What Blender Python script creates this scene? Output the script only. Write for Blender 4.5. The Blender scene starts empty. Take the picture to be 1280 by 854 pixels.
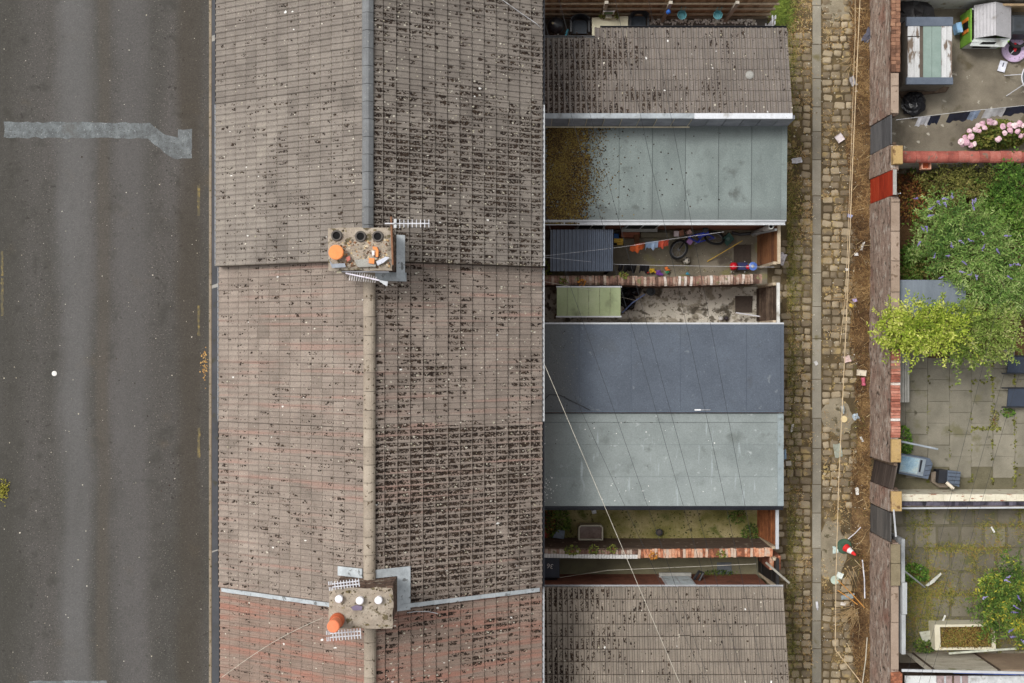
import bpy, math, random
import numpy as np
from mathutils import Matrix, Vector

random.seed(7)
RS = np.random.RandomState(11)
sc = bpy.context.scene
R = math.radians
# ---------------------------------------------------------------- camera, sky, sun, exposure
FPX, HC = 1400.0, 34.0           # focal length in photo pixels, height of the drone
cam = bpy.data.cameras.new("camera")
cam.sensor_width = 36.0
cam.lens = 36.0 * FPX / 1280.0
cam.clip_end = 2000.0
camo = bpy.data.objects.new("camera", cam)
sc.collection.objects.link(camo)
camo.location = (0, 0, HC)
camo.rotation_euler = (0, 0, 0)
sc.camera = camo

SUN_EL, SUN_AZ = R(58), R(-58)   # azimuth from +Y towards +X: the light comes from the upper left
w = bpy.data.worlds.new("World")
sc.world = w
w.use_nodes = True
nt = w.node_tree
nt.nodes.clear()
sky = nt.nodes.new("ShaderNodeTexSky")
sky.sky_type = 'NISHITA'
sky.sun_disc = False
sky.sun_elevation = SUN_EL
sky.sun_rotation = SUN_AZ
sky.dust_density = 4.0
sky.air_density = 1.0
hs = nt.nodes.new("ShaderNodeHueSaturation")
hs.inputs['Saturation'].default_value = 0.10      # an overcast sky
bg = nt.nodes.new("ShaderNodeBackground")
bg.inputs['Strength'].default_value = 0.135
wo = nt.nodes.new("ShaderNodeOutputWorld")
nt.links.new(sky.outputs[0], hs.inputs['Color'])
nt.links.new(hs.outputs[0], bg.inputs['Color'])
nt.links.new(bg.outputs[0], wo.inputs[0])
sun = bpy.data.lights.new("sun", 'SUN')
sun.energy = 1.5
sun.angle = R(18)
sun.color = (1.0, 0.97, 0.93)
suno = bpy.data.objects.new("sun", sun)
sc.collection.objects.link(suno)
sdir = Vector((math.sin(SUN_AZ) * math.cos(SUN_EL), math.cos(SUN_AZ) * math.cos(SUN_EL), math.sin(SUN_EL)))
suno.rotation_euler = sdir.to_track_quat('Z', 'Y').to_euler()
suno.location = sdir * 60
sc.view_settings.view_transform = 'Standard'
sc.view_settings.look = 'None'
sc.view_settings.gamma = 1.0
sc.view_settings.exposure = 0.34
sc.cycles.max_bounces = 6
sc.cycles.diffuse_bounces = 3

# ---------------------------------------------------------------- helpers
COL = sc.collection
OFF = {}                         # world offset of each object (for parenting)

def X(px, z=0.0): return (px - 640.0) * (HC - z) / FPX
def Y(py, z=0.0): return (427.0 - py) * (HC - z) / FPX
def P(px, py, z=0.0): return Vector((X(px, z), Y(py, z), z))

def S(r, g, b, k=1.0):
    def f(c):
        c /= 255.0
        return c / 12.92 if c <= 0.04045 else ((c + 0.055) / 1.055) ** 2.4
    return (min(1, f(r) * k), min(1, f(g) * k), min(1, f(b) * k), 1.0)

MATS = {}
def mk(name, cols, scale=2.5, detail=5.0, stretch=(1, 1, 1), rough=0.88, orand=0.0, arand=0.0, fine=(40.0, 0.35),
       bump=0.25, spots=(), metal=0.0, spec=0.3, hue=0.0, brick=None, contrast=1.6, alpha=1.0, transl=0.0, bands=()):
    """one procedural material: ramp over noise (+ object random + 'rnd' attribute), fine value noise, spots, bump"""
    m = bpy.data.materials.new(name)
    m.use_nodes = True
    t = m.node_tree
    N, L = t.nodes, t.links
    N.clear()
    out = N.new("ShaderNodeOutputMaterial")
    bs = N.new("ShaderNodeBsdfPrincipled")
    L.new(bs.outputs[0], out.inputs[0])
    geo = N.new("ShaderNodeNewGeometry")
    mp = N.new("ShaderNodeMapping")
    mp.inputs['Scale'].default_value = stretch
    L.new(geo.outputs['Position'], mp.inputs[0])
    nz = N.new("ShaderNodeTexNoise")
    nz.inputs['Scale'].default_value = scale
    nz.inputs['Detail'].default_value = detail
    nz.inputs['Roughness'].default_value = 0.62
    L.new(mp.outputs[0], nz.inputs[0])
    def math_(op, a, b, clamp=False):
        n = N.new("ShaderNodeMath"); n.operation = op; n.use_clamp = clamp
        for i, q in enumerate((a, b)):
            if isinstance(q, (int, float)): n.inputs[i].default_value = q
            else: L.new(q, n.inputs[i])
        return n.outputs[0]
    fac = math_('ADD', math_('MULTIPLY', math_('SUBTRACT', nz.outputs[0], 0.5), contrast), 0.5)
    oi = None
    if orand:
        oi = N.new("ShaderNodeObjectInfo")
        fac = math_('ADD', fac, math_('MULTIPLY', math_('SUBTRACT', oi.outputs['Random'], 0.5), orand))
    if arand:
        at = N.new("ShaderNodeAttribute"); at.attribute_name = "rnd"
        fac = math_('ADD', fac, math_('MULTIPLY', math_('SUBTRACT', at.outputs['Fac'], 0.5), arand))
    rp = N.new("ShaderNodeValToRGB")
    el = rp.color_ramp.elements
    if len(cols) == 1: cols = [cols[0], cols[0]]
    while len(el) < len(cols): el.new(0.5)
    for i, c in enumerate(cols):
        if len(c) == 2: el[i].position, el[i].color = c
        else:
            el[i].position = i / (len(cols) - 1); el[i].color = c
    L.new(math_('ADD', fac, 0.0, True), rp.inputs[0])
    color = rp.outputs[0]
    for sp in spots:               # (scale, threshold, softness, colour[, stretch])
        n2 = N.new("ShaderNodeTexNoise")
        n2.inputs['Scale'].default_value = sp[0]; n2.inputs['Detail'].default_value = 4.0
        if len(sp) > 4:
            mp2 = N.new("ShaderNodeMapping"); mp2.inputs['Scale'].default_value = sp[4]
            L.new(geo.outputs['Position'], mp2.inputs[0]); L.new(mp2.outputs[0], n2.inputs[0])
        else:
            L.new(geo.outputs['Position'], n2.inputs[0])
        mr = N.new("ShaderNodeMapRange")
        mr.inputs['From Min'].default_value = sp[1]; mr.inputs['From Max'].default_value = sp[1] + sp[2]
        L.new(n2.outputs[0], mr.inputs[0])
        mx = N.new("ShaderNodeMixRGB"); L.new(mr.outputs[0], mx.inputs[0])
        L.new(color, mx.inputs[1]); mx.inputs[2].default_value = sp[3]
        color = mx.outputs[0]
    for (cx_, hw_, bc, amt, ax_) in bands:      # worn or stained lengthwise strips: centre, half width, colour, amount, axis
        sx = N.new("ShaderNodeSeparateXYZ"); L.new(geo.outputs['Position'], sx.inputs[0])
        n3 = N.new("ShaderNodeTexNoise"); n3.inputs['Scale'].default_value = .9; n3.inputs['Detail'].default_value = 5.0
        mp3 = N.new("ShaderNodeMapping"); mp3.inputs['Scale'].default_value = (1, .35, 1) if ax_ == 0 else (.35, 1, 1)
        L.new(geo.outputs['Position'], mp3.inputs[0]); L.new(mp3.outputs[0], n3.inputs[0])
        dist = math_('ABSOLUTE', math_('ADD', math_('SUBTRACT', sx.outputs[ax_], cx_), math_('MULTIPLY', math_('SUBTRACT', n3.outputs[0], .5), hw_ * .9)), 0)
        mr = N.new("ShaderNodeMapRange"); mr.interpolation_type = 'SMOOTHSTEP'
        mr.inputs['From Min'].default_value = hw_; mr.inputs['From Max'].default_value = hw_ * .25; mr.inputs['To Max'].default_value = amt
        L.new(dist, mr.inputs[0])
        fa = math_('MULTIPLY', mr.outputs[0], math_('ADD', n3.outputs[0], .5), True)
        mx = N.new("ShaderNodeMixRGB"); L.new(fa, mx.inputs[0]); L.new(color, mx.inputs[1]); mx.inputs[2].default_value = bc; color = mx.outputs[0]
    if brick:                      # far bricks: (axis swizzle, mortar colour, width, height)
        ax, mcol, bw, bh = brick
        sx = N.new("ShaderNodeSeparateXYZ"); L.new(geo.outputs['Position'], sx.inputs[0])
        cx = N.new("ShaderNodeCombineXYZ")
        L.new(sx.outputs[{'x': 0, 'y': 1, 'z': 2}[ax[0]]], cx.inputs[0]); L.new(sx.outputs[{'x': 0, 'y': 1, 'z': 2}[ax[1]]], cx.inputs[1])
        bt = N.new("ShaderNodeTexBrick"); L.new(cx.outputs[0], bt.inputs[0])
        bt.inputs['Scale'].default_value = 1.0; bt.inputs['Brick Width'].default_value = bw
        bt.inputs['Row Height'].default_value = bh; bt.inputs['Mortar Size'].default_value = 0.006
        bt.inputs['Color1'].default_value = (1, 1, 1, 1); bt.inputs['Color2'].default_value = (.75, .75, .75, 1)
        bt.inputs['Mortar'].default_value = (.6, .6, .6, 1)
        mx = N.new("ShaderNodeMixRGB"); mx.blend_type = 'MULTIPLY'; mx.inputs[0].default_value = 0.75
        L.new(color, mx.inputs[1]); L.new(bt.outputs[0], mx.inputs[2]); color = mx.outputs[0]
    f2 = N.new("ShaderNodeTexNoise")
    f2.inputs['Scale'].default_value = fine[0]; f2.inputs['Detail'].default_value = 3.0
    L.new(geo.outputs['Position'], f2.inputs[0])
    hv = N.new("ShaderNodeHueSaturation")
    L.new(color, hv.inputs['Color'])
    L.new(math_('ADD', math_('MULTIPLY', math_('SUBTRACT', f2.outputs[0], 0.5), fine[1] * 2), 1.0), hv.inputs['Value'])
    if hue:
        if oi is None: oi = N.new("ShaderNodeObjectInfo")
        L.new(math_('ADD', math_('MULTIPLY', math_('SUBTRACT', oi.outputs['Random'], 0.5), hue), 0.5), hv.inputs['Hue'])
    L.new(hv.outputs[0], bs.inputs['Base Color'])
    bs.inputs['Roughness'].default_value = rough
    bs.inputs['Metallic'].default_value = metal
    bs.inputs['Specular IOR Level'].default_value = spec
    if alpha < 1: bs.inputs['Alpha'].default_value = alpha
    if transl:
        tr = N.new("ShaderNodeBsdfTranslucent"); L.new(hv.outputs[0], tr.inputs[0])
        ms = N.new("ShaderNodeMixShader"); ms.inputs[0].default_value = transl
        L.new(bs.outputs[0], ms.inputs[1]); L.new(tr.outputs[0], ms.inputs[2]); L.new(ms.outputs[0], out.inputs[0])
    if bump:
        bp = N.new("ShaderNodeBump"); bp.inputs['Strength'].default_value = bump; bp.inputs['Distance'].default_value = 0.02
        L.new(f2.outputs[0], bp.inputs['Height']); L.new(bp.outputs[0], bs.inputs['Normal'])
    MATS[name] = m
    return m

def plain(name, r, g, b, rough=0.6, var=0.18, metal=0.0, spec=0.4, fine=25.0, orand=0.0):
    return mk(name, [S(r * (1 - var), g * (1 - var), b * (1 - var)), S(min(255, r * (1 + var)), min(255, g * (1 + var)), min(255, b * (1 + var)))],
              scale=4, rough=rough, metal=metal, spec=spec, fine=(fine, .16), bump=0.1, orand=orand,
              spots=[(3.5, .58, .16, S(r * .72 + 8, g * .7 + 8, b * .66 + 8)), (14, .66, .06, S(r * .6 + 12, g * .58 + 12, b * .54 + 10))])

def setprops(o, label=None, cat=None, group=None, kind=None):
    if label: o['label'] = label
    if cat: o['category'] = cat
    if group: o['group'] = group
    if kind: o['kind'] = kind
    return o

def thing(name, label, cat, loc=(0, 0, 0), group=None):
    o = bpy.data.objects.new(name, None)
    o.empty_display_size = 0.2
    COL.objects.link(o)
    o.location = loc
    OFF[o.name] = Vector(loc)
    return setprops(o, label, cat, group)

def link(name, me, parent=None, loc=(0, 0, 0)):
    """object with world location loc (no rotation on parents)"""
    o = bpy.data.objects.new(name, me)
    COL.objects.link(o)
    base = OFF[parent.name] if parent else Vector((0, 0, 0))
    o.parent = parent
    o.location = Vector(loc) - base
    OFF[o.name] = Vector(loc)
    return o

class MB:
    def __init__(s): s.v = []; s.f = []; s.r = []; s.rv = None
    def q(s, pts, rnd=None):
        i = len(s.v)
        s.v += [tuple(p) for p in pts]
        s.f.append(tuple(range(i, i + len(pts))))
        s.r += [s.rv if rnd is None else rnd] * len(pts)
        return s
    def mesh_add(s, vs, fs):
        i = len(s.v)
        s.v += [tuple(p) for p in vs]; s.f += [tuple(i + a for a in f) for f in fs]; s.r += [s.rv] * len(vs)
        return s
    def hexa(s, b, t):           # bottom 4, top 4 (counter-clockwise from above)
        return s.mesh_add(list(b) + list(t), [(3, 2, 1, 0), (4, 5, 6, 7), (0, 1, 5, 4), (1, 2, 6, 5), (2, 3, 7, 6), (3, 0, 4, 7)])
    def box(s, x0, x1, y0, y1, z0, z1):
        return s.hexa([(x0, y0, z0), (x1, y0, z0), (x1, y1, z0), (x0, y1, z0)], [(x0, y0, z1), (x1, y0, z1), (x1, y1, z1), (x0, y1, z1)])
    def cbox(s, x0, x1, y0, y1, z0, z1, c=0.01):   # box with a chamfered top
        i = len(s.v)
        vs = [(x0, y0, z0), (x1, y0, z0), (x1, y1, z0), (x0, y1, z0), (x0, y0, z1 - c), (x1, y0, z1 - c), (x1, y1, z1 - c), (x0, y1, z1 - c),
              (x0 + c, y0 + c, z1), (x1 - c, y0 + c, z1), (x1 - c, y1 - c, z1), (x0 + c, y1 - c, z1)]
        fs = [(0, 1, 5, 4), (1, 2, 6, 5), (2, 3, 7, 6), (3, 0, 4, 7), (4, 5, 9, 8), (5, 6, 10, 9), (6, 7, 11, 10), (7, 4, 8, 11), (8, 9, 10, 11), (3, 2, 1, 0)]
        return s.mesh_add(vs, fs)
    def obox(s, c, size, rz=0.0, rx=0.0, ry=0.0):
        M = Matrix.Translation(c) @ Matrix.Rotation(rz, 4, 'Z') @ Matrix.Rotation(ry, 4, 'Y') @ Matrix.Rotation(rx, 4, 'X')
        hx, hy, hz = size[0] / 2, size[1] / 2, size[2] / 2
        vs = [M @ Vector(p) for p in ((-hx, -hy, -hz), (hx, -hy, -hz), (hx, hy, -hz), (-hx, hy, -hz), (-hx, -hy, hz), (hx, -hy, hz), (hx, hy, hz), (-hx, hy, hz))]
        return s.hexa(vs[:4], vs[4:])
    def prism(s, poly, z0, z1):
        n = len(poly)
        zz0 = z0 if hasattr(z0, '__len__') else [z0] * n
        zz1 = z1 if hasattr(z1, '__len__') else [z1] * n
        vs = [(p[0], p[1], zz0[i]) for i, p in enumerate(poly)] + [(p[0], p[1], zz1[i]) for i, p in enumerate(poly)]
        a = sum(poly[i][0] * poly[(i + 1) % n][1] - poly[(i + 1) % n][0] * poly[i][1] for i in range(n))
        fs = [tuple(range(n, 2 * n)), tuple(range(n - 1, -1, -1))] + [(i, (i + 1) % n, n + (i + 1) % n, n + i) for i in range(n)]
        if a < 0: fs = [f[::-1] for f in fs]
        return s.mesh_add(vs, fs)
    def tube(s, pts, r, n=6, caps=True, r1=None):
        pts = [Vector(p) for p in pts]
        k = len(pts)
        rings = []
        for i, p in enumerate(pts):
            d = (pts[min(i + 1, k - 1)] - pts[max(i - 1, 0)])
            d = d.normalized() if d.length > 1e-9 else Vector((0, 0, 1))
            a = d.cross(Vector((0, 0, 1)))
            a = d.cross(Vector((1, 0, 0))) if a.length < 1e-3 else a
            a.normalize(); b = d.cross(a)
            rr = r if r1 is None else r + (r1 - r) * i / max(1, k - 1)
            rings.append([p + a * (rr * math.cos(2 * math.pi * j / n)) + b * (rr * math.sin(2 * math.pi * j / n)) for j in range(n)])
        vs = [q for g in rings for q in g]
        fs = [(i * n + j, i * n + (j + 1) % n, (i + 1) * n + (j + 1) % n, (i + 1) * n + j) for i in range(k - 1) for j in range(n)]
        if caps: fs += [tuple(range(n))[::-1], tuple(range((k - 1) * n, k * n))]
        return s.mesh_add(vs, fs)
    def lathe(s, prof, c, n=16, M=None):
        """prof: (radius, height) from the bottom up, about z through c (or under matrix M)"""
        M = M or Matrix.Translation(c)
        vs, fs = [], []
        for r_, h_ in prof:
            for j in range(n):
                a = 2 * math.pi * j / n
                vs.append(M @ Vector((r_ * math.cos(a), r_ * math.sin(a), h_)))
        for i in range(len(prof) - 1):
            for j in range(n):
                fs.append((i * n + j, i * n + (j + 1) % n, (i + 1) * n + (j + 1) % n, (i + 1) * n + j))
        fs.append(tuple(range(n))[::-1]); fs.append(tuple(range((len(prof) - 1) * n, len(prof) * n)))
        return s.mesh_add(vs, fs)
    def torus(s, R_, r_, M, n=28, k=8):
        vs, fs = [], []
        for i in range(n):
            a = 2 * math.pi * i / n
            for j in range(k):
                b = 2 * math.pi * j / k
                vs.append(M @ Vector(((R_ + r_ * math.cos(b)) * math.cos(a), (R_ + r_ * math.cos(b)) * math.sin(a), r_ * math.sin(b))))
        for i in range(n):
            for j in range(k):
                fs.append((i * k + j, ((i + 1) % n) * k + j, ((i + 1) % n) * k + (j + 1) % k, i * k + (j + 1) % k))
        return s.mesh_add(vs, fs)
    def blob(s, c, r, jit=0.25, squash=1.0, seg=8, rings=5, rng=random):
        """a lumpy closed ball"""
        vs = [Vector(c) + Vector((0, 0, -r * squash))]
        for i in range(1, rings):
            th = math.pi * i / rings
            for j in range(seg):
                a = 2 * math.pi * j / seg + i * .3
                k_ = 1 + rng.uniform(-jit, jit)
                vs.append(Vector(c) + Vector((r * k_ * math.sin(th) * math.cos(a), r * k_ * math.sin(th) * math.sin(a), -r * squash * k_ * math.cos(th))))
        vs.append(Vector(c) + Vector((0, 0, r * squash)))
        fs = [(0, 1 + (j + 1) % seg, 1 + j) for j in range(seg)]
        for i in range(rings - 2):
            for j in range(seg):
                fs.append((1 + i * seg + j, 1 + i * seg + (j + 1) % seg, 1 + (i + 1) * seg + (j + 1) % seg, 1 + (i + 1) * seg + j))
        e = len(vs) - 1; b = 1 + (rings - 2) * seg
        fs += [(e, b + j, b + (j + 1) % seg) for j in range(seg)]
        return s.mesh_add(vs, fs)
    def data(s, name, mat, off=(0, 0, 0), smooth=False):
        me = bpy.data.meshes.new(name)
        me.from_pydata([(p[0] - off[0], p[1] - off[1], p[2] - off[2]) for p in s.v], [], s.f)
        if mat: me.materials.append(mat)
        if any(x is not None for x in s.r):
            a = me.attributes.new("rnd", 'FLOAT', 'POINT')
            a.data.foreach_set('value', [x or 0.0 for x in s.r])
        if smooth: me.polygons.foreach_set('use_smooth', [True] * len(me.polygons))
        me.update()
        return me
    def build(s, name, mat, parent=None, smooth=False, label=None, cat=None, group=None, kind=None):
        """one mesh object; vertices are given in world space"""
        if parent is not None: base = OFF[parent.name]
        else:
            xs = np.array(s.v); base = Vector(((xs[:, 0].min() + xs[:, 0].max()) / 2, (xs[:, 1].min() + xs[:, 1].max()) / 2, xs[:, 2].min()))
        me = s.data(name, mat, base, smooth)
        o = link(name, me, parent, base)
        return setprops(o, label, cat, group, kind)

def np_mesh(name, V, Fc, mat, parent=None, rnd=None, label=None, cat=None, kind=None, smooth=False):
    """fast mesh from arrays: V (n,3) world, Fc (m,k)"""
    me = bpy.data.meshes.new(name)
    base = OFF[parent.name] if parent is not None else Vector((0, 0, 0))
    V = np.asarray(V, dtype=np.float32) - np.array(base, dtype=np.float32)
    k = Fc.shape[1]
    me.vertices.add(len(V)); me.vertices.foreach_set('co', V.ravel())
    me.loops.add(Fc.size); me.loops.foreach_set('vertex_index', Fc.astype(np.int32).ravel())
    me.polygons.add(len(Fc))
    me.polygons.foreach_set('loop_start', np.arange(0, Fc.size, k, dtype=np.int32))
    me.materials.append(mat)
    if rnd is not None:
        a = me.attributes.new("rnd", 'FLOAT', 'POINT'); a.data.foreach_set('value', np.asarray(rnd, dtype=np.float32))
    if smooth: me.polygons.foreach_set('use_smooth', [True] * len(Fc))
    me.update(calc_edges=True)
    o = link(name, me, parent, base)
    return setprops(o, label, cat, None, kind)

def clumps(name, C, size, mat, parent=None, M=None, flat=0.5, elong=1.0, label=None, cat=None, seed=3, kind='stuff'):
    """many low irregular tufts: C (n,3) local to M; size (n,)"""
    rs = np.random.RandomState(seed)
    n = len(C); k = 6
    a = np.linspace(0, 2 * np.pi, k, endpoint=False)[None, :] + rs.uniform(0, 6.28, (n, 1))
    rad = size[:, None] * rs.uniform(0.55, 1.3, (n, k))
    V = np.zeros((n, k + 1, 3))
    V[:, :k, 0] = C[:, None, 0] + rad * np.cos(a) * elong
    V[:, :k, 1] = C[:, None, 1] + rad * np.sin(a)
    V[:, :k, 2] = C[:, None, 2] - 0.006
    V[:, k] = C
    V[:, k, 0] += rs.uniform(-.3, .3, n) * size; V[:, k, 1] += rs.uniform(-.3, .3, n) * size
    V[:, k, 2] += size * flat * rs.uniform(.6, 1.2, n)
    V = V.reshape(-1, 3)
    if M is not None:
        Mn = np.array(M); V = V @ Mn[:3, :3].T + Mn[:3, 3]
    idx = (np.arange(n) * (k + 1))[:, None, None]
    tri = np.array([[j, (j + 1) % k, k] for j in range(k)])[None]
    Fc = (idx + tri).reshape(-1, 3)
    rnd = np.repeat(rs.uniform(0, 1, n), k + 1)
    return np_mesh(name, V, Fc, mat, parent, rnd, label, cat, kind)

def blades(name, pts, length, width, mat, parent=None, up=0.6, label=None, cat=None, seed=5, kind='stuff', az=None):
    """grass and straw: one bent blade (two triangles and a tip) at each point"""
    rs = np.random.RandomState(seed)
    n = len(pts)
    a = rs.uniform(0, 2 * np.pi, n) if az is None else az
    d = np.stack([np.cos(a), np.sin(a), np.zeros(n)], 1); s_ = np.stack([-np.sin(a), np.cos(a), np.zeros(n)], 1)
    L_ = length * rs.uniform(.5, 1.3, n); u = np.clip(up + rs.uniform(-.35, .35, n), .03, 1.2)
    wd = width * rs.uniform(.6, 1.4, n)
    V = np.zeros((n, 5, 3))
    V[:, 0] = pts + s_ * wd[:, None] * .5; V[:, 1] = pts - s_ * wd[:, None] * .5
    mid = pts + d * (L_ * .45)[:, None]; mid[:, 2] += L_ * u * .55
    V[:, 2] = mid - s_ * wd[:, None] * .4; V[:, 3] = mid + s_ * wd[:, None] * .4
    V[:, 4] = pts + d * L_[:, None]; V[:, 4, 2] += L_ * u * .62
    idx = (np.arange(n) * 5)[:, None, None]
    tri = np.array([[0, 1, 2], [0, 2, 3], [3, 2, 4]])[None]
    return np_mesh(name, V.reshape(-1, 3), (idx + tri).reshape(-1, 3), mat, parent, np.repeat(rs.uniform(0, 1, n), 5), label, cat, kind)

def leaves(name, pts, size, mat, parent=None, seed=5, aspect=0.5, tilt=0.7, kind=None, az=None, rnd=None):
    """leaf cards folded along the midrib, spread through a crown"""
    rs = np.random.RandomState(seed)
    n = len(pts)
    a = rs.uniform(0, 2 * np.pi, n) if az is None else az + rs.normal(0, .5, n)
    e = rs.normal(0, tilt, n)
    d = np.stack([np.cos(a) * np.cos(e), np.sin(a) * np.cos(e), np.sin(e)], 1)
    side = np.stack([-np.sin(a), np.cos(a), rs.normal(0, .35, n)], 1)
    side /= np.linalg.norm(side, axis=1)[:, None]
    L_ = (size * rs.uniform(.6, 1.4, n))[:, None]
    W_ = L_ * aspect * .5
    nrm = np.cross(d, side)
    V = np.zeros((n, 4, 3))
    V[:, 0] = pts; V[:, 1] = pts + d * L_ * .5 + side * W_ + nrm * W_ * .35
    V[:, 2] = pts + d * L_; V[:, 3] = pts + d * L_ * .5 - side * W_ + nrm * W_ * .35
    idx = (np.arange(n) * 4)[:, None, None]
    tri = np.array([[0, 1, 2], [0, 2, 3]])[None]
    return np_mesh(name, V.reshape(-1, 3), (idx + tri).reshape(-1, 3), mat, parent, np.repeat(rs.uniform(0, 1, n) if rnd is None else rnd, 4), kind=kind)

def vnoise(x, y, s, seed=0):
    """cheap smooth value noise for densities (numpy)"""
    rs = np.random.RandomState(seed); g = rs.uniform(0, 1, (64, 64))
    u, v = np.asarray(x) * s + 17.3, np.asarray(y) * s + 31.7
    i, j = np.floor(u).astype(int), np.floor(v).astype(int); fu, fv = u - i, v - j
    fu = fu * fu * (3 - 2 * fu); fv = fv * fv * (3 - 2 * fv)
    G = lambda a, b: g[a % 64, b % 64]
    return (G(i, j) * (1 - fu) + G(i + 1, j) * fu) * (1 - fv) + (G(i, j + 1) * (1 - fu) + G(i + 1, j + 1) * fu) * fv
# ---------------------------------------------------------------- materials
ASPH = mk("asphalt", [S(60, 58, 55), S(71, 69, 65), S(80, 77, 74), S(89, 87, 85)], scale=.55, detail=8, stretch=(1.1, .16, 1), rough=.93,
          fine=(30, .42), bump=.5, contrast=1.5, spots=[(.5, .56, .25, S(64, 62, 57)), (.9, .64, .2, S(84, 76, 64)), (26, .63, .05, S(122, 118, 110)), (22, .62, .05, S(60, 58, 55)), (2.4, .56, .14, S(68, 66, 62)), (6, .66, .05, S(58, 56, 52))], bands=[(-13.3, .75, S(97, 96, 95), .65, 0), (-11.6, .8, S(93, 91, 90), .5, 0), (-15.6, 1.0, S(60, 58, 52), .55, 0), (-9.8, .6, S(66, 60, 51), .6, 0), (-12.45, .28, S(82, 76, 68), .5, 0)])
PATCH = mk("asphalt_patch", [S(84, 87, 87), S(103, 107, 108), S(120, 126, 127)], scale=4.5, contrast=2.4, rough=.93, fine=(32, .3), bump=.3, spots=[(2.2, .55, .2, S(84, 87, 88)), (24, .6, .06, S(74, 75, 74)), (20, .64, .05, S(142, 146, 146)), (1.3, .6, .1, S(92, 92, 90))])
YELLOW = mk("worn_yellow_paint", [S(82, 78, 68), S(98, 90, 68), S(150, 130, 78)], scale=7, contrast=2.5, rough=.9, fine=(60, .5))
KERB = mk("kerb_stone", [S(118, 106, 88), S(150, 138, 120)], scale=5, fine=(60, .4), orand=.4, spots=[(9, .6, .08, S(90, 80, 50))])
PAVE = mk("pavement_asphalt", [S(62, 63, 66), S(84, 86, 90)], scale=1.2, fine=(80, .35), spots=[(2.5, .6, .1, S(70, 68, 60))])
SOIL = mk("soil", [S(70, 58, 42), S(104, 90, 64), S(122, 106, 74)], scale=1.5, detail=8, fine=(30, .5), bump=.6)
BRICKW = mk("red_brick_wall", [S(96, 66, 54), S(140, 88, 68), S(150, 100, 80)], scale=4, fine=(30, .4), brick=('xz', 0, .225, .075))
BRICKY = mk("red_brick_wall_across", [S(96, 66, 54), S(140, 88, 68), S(150, 100, 80)], scale=4, fine=(30, .4), brick=('yz', 0, .225, .075))
DECK = mk("roof_felt_underlay", [S(46, 40, 36), S(62, 55, 50)], fine=(30, .3))
EDGE = mk("shaded_dirty_tile_edge", [S(44, 36, 31), S(66, 56, 48), S(92, 80, 70)], scale=4, fine=(40, .4), orand=.5, rough=1)  # shadow gap under each course put into the colour, along with dirt
EDGE2 = mk("shaded_dirty_tile_flank", [S(80, 72, 64), S(104, 95, 86), S(120, 110, 100)], scale=2, fine=(40, .4), orand=.4, rough=1)  # shading of the rolls put into the flank colour, with some dirt
def tilemat(name, cols, extra=()):
    return mk(name, cols, scale=1.3, detail=7, rough=.92, orand=.26, arand=.26, fine=(46, .42), bump=.6, contrast=1.3,
              spots=list(extra) + [(30, .63, .05, S(88, 80, 72)), (26, .69, .03, S(188, 180, 166))])
TILE_A = tilemat("weathered_tile_grey", [S(106, 99, 92), S(124, 116, 108), S(137, 129, 120), S(145, 137, 126)])
TILE_B = tilemat("weathered_tile_pinkish", [S(116, 106, 97), S(135, 123, 113), S(150, 138, 127), S(160, 148, 137)],
                 [(1.3, .55, .22, S(152, 122, 110), (.28, 5.0, .28))])
TILE_C = tilemat("weathered_tile_red", [S(122, 106, 95), S(140, 122, 110), S(154, 136, 123)],
                 [(1.3, .46, .2, S(148, 110, 96), (.4, 5.5, .4))])
TILE_O = tilemat("weathered_tile_brown_grey", [S(104, 97, 91), S(122, 114, 107), S(134, 126, 119)])
TILE_P = tilemat("weathered_tile_tan", [S(116, 107, 97), S(134, 124, 112), S(148, 138, 125)])
RIDGE_A = mk("blue_grey_ridge", [S(98, 99, 100), S(124, 126, 127)], scale=3, orand=.3, fine=(40, .3), spots=[(14, .64, .06, S(142, 142, 138))])
RIDGE_B = mk("tan_concrete_ridge", [S(136, 124, 110), S(172, 160, 144)], scale=3, orand=.4, fine=(50, .35), spots=[(12, .6, .08, S(84, 70, 54))])
MOSS = mk("dark_moss", [S(34, 26, 22), S(48, 37, 30), S(66, 53, 42)], arand=1.1, scale=3, fine=(60, .5), bump=.6, rough=1)
MOSS_Y = mk("brown_yellow_moss", [S(44, 34, 24), S(76, 58, 36), S(104, 84, 44), S(128, 112, 58)], arand=1.0, scale=.9, fine=(50, .5), rough=1)
LICHEN = mk("pale_lichen", [S(160, 152, 130), S(206, 200, 186)], arand=1, scale=4, fine=(50, .2))
DROP = mk("bird_dropping", [S(206, 204, 198), S(236, 234, 230)], scale=9, fine=(50, .1))
LEAD = mk("lead_flashing", [S(140, 145, 148), S(172, 178, 181), S(198, 202, 204)], scale=4, rough=.55, fine=(30, .2), spec=.5, spots=[(6, .62, .06, S(110, 112, 112))])
WHITE_P = mk("white_plastic", [S(166, 168, 171), S(196, 198, 200)], scale=3, rough=.4, fine=(20, .08), spots=[(5, .64, .08, S(150, 150, 146))])
BLACK_P = mk("black_plastic", [S(26, 27, 32), S(40, 42, 48)], scale=3, rough=.38, fine=(20, .1))
CONC = mk("stack_mortar", [S(128, 116, 102), S(156, 144, 129), S(174, 164, 150)], scale=5, fine=(50, .4), bump=.5, spots=[(6, .58, .06, S(98, 88, 66)), (14, .62, .05, S(70, 60, 46))])
STACKB = mk("sooty_brick", [S(74, 60, 52), S(104, 84, 72), S(122, 100, 86)], scale=5, orand=.4, arand=.7, fine=(40, .4), bump=.5, spots=[(9, .6, .06, S(150, 140, 124))])
TERRA = mk("orange_terracotta", [S(214, 128, 74), S(236, 152, 92)], scale=4, rough=.75, fine=(30, .12), spots=[(9, .66, .06, S(180, 110, 70))])
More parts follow.
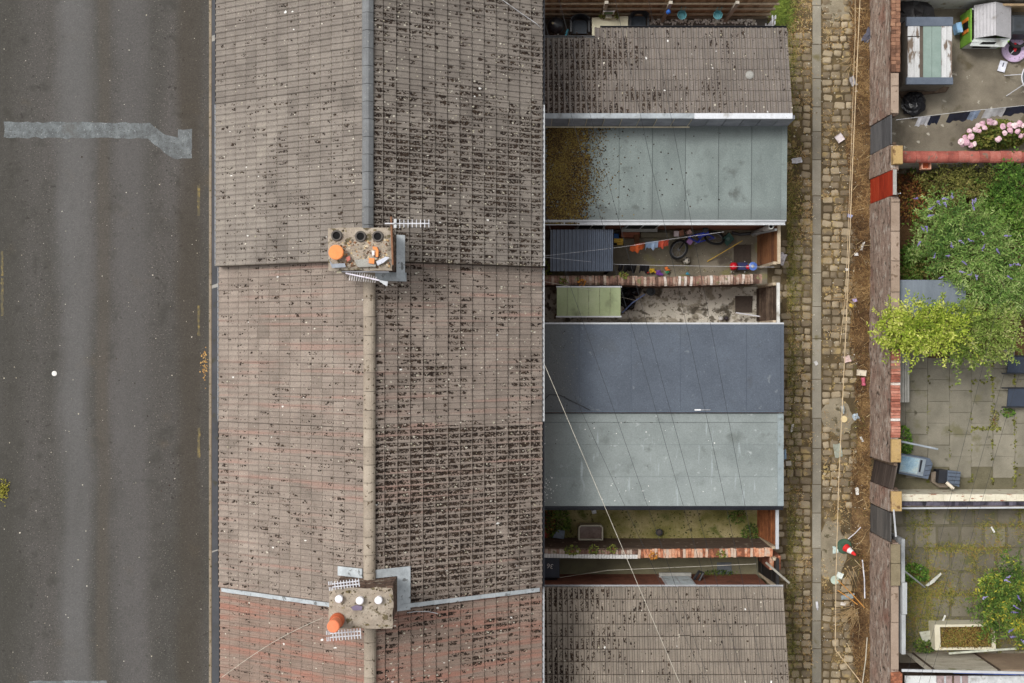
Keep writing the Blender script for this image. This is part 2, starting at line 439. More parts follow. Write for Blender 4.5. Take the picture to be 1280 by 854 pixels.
TERRA_D = mk("dark_terracotta", [S(176, 88, 56), S(200, 108, 70)], scale=4, rough=.8, fine=(30, .2))
POTGREY = mk("sooty_pot", [S(78, 74, 70), S(104, 98, 92)], scale=6, fine=(40, .3))
SOOT_DARK = mk("soot_and_dark_inside", [S(12, 11, 10), S(20, 18, 17)], fine=(30, .2))  # soot in flues; elsewhere the dark inside of openings, put into colour
ALU = mk("aerial_aluminium", [S(186, 186, 192), S(222, 222, 226)], scale=6, rough=.45, fine=(20, .1), spec=.5)
RUST = mk("rusty_steel", [S(110, 76, 56), S(150, 108, 82)], scale=8, fine=(50, .3))
CABLE_C = plain("cream_cable", 184, 178, 164)
CABLE_K = plain("dark_cable", 40, 42, 44)
CABLE_G = plain("grey_white_cable", 188, 188, 190)

# ---------------------------------------------------------------- ground, road, pavement
def struct(name, mb, mat, parent=None, label=None):
    return mb.build(name, mat, parent, kind=None if parent else 'structure', label=label)
struct("ground", MB().box(-300, 300, -300, 300, -.6, -.16), SOIL)
ROAD_X1 = X(261, -.12)
struct("road", MB().box(-28, ROAD_X1, -60, 60, -.4, -.12), ASPH)
# the reinstated trench across the carriageway
def decal(name, poly, z, mat, parent=None, kind=None, label=None, cat=None, t=.004, wob=0.0):
    pts = []
    n = len(poly)
    for i in range(n):
        a, b = Vector(poly[i]), Vector(poly[(i + 1) % n])
        m = max(1, int((b - a).length / 6))
        for k in range(m):
            p = a.lerp(b, k / m)
            pts.append((p.x + random.uniform(-wob, wob), p.y + random.uniform(-wob, wob)))
    w_ = [(X(p[0], z), Y(p[1], z)) for p in pts]
    return MB().prism(w_, z - .02, z + t).build(name, mat, parent, label=label, cat=cat, kind=kind)
decal("road_patch", [(5, 153), (90, 153), (186, 154), (206, 168), (222, 171), (222, 162), (241, 162), (240, 197), (216, 199), (184, 173), (90, 173), (5, 172)], -.12, PATCH, kind='structure', wob=1.1,
      )
decal("road_patch", [(36, 851.5), (134, 850.5), (134, 872), (36, 872)], -.12, PATCH, kind='structure', wob=.8)
for (x, y0, y1) in ((248.5, 232, 270), (248.5, 382, 420), (3, 314, 345), (3, 348, 395), (249, 535, 572)):
    n = int((y1 - y0) / 3)
    pl = [(x - 1.6 + random.uniform(-.7, .6), y0 + (y1 - y0) * i / n) for i in range(n + 1)]
    pr = [(x + 1.4 + random.uniform(-.7, .6), y1 - (y1 - y0) * i / n) for i in range(n + 1)]
    MB().prism([(X(p[0], -.12), Y(p[1], -.12)) for p in pl + pr], -.13, -.116).build("road_marking", YELLOW, kind='structure')
# specks of gum and grit on the carriageway
n = 300
px = RS.uniform(0, 258, n); py = RS.uniform(-20, 874, n)
C = np.stack([X(px, -.12), Y(py, -.12), np.full(n, -.119)], 1)
clumps("road_specks", C, np.abs(RS.normal(.012, .008, n)) + .005, LICHEN, flat=.25, label="pale specks of gum and grit scattered over the asphalt", cat="grit")
n = 130
px = np.concatenate([RS.uniform(0, 258, 80), RS.normal(218, 9, 50)]); py = np.concatenate([RS.uniform(0, 854, 80), RS.normal(592, 14, 50)])
C = np.stack([X(px, -.12), Y(py, -.12), np.full(n, -.119)], 1)
clumps("oil_specks", C, np.abs(RS.normal(.015, .01, n)) + .006, MOSS, flat=.2, label="dark specks of dirt on the asphalt", cat="grit", seed=9)
MB().lathe([(.075, 0), (.08, .006), (.05, .014), (.01, .016)], P(68, 467, -.117), 11).build("paint_splash", DROP, label="white splash of paint on the road", cat="splash")
b = P(256, 455, -.119); n = 70
clumps("fallen_leaves", np.stack([b.x + RS.normal(0, .05, n), b.y + RS.normal(0, .22, n), np.full(n, -.118)], 1), RS.uniform(.015, .035, n), mk("dry_leaf", [S(150, 112, 60), S(196, 160, 100)], arand=1), flat=.5,
       label="small heap of dry leaves against the kerb", cat="leaves")
# kerb stones, pavement
KX0, KX1 = X(261, 0), X(264.6, 0)
kerb = struct("kerb", MB().box(KX0 + .01, KX1 - .005, -40, 40, -.4, -.02), KERB)
kme = MB().cbox(0, KX1 - KX0, 0, .905, -.14, 0, .012).data("kerb_stone", KERB)
for i in range(24):
    link("kerb_stone", kme, kerb, (KX0, -10.9 + i * .915, random.uniform(-.004, .004)))
struct("pavement", MB().box(KX1 + .004, -7.0, -40, 40, -.4, -.006), PAVE)
CONC_L = mk("pale_concrete_strip", [S(132, 130, 124), S(168, 166, 160)], scale=5, fine=(40, .3))
for (ya, yb) in ((40, 52), (352, 361), (686, 689)):
    pts = [(264.8, ya + 5), (278, ya), (300, ya - 4), (300, yb - 6), (278, yb - 4), (264.8, yb)]
    MB().prism([(X(p[0]), Y(p[1])) for p in pts], -.05, .0).build("drain_channel", CONC_L, kind='structure')
b = P(3, 612, -.12)
t = thing("weed_clump", "yellow green weed growing at the left edge of the road", "weed", b)
n = 240
pts = np.stack([b.x + RS.normal(0, .09, n), b.y + RS.normal(0, .14, n), np.full(n, -.115) + RS.uniform(0, .08, n)], 1)
leaves("foliage", pts, .07, mk("yellow_weed_leaf", [S(110, 108, 40), S(168, 160, 70)], arand=1), t, seed=2)

# ---------------------------------------------------------------- the terrace: five houses
XW, XE, XR = -7.42, 0.73, -3.36          # eaves west and east, ridge
PITCH = math.atan2(2.2, 4.06)
GAUGE = 4.06 / math.cos(PITCH) / 14 + .002
def tile_mesh(mat, g, name="tile", bold=False):
    prof = [(0, .006), (.012, 0), (.075, 0), (.098, .03), (.132, .032), (.155, 0), (.222, 0), (.243, .03), (.28, .032), (.292, .01)] if bold else [(0, .004), (.014, 0), (.085, 0), (.103, .025), (.134, .026), (.152, 0), (.226, 0), (.244, .025), (.278, .027), (.297, .006)]
    m = MB(); L_ = g + .03; up = .026 / g
    n = len(prof)
    for x in (0, L_):
        for (u, h) in prof: m.v.append((x, u, h + x * up))
    for (u, h) in prof: m.v.append((L_ + .02, u, h + L_ * up - .012))      # worn nose, darkened to draw the course shadow line
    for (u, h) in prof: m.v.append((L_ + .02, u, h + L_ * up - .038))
    m.r = [None] * len(m.v)
    for i in range(n - 1):
        m.f.append((i, n + i, n + i + 1, i + 1))
        m.f.append((n + i, 2 * n + i, 2 * n + i + 1, n + i + 1))
        m.f.append((2 * n + i, 3 * n + i, 3 * n + i + 1, 2 * n + i + 1))
    m.f.append((0, 3 * n, 2 * n, n))
    m.f.append((n - 1, 2 * n - 1, 3 * n - 1, 4 * n - 1))
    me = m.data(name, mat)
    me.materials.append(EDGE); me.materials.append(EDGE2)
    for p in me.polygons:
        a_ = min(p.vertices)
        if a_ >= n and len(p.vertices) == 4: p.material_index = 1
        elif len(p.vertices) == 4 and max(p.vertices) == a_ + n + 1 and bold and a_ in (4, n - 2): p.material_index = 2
    return me
def lay_tiles(parent, M, ncol, nrow, pitch, g, me, mat, limit, skip=None, seed=1):
    """up to `limit` tiles nearest the camera as objects, the rest as one mass"""
    rng = random.Random(seed)
    cells = []
    for k in range(nrow):
        for j in range(ncol):
            if skip and skip(k, j): continue
            loc = M @ Vector((k * g, j * pitch, 0))
            cells.append((loc.x ** 2 + loc.y ** 2 + (HC - loc.z) ** 2, k, j, loc))
    return [(c[0], c[1], c[2], c[3], M, pitch, g, me) for c in cells]
def place_tiles(parent, cells, mat, limit=300):
    cells = sorted(cells, key=lambda c: c[0])
    base = OFF[parent.name]
    def inview(c): return abs(c[3].y) * FPX / (HC - c[3].z) < 440
    first = [c for c in cells if inview(c)][:limit]
    ids = set(map(id, first)); rest = [c for c in cells if id(c) not in ids]
    rng = random.Random(5)
    for c in first:
        o = bpy.data.objects.new("tile", c[7]); COL.objects.link(o); o.parent = parent
        M = c[4].copy(); M.translation = c[3] - base
        J = Matrix.Rotation(rng.gauss(0, .004), 4, 'Z') @ Matrix.Rotation(rng.gauss(0, .006), 4, 'X') @ Matrix.Rotation(rng.gauss(0, .006), 4, 'Y')
        if rng.random() < .035: J = J @ Matrix.Translation((rng.uniform(0, .03), 0, .004)) @ Matrix.Rotation(rng.gauss(0, .02), 4, 'Z')   # slipped tiles
        o.matrix_local = M @ J @ Matrix.Diagonal((1, c[5] / .3, 1, 1))
    if rest:
        V, Fc, Rn = [], [], []
        me = rest[0][7]
        v0 = np.array([v.co[:] for v in me.vertices]); fs = [tuple(p.vertices) for p in me.polygons]
        tri = np.array([t_ for f in fs for t_ in ([f] if len(f) == 3 else [(f[0], f[1], f[2]), (f[0], f[2], f[3])])])
        mi = [q_ for p_, f in zip(me.polygons, fs) for q_ in ([p_.material_index] * (len(f) - 2))]
        for i, c in enumerate(rest):
            A = c[4].copy(); A.translation = c[3]; A = np.array(A @ Matrix.Rotation(rng.gauss(0, .006), 4, 'Y') @ Matrix.Diagonal((1, c[5] / .3, 1, 1)))
            V.append(v0 @ A[:3, :3].T + A[:3, 3]); Fc.append(tri + i * len(v0)); Rn.append(np.full(len(v0), rng.random()))
        o = np_mesh("tiles_at_the_edges", np.concatenate(V), np.concatenate(Fc), mat, parent, np.concatenate(Rn), kind='stuff')
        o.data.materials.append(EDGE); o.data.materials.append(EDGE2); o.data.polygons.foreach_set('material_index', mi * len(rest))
def pxof(p): return 640 + p[0] * FPX / (HC - p[2]), 427 - p[1] * FPX / (HC - p[2])
def roof_moss(parent, M, ncol, nrow, pitch, g, dens, seed, name="moss", mat=None, size=(.0075, .0175), elong=1.5, cover=4.6, broad=.34):
    rs = np.random.RandomState(seed)
    n = int(nrow * g * ncol * pitch * 2100)
    lx = rs.uniform(0, nrow * g - .02, n); ly = rs.uniform(0, ncol * pitch, n)
    A = np.array(M); W = np.stack([lx, ly, np.zeros(n)], 1) @ A[:3, :3].T + A[:3, 3]
    ppx = 640 + W[:, 0] * FPX / (HC - W[:, 2]); ppy = 427 - W[:, 1] * FPX / (HC - W[:, 2])
    cov = 1 - np.exp(-dens(ppx, ppy) / cover)
    # patches stretched down the slope, from several octaves of noise made roughly uniform
    f = broad * vnoise(lx, ly, 1.6, seed + 5) + .32 * vnoise(lx, ly, 6, seed) + .32 * vnoise(lx * .35, ly, 17, seed + 1) + .25 * vnoise(lx, ly, 38, seed + 2)
    u = 1 / (1 + np.exp(-1.7 * (f - f.mean()) / f.std()))
    pan = np.mod(ly, pitch) * .3 / pitch
    inpan = (pan < .09) | ((pan > .145) & (pan < .235))
    tail = np.exp(-((np.mod(lx / g, 1) - .06) / .1) ** 2)
    u = u + np.where(inpan, -.05, .2) - .10 * tail + rs.normal(0, .06, n)
    keep = u < cov
    lx, ly, inp = lx[keep], ly[keep], inpan[keep]
    lz = .004 + np.mod(lx / g, 1) * .024 + np.where(inp, 0, .012)
    sz = rs.uniform(size[0], size[1], len(lx)) * rs.choice([.7, .8, 1, 1, 1.4, 1.9], len(lx))
    if len(lx) == 0: return
    clumps(name, np.stack([lx, ly, lz], 1), sz, mat or MOSS, parent, M, flat=.6, elong=elong, seed=seed)
def lichen(parent, M, Lx, Ly, n, seed, mat=None, name="lichen", size=.02):
    rs = np.random.RandomState(seed)
    lx = rs.uniform(0, Lx, n); ly = rs.uniform(0, Ly, n)
    clumps(name, np.stack([lx, ly, np.full(n, .03)], 1), np.abs(rs.normal(size, size * .5, n)) + .006, mat or LICHEN, parent, M, flat=.3, elong=1.4, seed=seed)
def gutter(parent, a, b, r=.055, mat=None, name="gutter"):
    """half-round channel from a to b (points on its centre line)"""
    a, b = Vector(a), Vector(b); d = (b - a).normalized(); s_ = d.cross(Vector((0, 0, 1))).normalized()
    m = MB(); k = 7; pts = []
    for rr in (r, r - .012):
        pts.append([(math.cos(math.pi + math.pi * i / (k - 1)) * rr, math.sin(math.pi + math.pi * i / (k - 1)) * rr) for i in range(k)])
    ring = pts[0] + pts[1][::-1]; n_ = len(ring)
    vs = [e + s_ * u + Vector((0, 0, 1)) * h for e in (a, b) for (u, h) in ring]
    m.mesh_add(vs, [(i, (i + 1) % n_, n_ + (i + 1) % n_, n_ + i) for i in range(n_)] + [tuple(range(n_))[::-1], tuple(range(n_, 2 * n_))])
    return m.build(name, mat, parent)
def ridge_meshes(kind, mat, L_=.43):
    m = MB()
    if kind == 'angular': sec = [(-.135, -.07), (-.12, -.045), (-.03, .03), (.03, .03), (.12, -.045), (.135, -.07)]
    else: sec = [(math.cos(a) * .145, math.sin(a) * .125 - .075) for a in np.linspace(math.pi, 0, 9)]
    n_ = len(sec)
    vs = [(u, y, h) for y in (0, L_) for (u, h) in sec]
    m.mesh_add(vs, [(i, i + 1, n_ + i + 1, n_ + i)[::-1] for i in range(n_ - 1)] + [tuple(range(n_)), tuple(range(n_, 2 * n_))[::-1]])
    return m.data("ridge_tile", mat)
RM_A, RM_B = ridge_meshes('angular', RIDGE_A), ridge_meshes('round', RIDGE_B)
def bell(v, c, s): return np.exp(-((v - c) / s) ** 2)
def dens_r1(px, py):
    return 1.1 + 1.2 * bell(px, 468, 25) + 4.6 * np.clip((py - 110) / 70, 0, 1) * (.25 + 1.1 * vnoise(px, py, 1 / 26, 3))
def dens_r2(px, py):
    return .8 + 6.6 * (.25 + 1.1 * vnoise(px, py, 1 / 24, 4)) * (.55 + .65 * bell(py, 205, 45)) + 2 * bell(px, 540, 40) * bell(py, 300, 30)
def dens_r3(px, py):
    return .6 + 3.4 * vnoise(px, py, 1 / 26, 5) * (.45 + .9 * bell(px, 480, 90)) * (1 - .6 * bell(py, 515, 22))
def dens_r4(px, py):
    return np.where(py < 532, .9, 1.2 + 11.5 * (.22 + 1.25 * vnoise(px, py, 1 / 20, 6) ** 1.3) * (.32 + .8 * bell(px, 470, 130) + 2.2 * bell(px, 495, 55) * bell(py, 650, 60) + .8 * bell(px, 540, 60) * bell(py, 590, 35)) * (1 - .6 * np.clip((py - 690) / 40, 0, 1)))
def dens_r5(px, py):
    return .7 + 4.2 * vnoise(px, py, 1 / 24, 7) * (.35 + .9 * bell(px, 480, 70))
def dens_l1(px, py): return .03 + .9 * np.clip((py - 110) / 60, 0, 1) * vnoise(px, py, 1 / 18, 8) * 1.0
def dens_l2(px, py): return .15 + 1.15 * vnoise(px, py, 1 / 20, 9) ** 1.5 + .8 * bell(py, 180, 30) * vnoise(px, py, 1 / 14, 2)
def dens_l3(px, py): return .06 + .35 * vnoise(px, py, 1 / 18, 10) + 1.0 * np.clip((py - 420) / 60, 0, 1) * vnoise(px, py, 1 / 18, 12)
def dens_l4(px, py): return .25 + 2.4 * vnoise(px, py, 1 / 20, 11) ** 1.6 + 2.5 * bell(px, 440, 40) * bell(py, 690, 40)
def dens_l5(px, py): return .12 + .8 * vnoise(px, py, 1 / 20, 13) ** 1.5
HOUSES = [  # y0, y1, eaves z, tile, ridge, label, west gutter, east gutter, densities
    (6.0, 10.15, 5.68, TILE_A, RM_A, "grey tiled terraced house at the top, blue-grey ridge, least moss, black rear gutter", 'k', 'k', dens_l1, dens_r1),
    (1.9, 6.0, 5.68, TILE_A, RM_A, "grey tiled terraced house with mossy rear slope, north of the chimney with open pots", 'w', 'w', dens_l2, dens_r2),
    (-2.05, 1.9, 5.4, TILE_B, RM_B, "pinkish tiled terraced house south of the chimney with open pots, moderate moss", 'w', 'w', dens_l3, dens_r3),
    (-6.28, -2.05, 5.4, TILE_B, RM_B, "pinkish tiled terraced house with the heaviest dark moss on its rear slope", 'k', 'k', dens_l4, dens_r4),
    (-10.4, -6.28, 5.28, TILE_C, RM_B, "red streaked tiled terraced house at the bottom beyond the lead flashing", 'k', 'w', dens_l5, dens_r5),
]
HOUSE = []
for hi, (y0, y1, ze, tm, rm, lab, gw, ge, dl, dr) in enumerate(HOUSES):
    h = thing("terraced_house", lab, "house", ((XW + XE) / 2, (y0 + y1) / 2, 0), "houses of the brick terrace")
    HOUSE.append(h)
    e = .003
    MB().box(-7.15, .5, y0 + e, y1 - e, -.05, ze - .05).build("wall", BRICKY, h)
    zr = ze + 2.2
    # deck: a solid gable prism
    dk = MB(); a = [(XW, ze - .05), (XW, ze - .02), (XR, zr - .02), (XE, ze - .02), (XE, ze - .05)]
    n_ = len(a)
    dk.mesh_add([(u, y, z) for y in (y0 + e, y1 - e) for (u, z) in a], [(0, 1, 2, 3, 4), tuple(range(9, 4, -1))] + [(i, n_ + i, n_ + (i + 1) % n_, (i + 1) % n_) for i in range(n_)])
    roof = dk.build("roof", DECK, h)
    ncol = round((y1 - y0) / .302); pitch = (y1 - y0 - .006) / ncol
    ME = Matrix.Translation((XR, y0 + .003, zr)) @ Matrix.Rotation(PITCH, 4, 'Y')
    MW = Matrix.Translation((XR, y1 - .003, zr)) @ Matrix.Rotation(math.pi, 4, 'Z') @ Matrix.Rotation(PITCH, 4, 'Y')
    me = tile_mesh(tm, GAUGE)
    cells = lay_tiles(roof, ME, ncol, 14, pitch, GAUGE, me, tm, 0) + lay_tiles(roof, MW, ncol, 14, pitch, GAUGE, me, tm, 0)
    place_tiles(roof, cells, tm, 300)
    roof_moss(roof, ME, ncol, 14, pitch, GAUGE, dr, 100 + hi, cover=(5.5, 4.4, 8.0, 2.6, 6.0)[hi], size=(.0085, .019) if hi == 3 else (.0075, .0175))
    roof_moss(roof, MW, ncol, 14, pitch, GAUGE, dl, 200 + hi, size=(.007, .0155), cover=11.0, broad=.1)
    lichen(roof, ME, 4.5, y1 - y0, 420, 300 + hi, size=.010)
    lichen(roof, MW, 4.5, y1 - y0, 70, 320 + hi, size=.009)
    lichen(roof, MW, 4.5, y1 - y0, 9, 340 + hi, DROP, "bird_droppings", .016)
    lichen(roof, ME, 4.5, y1 - y0, 8, 360 + hi, DROP, "bird_droppings", .016)
    nr = round((y1 - y0) / .43)
    for i in range(nr):
        o = link("ridge_tile", rm, roof, (XR, y0 + i * (y1 - y0) / nr + .002, zr + .085 + random.uniform(-.004, .004)))
        o.rotation_euler = (random.gauss(0, .006), random.gauss(0, .012), random.gauss(0, .006))
        o.scale = (1, (y1 - y0) / nr / .442, 1)
    gm = {'w': WHITE_P, 'k': BLACK_P}
    gutter(h, (XW - .05, y0 + .01, ze - .02), (XW - .05, y1 - .01, ze - .02), .05, gm[gw])
    gutter(h, (XE + .05, y0 + .01, ze - .02), (XE + .05, y1 - .01, ze - .02), .05, gm[ge])
    # rear bedroom window and front windows, hidden under the eaves from above
    for (wx, sgn, wy) in ((.5, 1, (y0 + y1) / 2 + .3), (-7.15, -1, (y0 + y1) / 2 + .6), (-7.15, -1, (y0 + y1) / 2 - .9)):
        wv = MB().box(min(wx, wx + sgn * .03), max(wx, wx + sgn * .03), wy - .5, wy + .5, 3.1, 4.4).build("window", WHITE_P, h)
        MB().box(min(wx + sgn * .02, wx + sgn * .035), max(wx + sgn * .02, wx + sgn * .035), wy - .43, wy + .43, 3.18, 4.32).build("pane", SOOT_DARK, wv)

# lead flashing over the verge between the last two houses
def slope_z(x, ze): return ze + 2.2 - abs(x - XR) * 2.2 / 4.06
for (xa, xb) in ((XW + .02, XR - .7), (XR + .72, XE - .02)):
    n_ = 9; fl = MB()
    for i in range(n_):
        u0, u1 = xa + (xb - xa) * i / n_, xa + (xb - xa) * (i + 1) / n_ - .004
        ya, yb = -6.375, -6.27
        lift = .085
        p = lambda x, y, dz: (x, y, slope_z(x, 5.4) + lift + dz)
        j = random.uniform(-.008, .008)
        fl.hexa([p(u0, ya + j, -.06), p(u1, ya - j, -.06), p(u1, yb, -.02), p(u0, yb, -.02)], [p(u0, ya + j, -.02), p(u1, ya - j, -.02), p(u1, yb, .012), p(u0, yb, .012)])
    fl.build("verge_flashing", LEAD, HOUSE[3])
# the stepped verge of the second house
st = MB()
for (xa, xb) in ((XW, XR), (XR, XE)):
    st.hexa([(xa, 1.897, slope_z(xa, 5.4) + .0), (xb, 1.897, slope_z(xb, 5.4)), (xb, 1.93, slope_z(xb, 5.4)), (xa, 1.93, slope_z(xa, 5.4))],
            [(xa, 1.897, slope_z(xa, 5.68) + .02), (xb, 1.897, slope_z(xb, 5.68) + .02), (xb, 1.93, slope_z(xb, 5.68) + .02), (xa, 1.93, slope_z(xa, 5.68) + .02)])
st.build("verge", mk("dark_mortar", [S(70, 62, 54), S(96, 86, 76)], fine=(40, .4)), HOUSE[1])  # step face in a mortar darker than the tiles
# ---------------------------------------------------------------- chimneys
def stack(house, x0, x1, y0, y1, zb, zt, seed, rot=0.0, skew=0.0):
    rng = random.Random(seed)
    root = MB().box(x0 + .08, x1 - .08, y0 + .08, y1 - .08, zb, zt - .02).build("chimney_stack", STACKB, house)
    m = MB(); nc = int((zt - zb) / .078)
    for c in range(nc):
        z0 = zb + c * .078; top = nc - 1 - c
        o_ = .0 if top > 3 else (.03 if top in (3, 2) else .055 if top == 1 else .03)
        xa, xb, ya, yb = x0 + .04 - o_, x1 - .04 + o_, y0 + .04 - o_, y1 - .04 + o_
        sh = .11 if c % 2 else 0.0
        def run(a, b, fn):
            p = a - sh
            while p < b:
                q = min(b, p + .22); s0 = max(a, p)
                if q - s0 > .02:
                    m.rv = rng.random(); fn(s0, q, rng.uniform(-.006, .006))
                p += .232
        run(xa, xb, lambda s0, q, j: m.box(s0, q - .01, yb - .1, yb + j, z0, z0 + .066))
        run(xa, xb, lambda s0, q, j: m.box(s0, q - .01, ya + j, ya + .1, z0, z0 + .066))
        run(ya + .1, yb - .1, lambda s0, q, j: m.box(xb - .1, xb + j, s0, q - .01, z0, z0 + .066))
        run(ya + .1, yb - .1, lambda s0, q, j: m.box(xa + j, xa + .1, s0, q - .01, z0, z0 + .066))
    m.build("brickwork", STACKB, root, kind='stuff')
    # mortar flaunching: an uneven slab
    nx, ny = 40, 26
    xs = np.linspace(x0 - .01, x1 + .01, nx); ys = np.linspace(y0 - .01, y1 + .01, ny)
    gx, gy = np.meshgrid(xs, ys, indexing='ij')
    ed = np.minimum(np.minimum(gx - x0, x1 - gx), np.minimum(gy - y0, y1 - gy))
    gz = zt - .01 + np.clip(ed + .01, 0, .12) * .35 + vnoise(gx, gy, 9, seed) * .03 + vnoise(gx, gy, 24, seed + 1) * .018
    gx = gx + (vnoise(gx, gy, 5, seed + 2) - .5) * .05; gy = gy + (vnoise(gx, gy, 5, seed + 3) - .5) * .05
    idx = np.arange(nx * ny).reshape(nx, ny)
    Fc = np.stack([idx[:-1, :-1], idx[1:, :-1], idx[1:, 1:], idx[:-1, 1:]], -1).reshape(-1, 4)
    np_mesh("mortar_cap", np.stack([gx, gy, gz], -1).reshape(-1, 3), Fc, CONC, root)
    return root
ZT = 8.72
c1x, c1y = X(450.5, ZT), Y(311, ZT)
S1 = stack(HOUSE[1], c1x - .72, c1x + .72, c1y - .47, c1y + .46, 6.6, ZT, 41)
c2x, c2y = X(451, ZT), Y(759.5, ZT)
S2 = stack(HOUSE[3], c2x - .71, c2x + .71, c2y - .45, c2y + .44, 6.6, ZT, 42)
HOLE = [(.085, 0), (.13, 0), (.135, .05), (.125, .19), (.09, .2), (.085, .19), (.084, .02)]
def pot_open(px, py, par):
    b = P(px, py, ZT + .1)
    o = MB().lathe([(.135, -.1), (.125, 0), (.118, .02), (.088, .022), (.084, -.02)], b, 18).build("chimney_pot", POTGREY, par, smooth=False)
    MB().lathe([(.086, -.05), (.086, -.012)], b, 18).build("flue", SOOT_DARK, o)
for (a, b_) in ((420.5, 294.5), (450.5, 295.5), (472, 295.5)): pot_open(a, b_, S1)
b = P(420, 315.5, ZT + .3)
o = MB().lathe([(.14, -.32), (.15, -.1), (.165, -.05), (.168, 0), (.15, .015), (.02, .02)], b, 24).build("capped_chimney_pot", TERRA, S1, label="orange terracotta pot with a flat orange lid")
for (a, b_) in ((423.5, 749), (449.5, 751), (473, 750.5)):
    q = P(a, b_, ZT + .2)
    MB().lathe([(.075, -.22), (.075, -.02), (.087, -.015), (.087, .01), (.07, .022), (.01, .026)], q, 18).build("white_capped_flue", plain("white_flue_cap", 226, 224, 228, .5, .05), S2)
q = P(422.5, 774, ZT)
TERRA_E = mk("salmon_terracotta", [S(212, 116, 78), S(232, 142, 102)], scale=4, rough=.75, fine=(30, .12))
o = MB().lathe([(.16, 0), (.165, .18), (.15, .22), (.14, .3)], q, 22).build("chimney_pot", TERRA_D, S2)
MB().lathe([(.13, .28), (.13, .6), (.14, .62), (.14, .66), (.12, .68), (.02, .685)], q, 22).build("cap", TERRA_E, o)
# ledges, lead aprons round the stacks
def apron(par, house, pts):
    m = MB()
    for (x0, x1, y0, y1, zs) in pts:
        m.hexa([(x0, y0, zs[0] - .02), (x1, y0, zs[1] - .02), (x1, y1, zs[1] - .02), (x0, y1, zs[0] - .02)], [(x0, y0, zs[0]), (x1, y0, zs[1]), (x1, y1, zs[1]), (x0, y1, zs[0])])
    return m.build("lead_apron", LEAD, par)
sz = lambda x, e: slope_z(x, e) + .075
xe = c1x + .7
apron(S1, 0, [(xe, xe + .19, c1y - .62, c1y + .42, (sz(xe, 5.68), sz(xe + .19, 5.68))), (xe - .52, xe + .2, c1y - .66, c1y - .45, (sz(xe - .52, 5.4) + .03, sz(xe + .2, 5.4) + .02))])
xe = c2x + .68
apron(S2, 0, [(xe, xe + .3, c2y - .42, c2y + .62, (sz(xe, 5.4), sz(xe + .3, 5.4))), (xe - .6, xe - .002, c2y + .42, c2y + .62, (sz(xe - .6, 5.4), sz(xe, 5.4))),
              (c2x - .75, c2x - .12, c2y + .42, c2y + .64, (sz(c2x - .75, 5.4) + .02, sz(c2x - .12, 5.4)))])
# rubble on the first stack
n = 330
C = np.stack([c1x + RS.uniform(-.5, .66, n), c1y + RS.uniform(-.42, .2, n), np.full(n, ZT + .05)], 1)
clumps("mortar_rubble", C, RS.uniform(.012, .045, n), mk("mixed_rubble", [S(92, 70, 52), S(150, 108, 80), S(190, 166, 120), S(206, 194, 172), S(120, 110, 96)], arand=1.6, scale=9, fine=(40, .4)), None, flat=.8,
       label="loose rubble and broken mortar on the stack with open pots", cat="rubble", seed=6)
for (cx_, cy_, nn, sd_) in ((c1x, c1y, 260, 61), (c2x, c2y, 420, 62)):
    r_ = np.random.RandomState(sd_); gx_ = cx_ + r_.uniform(-.68, .68, nn); gy_ = cy_ + r_.uniform(-.42, .42, nn)
    kp = vnoise(gx_, gy_, 4, sd_) > .5
    clumps("stack_moss", np.stack([gx_[kp], gy_[kp], np.full(kp.sum(), ZT + .045)], 1), r_.uniform(.01, .035, kp.sum()), mk("stack_moss_%d" % sd_, [S(64, 54, 38), S(104, 92, 62), S(150, 138, 112)], arand=1.2), None, flat=.5,
           label="moss and grit on top of the %s" % ("stack with open pots" if sd_ == 61 else "stack with white caps"), cat="moss", seed=sd_)
def shard(name, lab, cat, pts, z, t, mat, tilt=0.0):
    w_ = [(X(p[0], z), Y(p[1], z)) for p in pts]
    n_ = len(w_)
    return MB().prism(w_, [z - t + i * tilt for i in range(n_)], [z + i * tilt for i in range(n_)]).build(name, mat, label=lab, cat=cat)
SLATE = mk("blue_slate", [S(124, 130, 140), S(156, 162, 170)], scale=6, fine=(30, .2), rough=.6)
PURPLE_S = mk("purple_slate", [S(100, 88, 110), S(124, 112, 132)], scale=6, fine=(30, .2), rough=.6)
b = ZT + .14
shard("slate_piece", "blue slate piece under the orange lidded pot", "slate", [(411, 324), (415, 330), (431, 329), (432, 334), (415, 335)], b, .03, SLATE)
shard("slate_piece", "long grey slate lying on the rubble by the small orange shard", "slate", [(443, 325), (467, 323), (470, 333), (447, 334)], b, .03, mk("grey_slate", [S(138, 136, 130), S(166, 164, 156)], scale=5, fine=(40, .3)))
shard("slate_piece", "bright slate offcut at the east corner of the rubble", "slate", [(470, 327), (482, 321), (487, 322), (480, 328), (472, 332)], b + .02, .03, plain("pale_slate", 182, 184, 192))
shard("pot_shard", "curved orange pot shard standing on the rubble", "shard", [(466, 308), (471, 309), (473, 313), (472.5, 321), (469.5, 321), (469.5, 313), (466, 311)], b + .03, .09, TERRA)
shard("pot_shard", "small square orange shard on the grey slate", "shard", [(461, 322.5), (468, 323), (467.5, 330), (461, 329)], b + .05, .06, TERRA)
shard("pot_shard", "dull red shard beside the orange lidded pot", "shard", [(432, 322), (437, 320), (438, 325), (434, 327)], b + .03, .06, plain("dull_red_clay", 170, 96, 80))
shard("stone_piece", "white stone inside the curve of the orange shard", "stone", [(464.5, 313), (468, 314), (468, 319), (465, 320)], b + .02, .06, plain("white_stone", 214, 204, 200))
shard("slate_piece", "purple slate slip between the white capped flues", "slate", [(439, 759), (445, 756.5), (453, 758), (452, 763), (441, 763)], ZT + .12, .03, PURPLE_S)
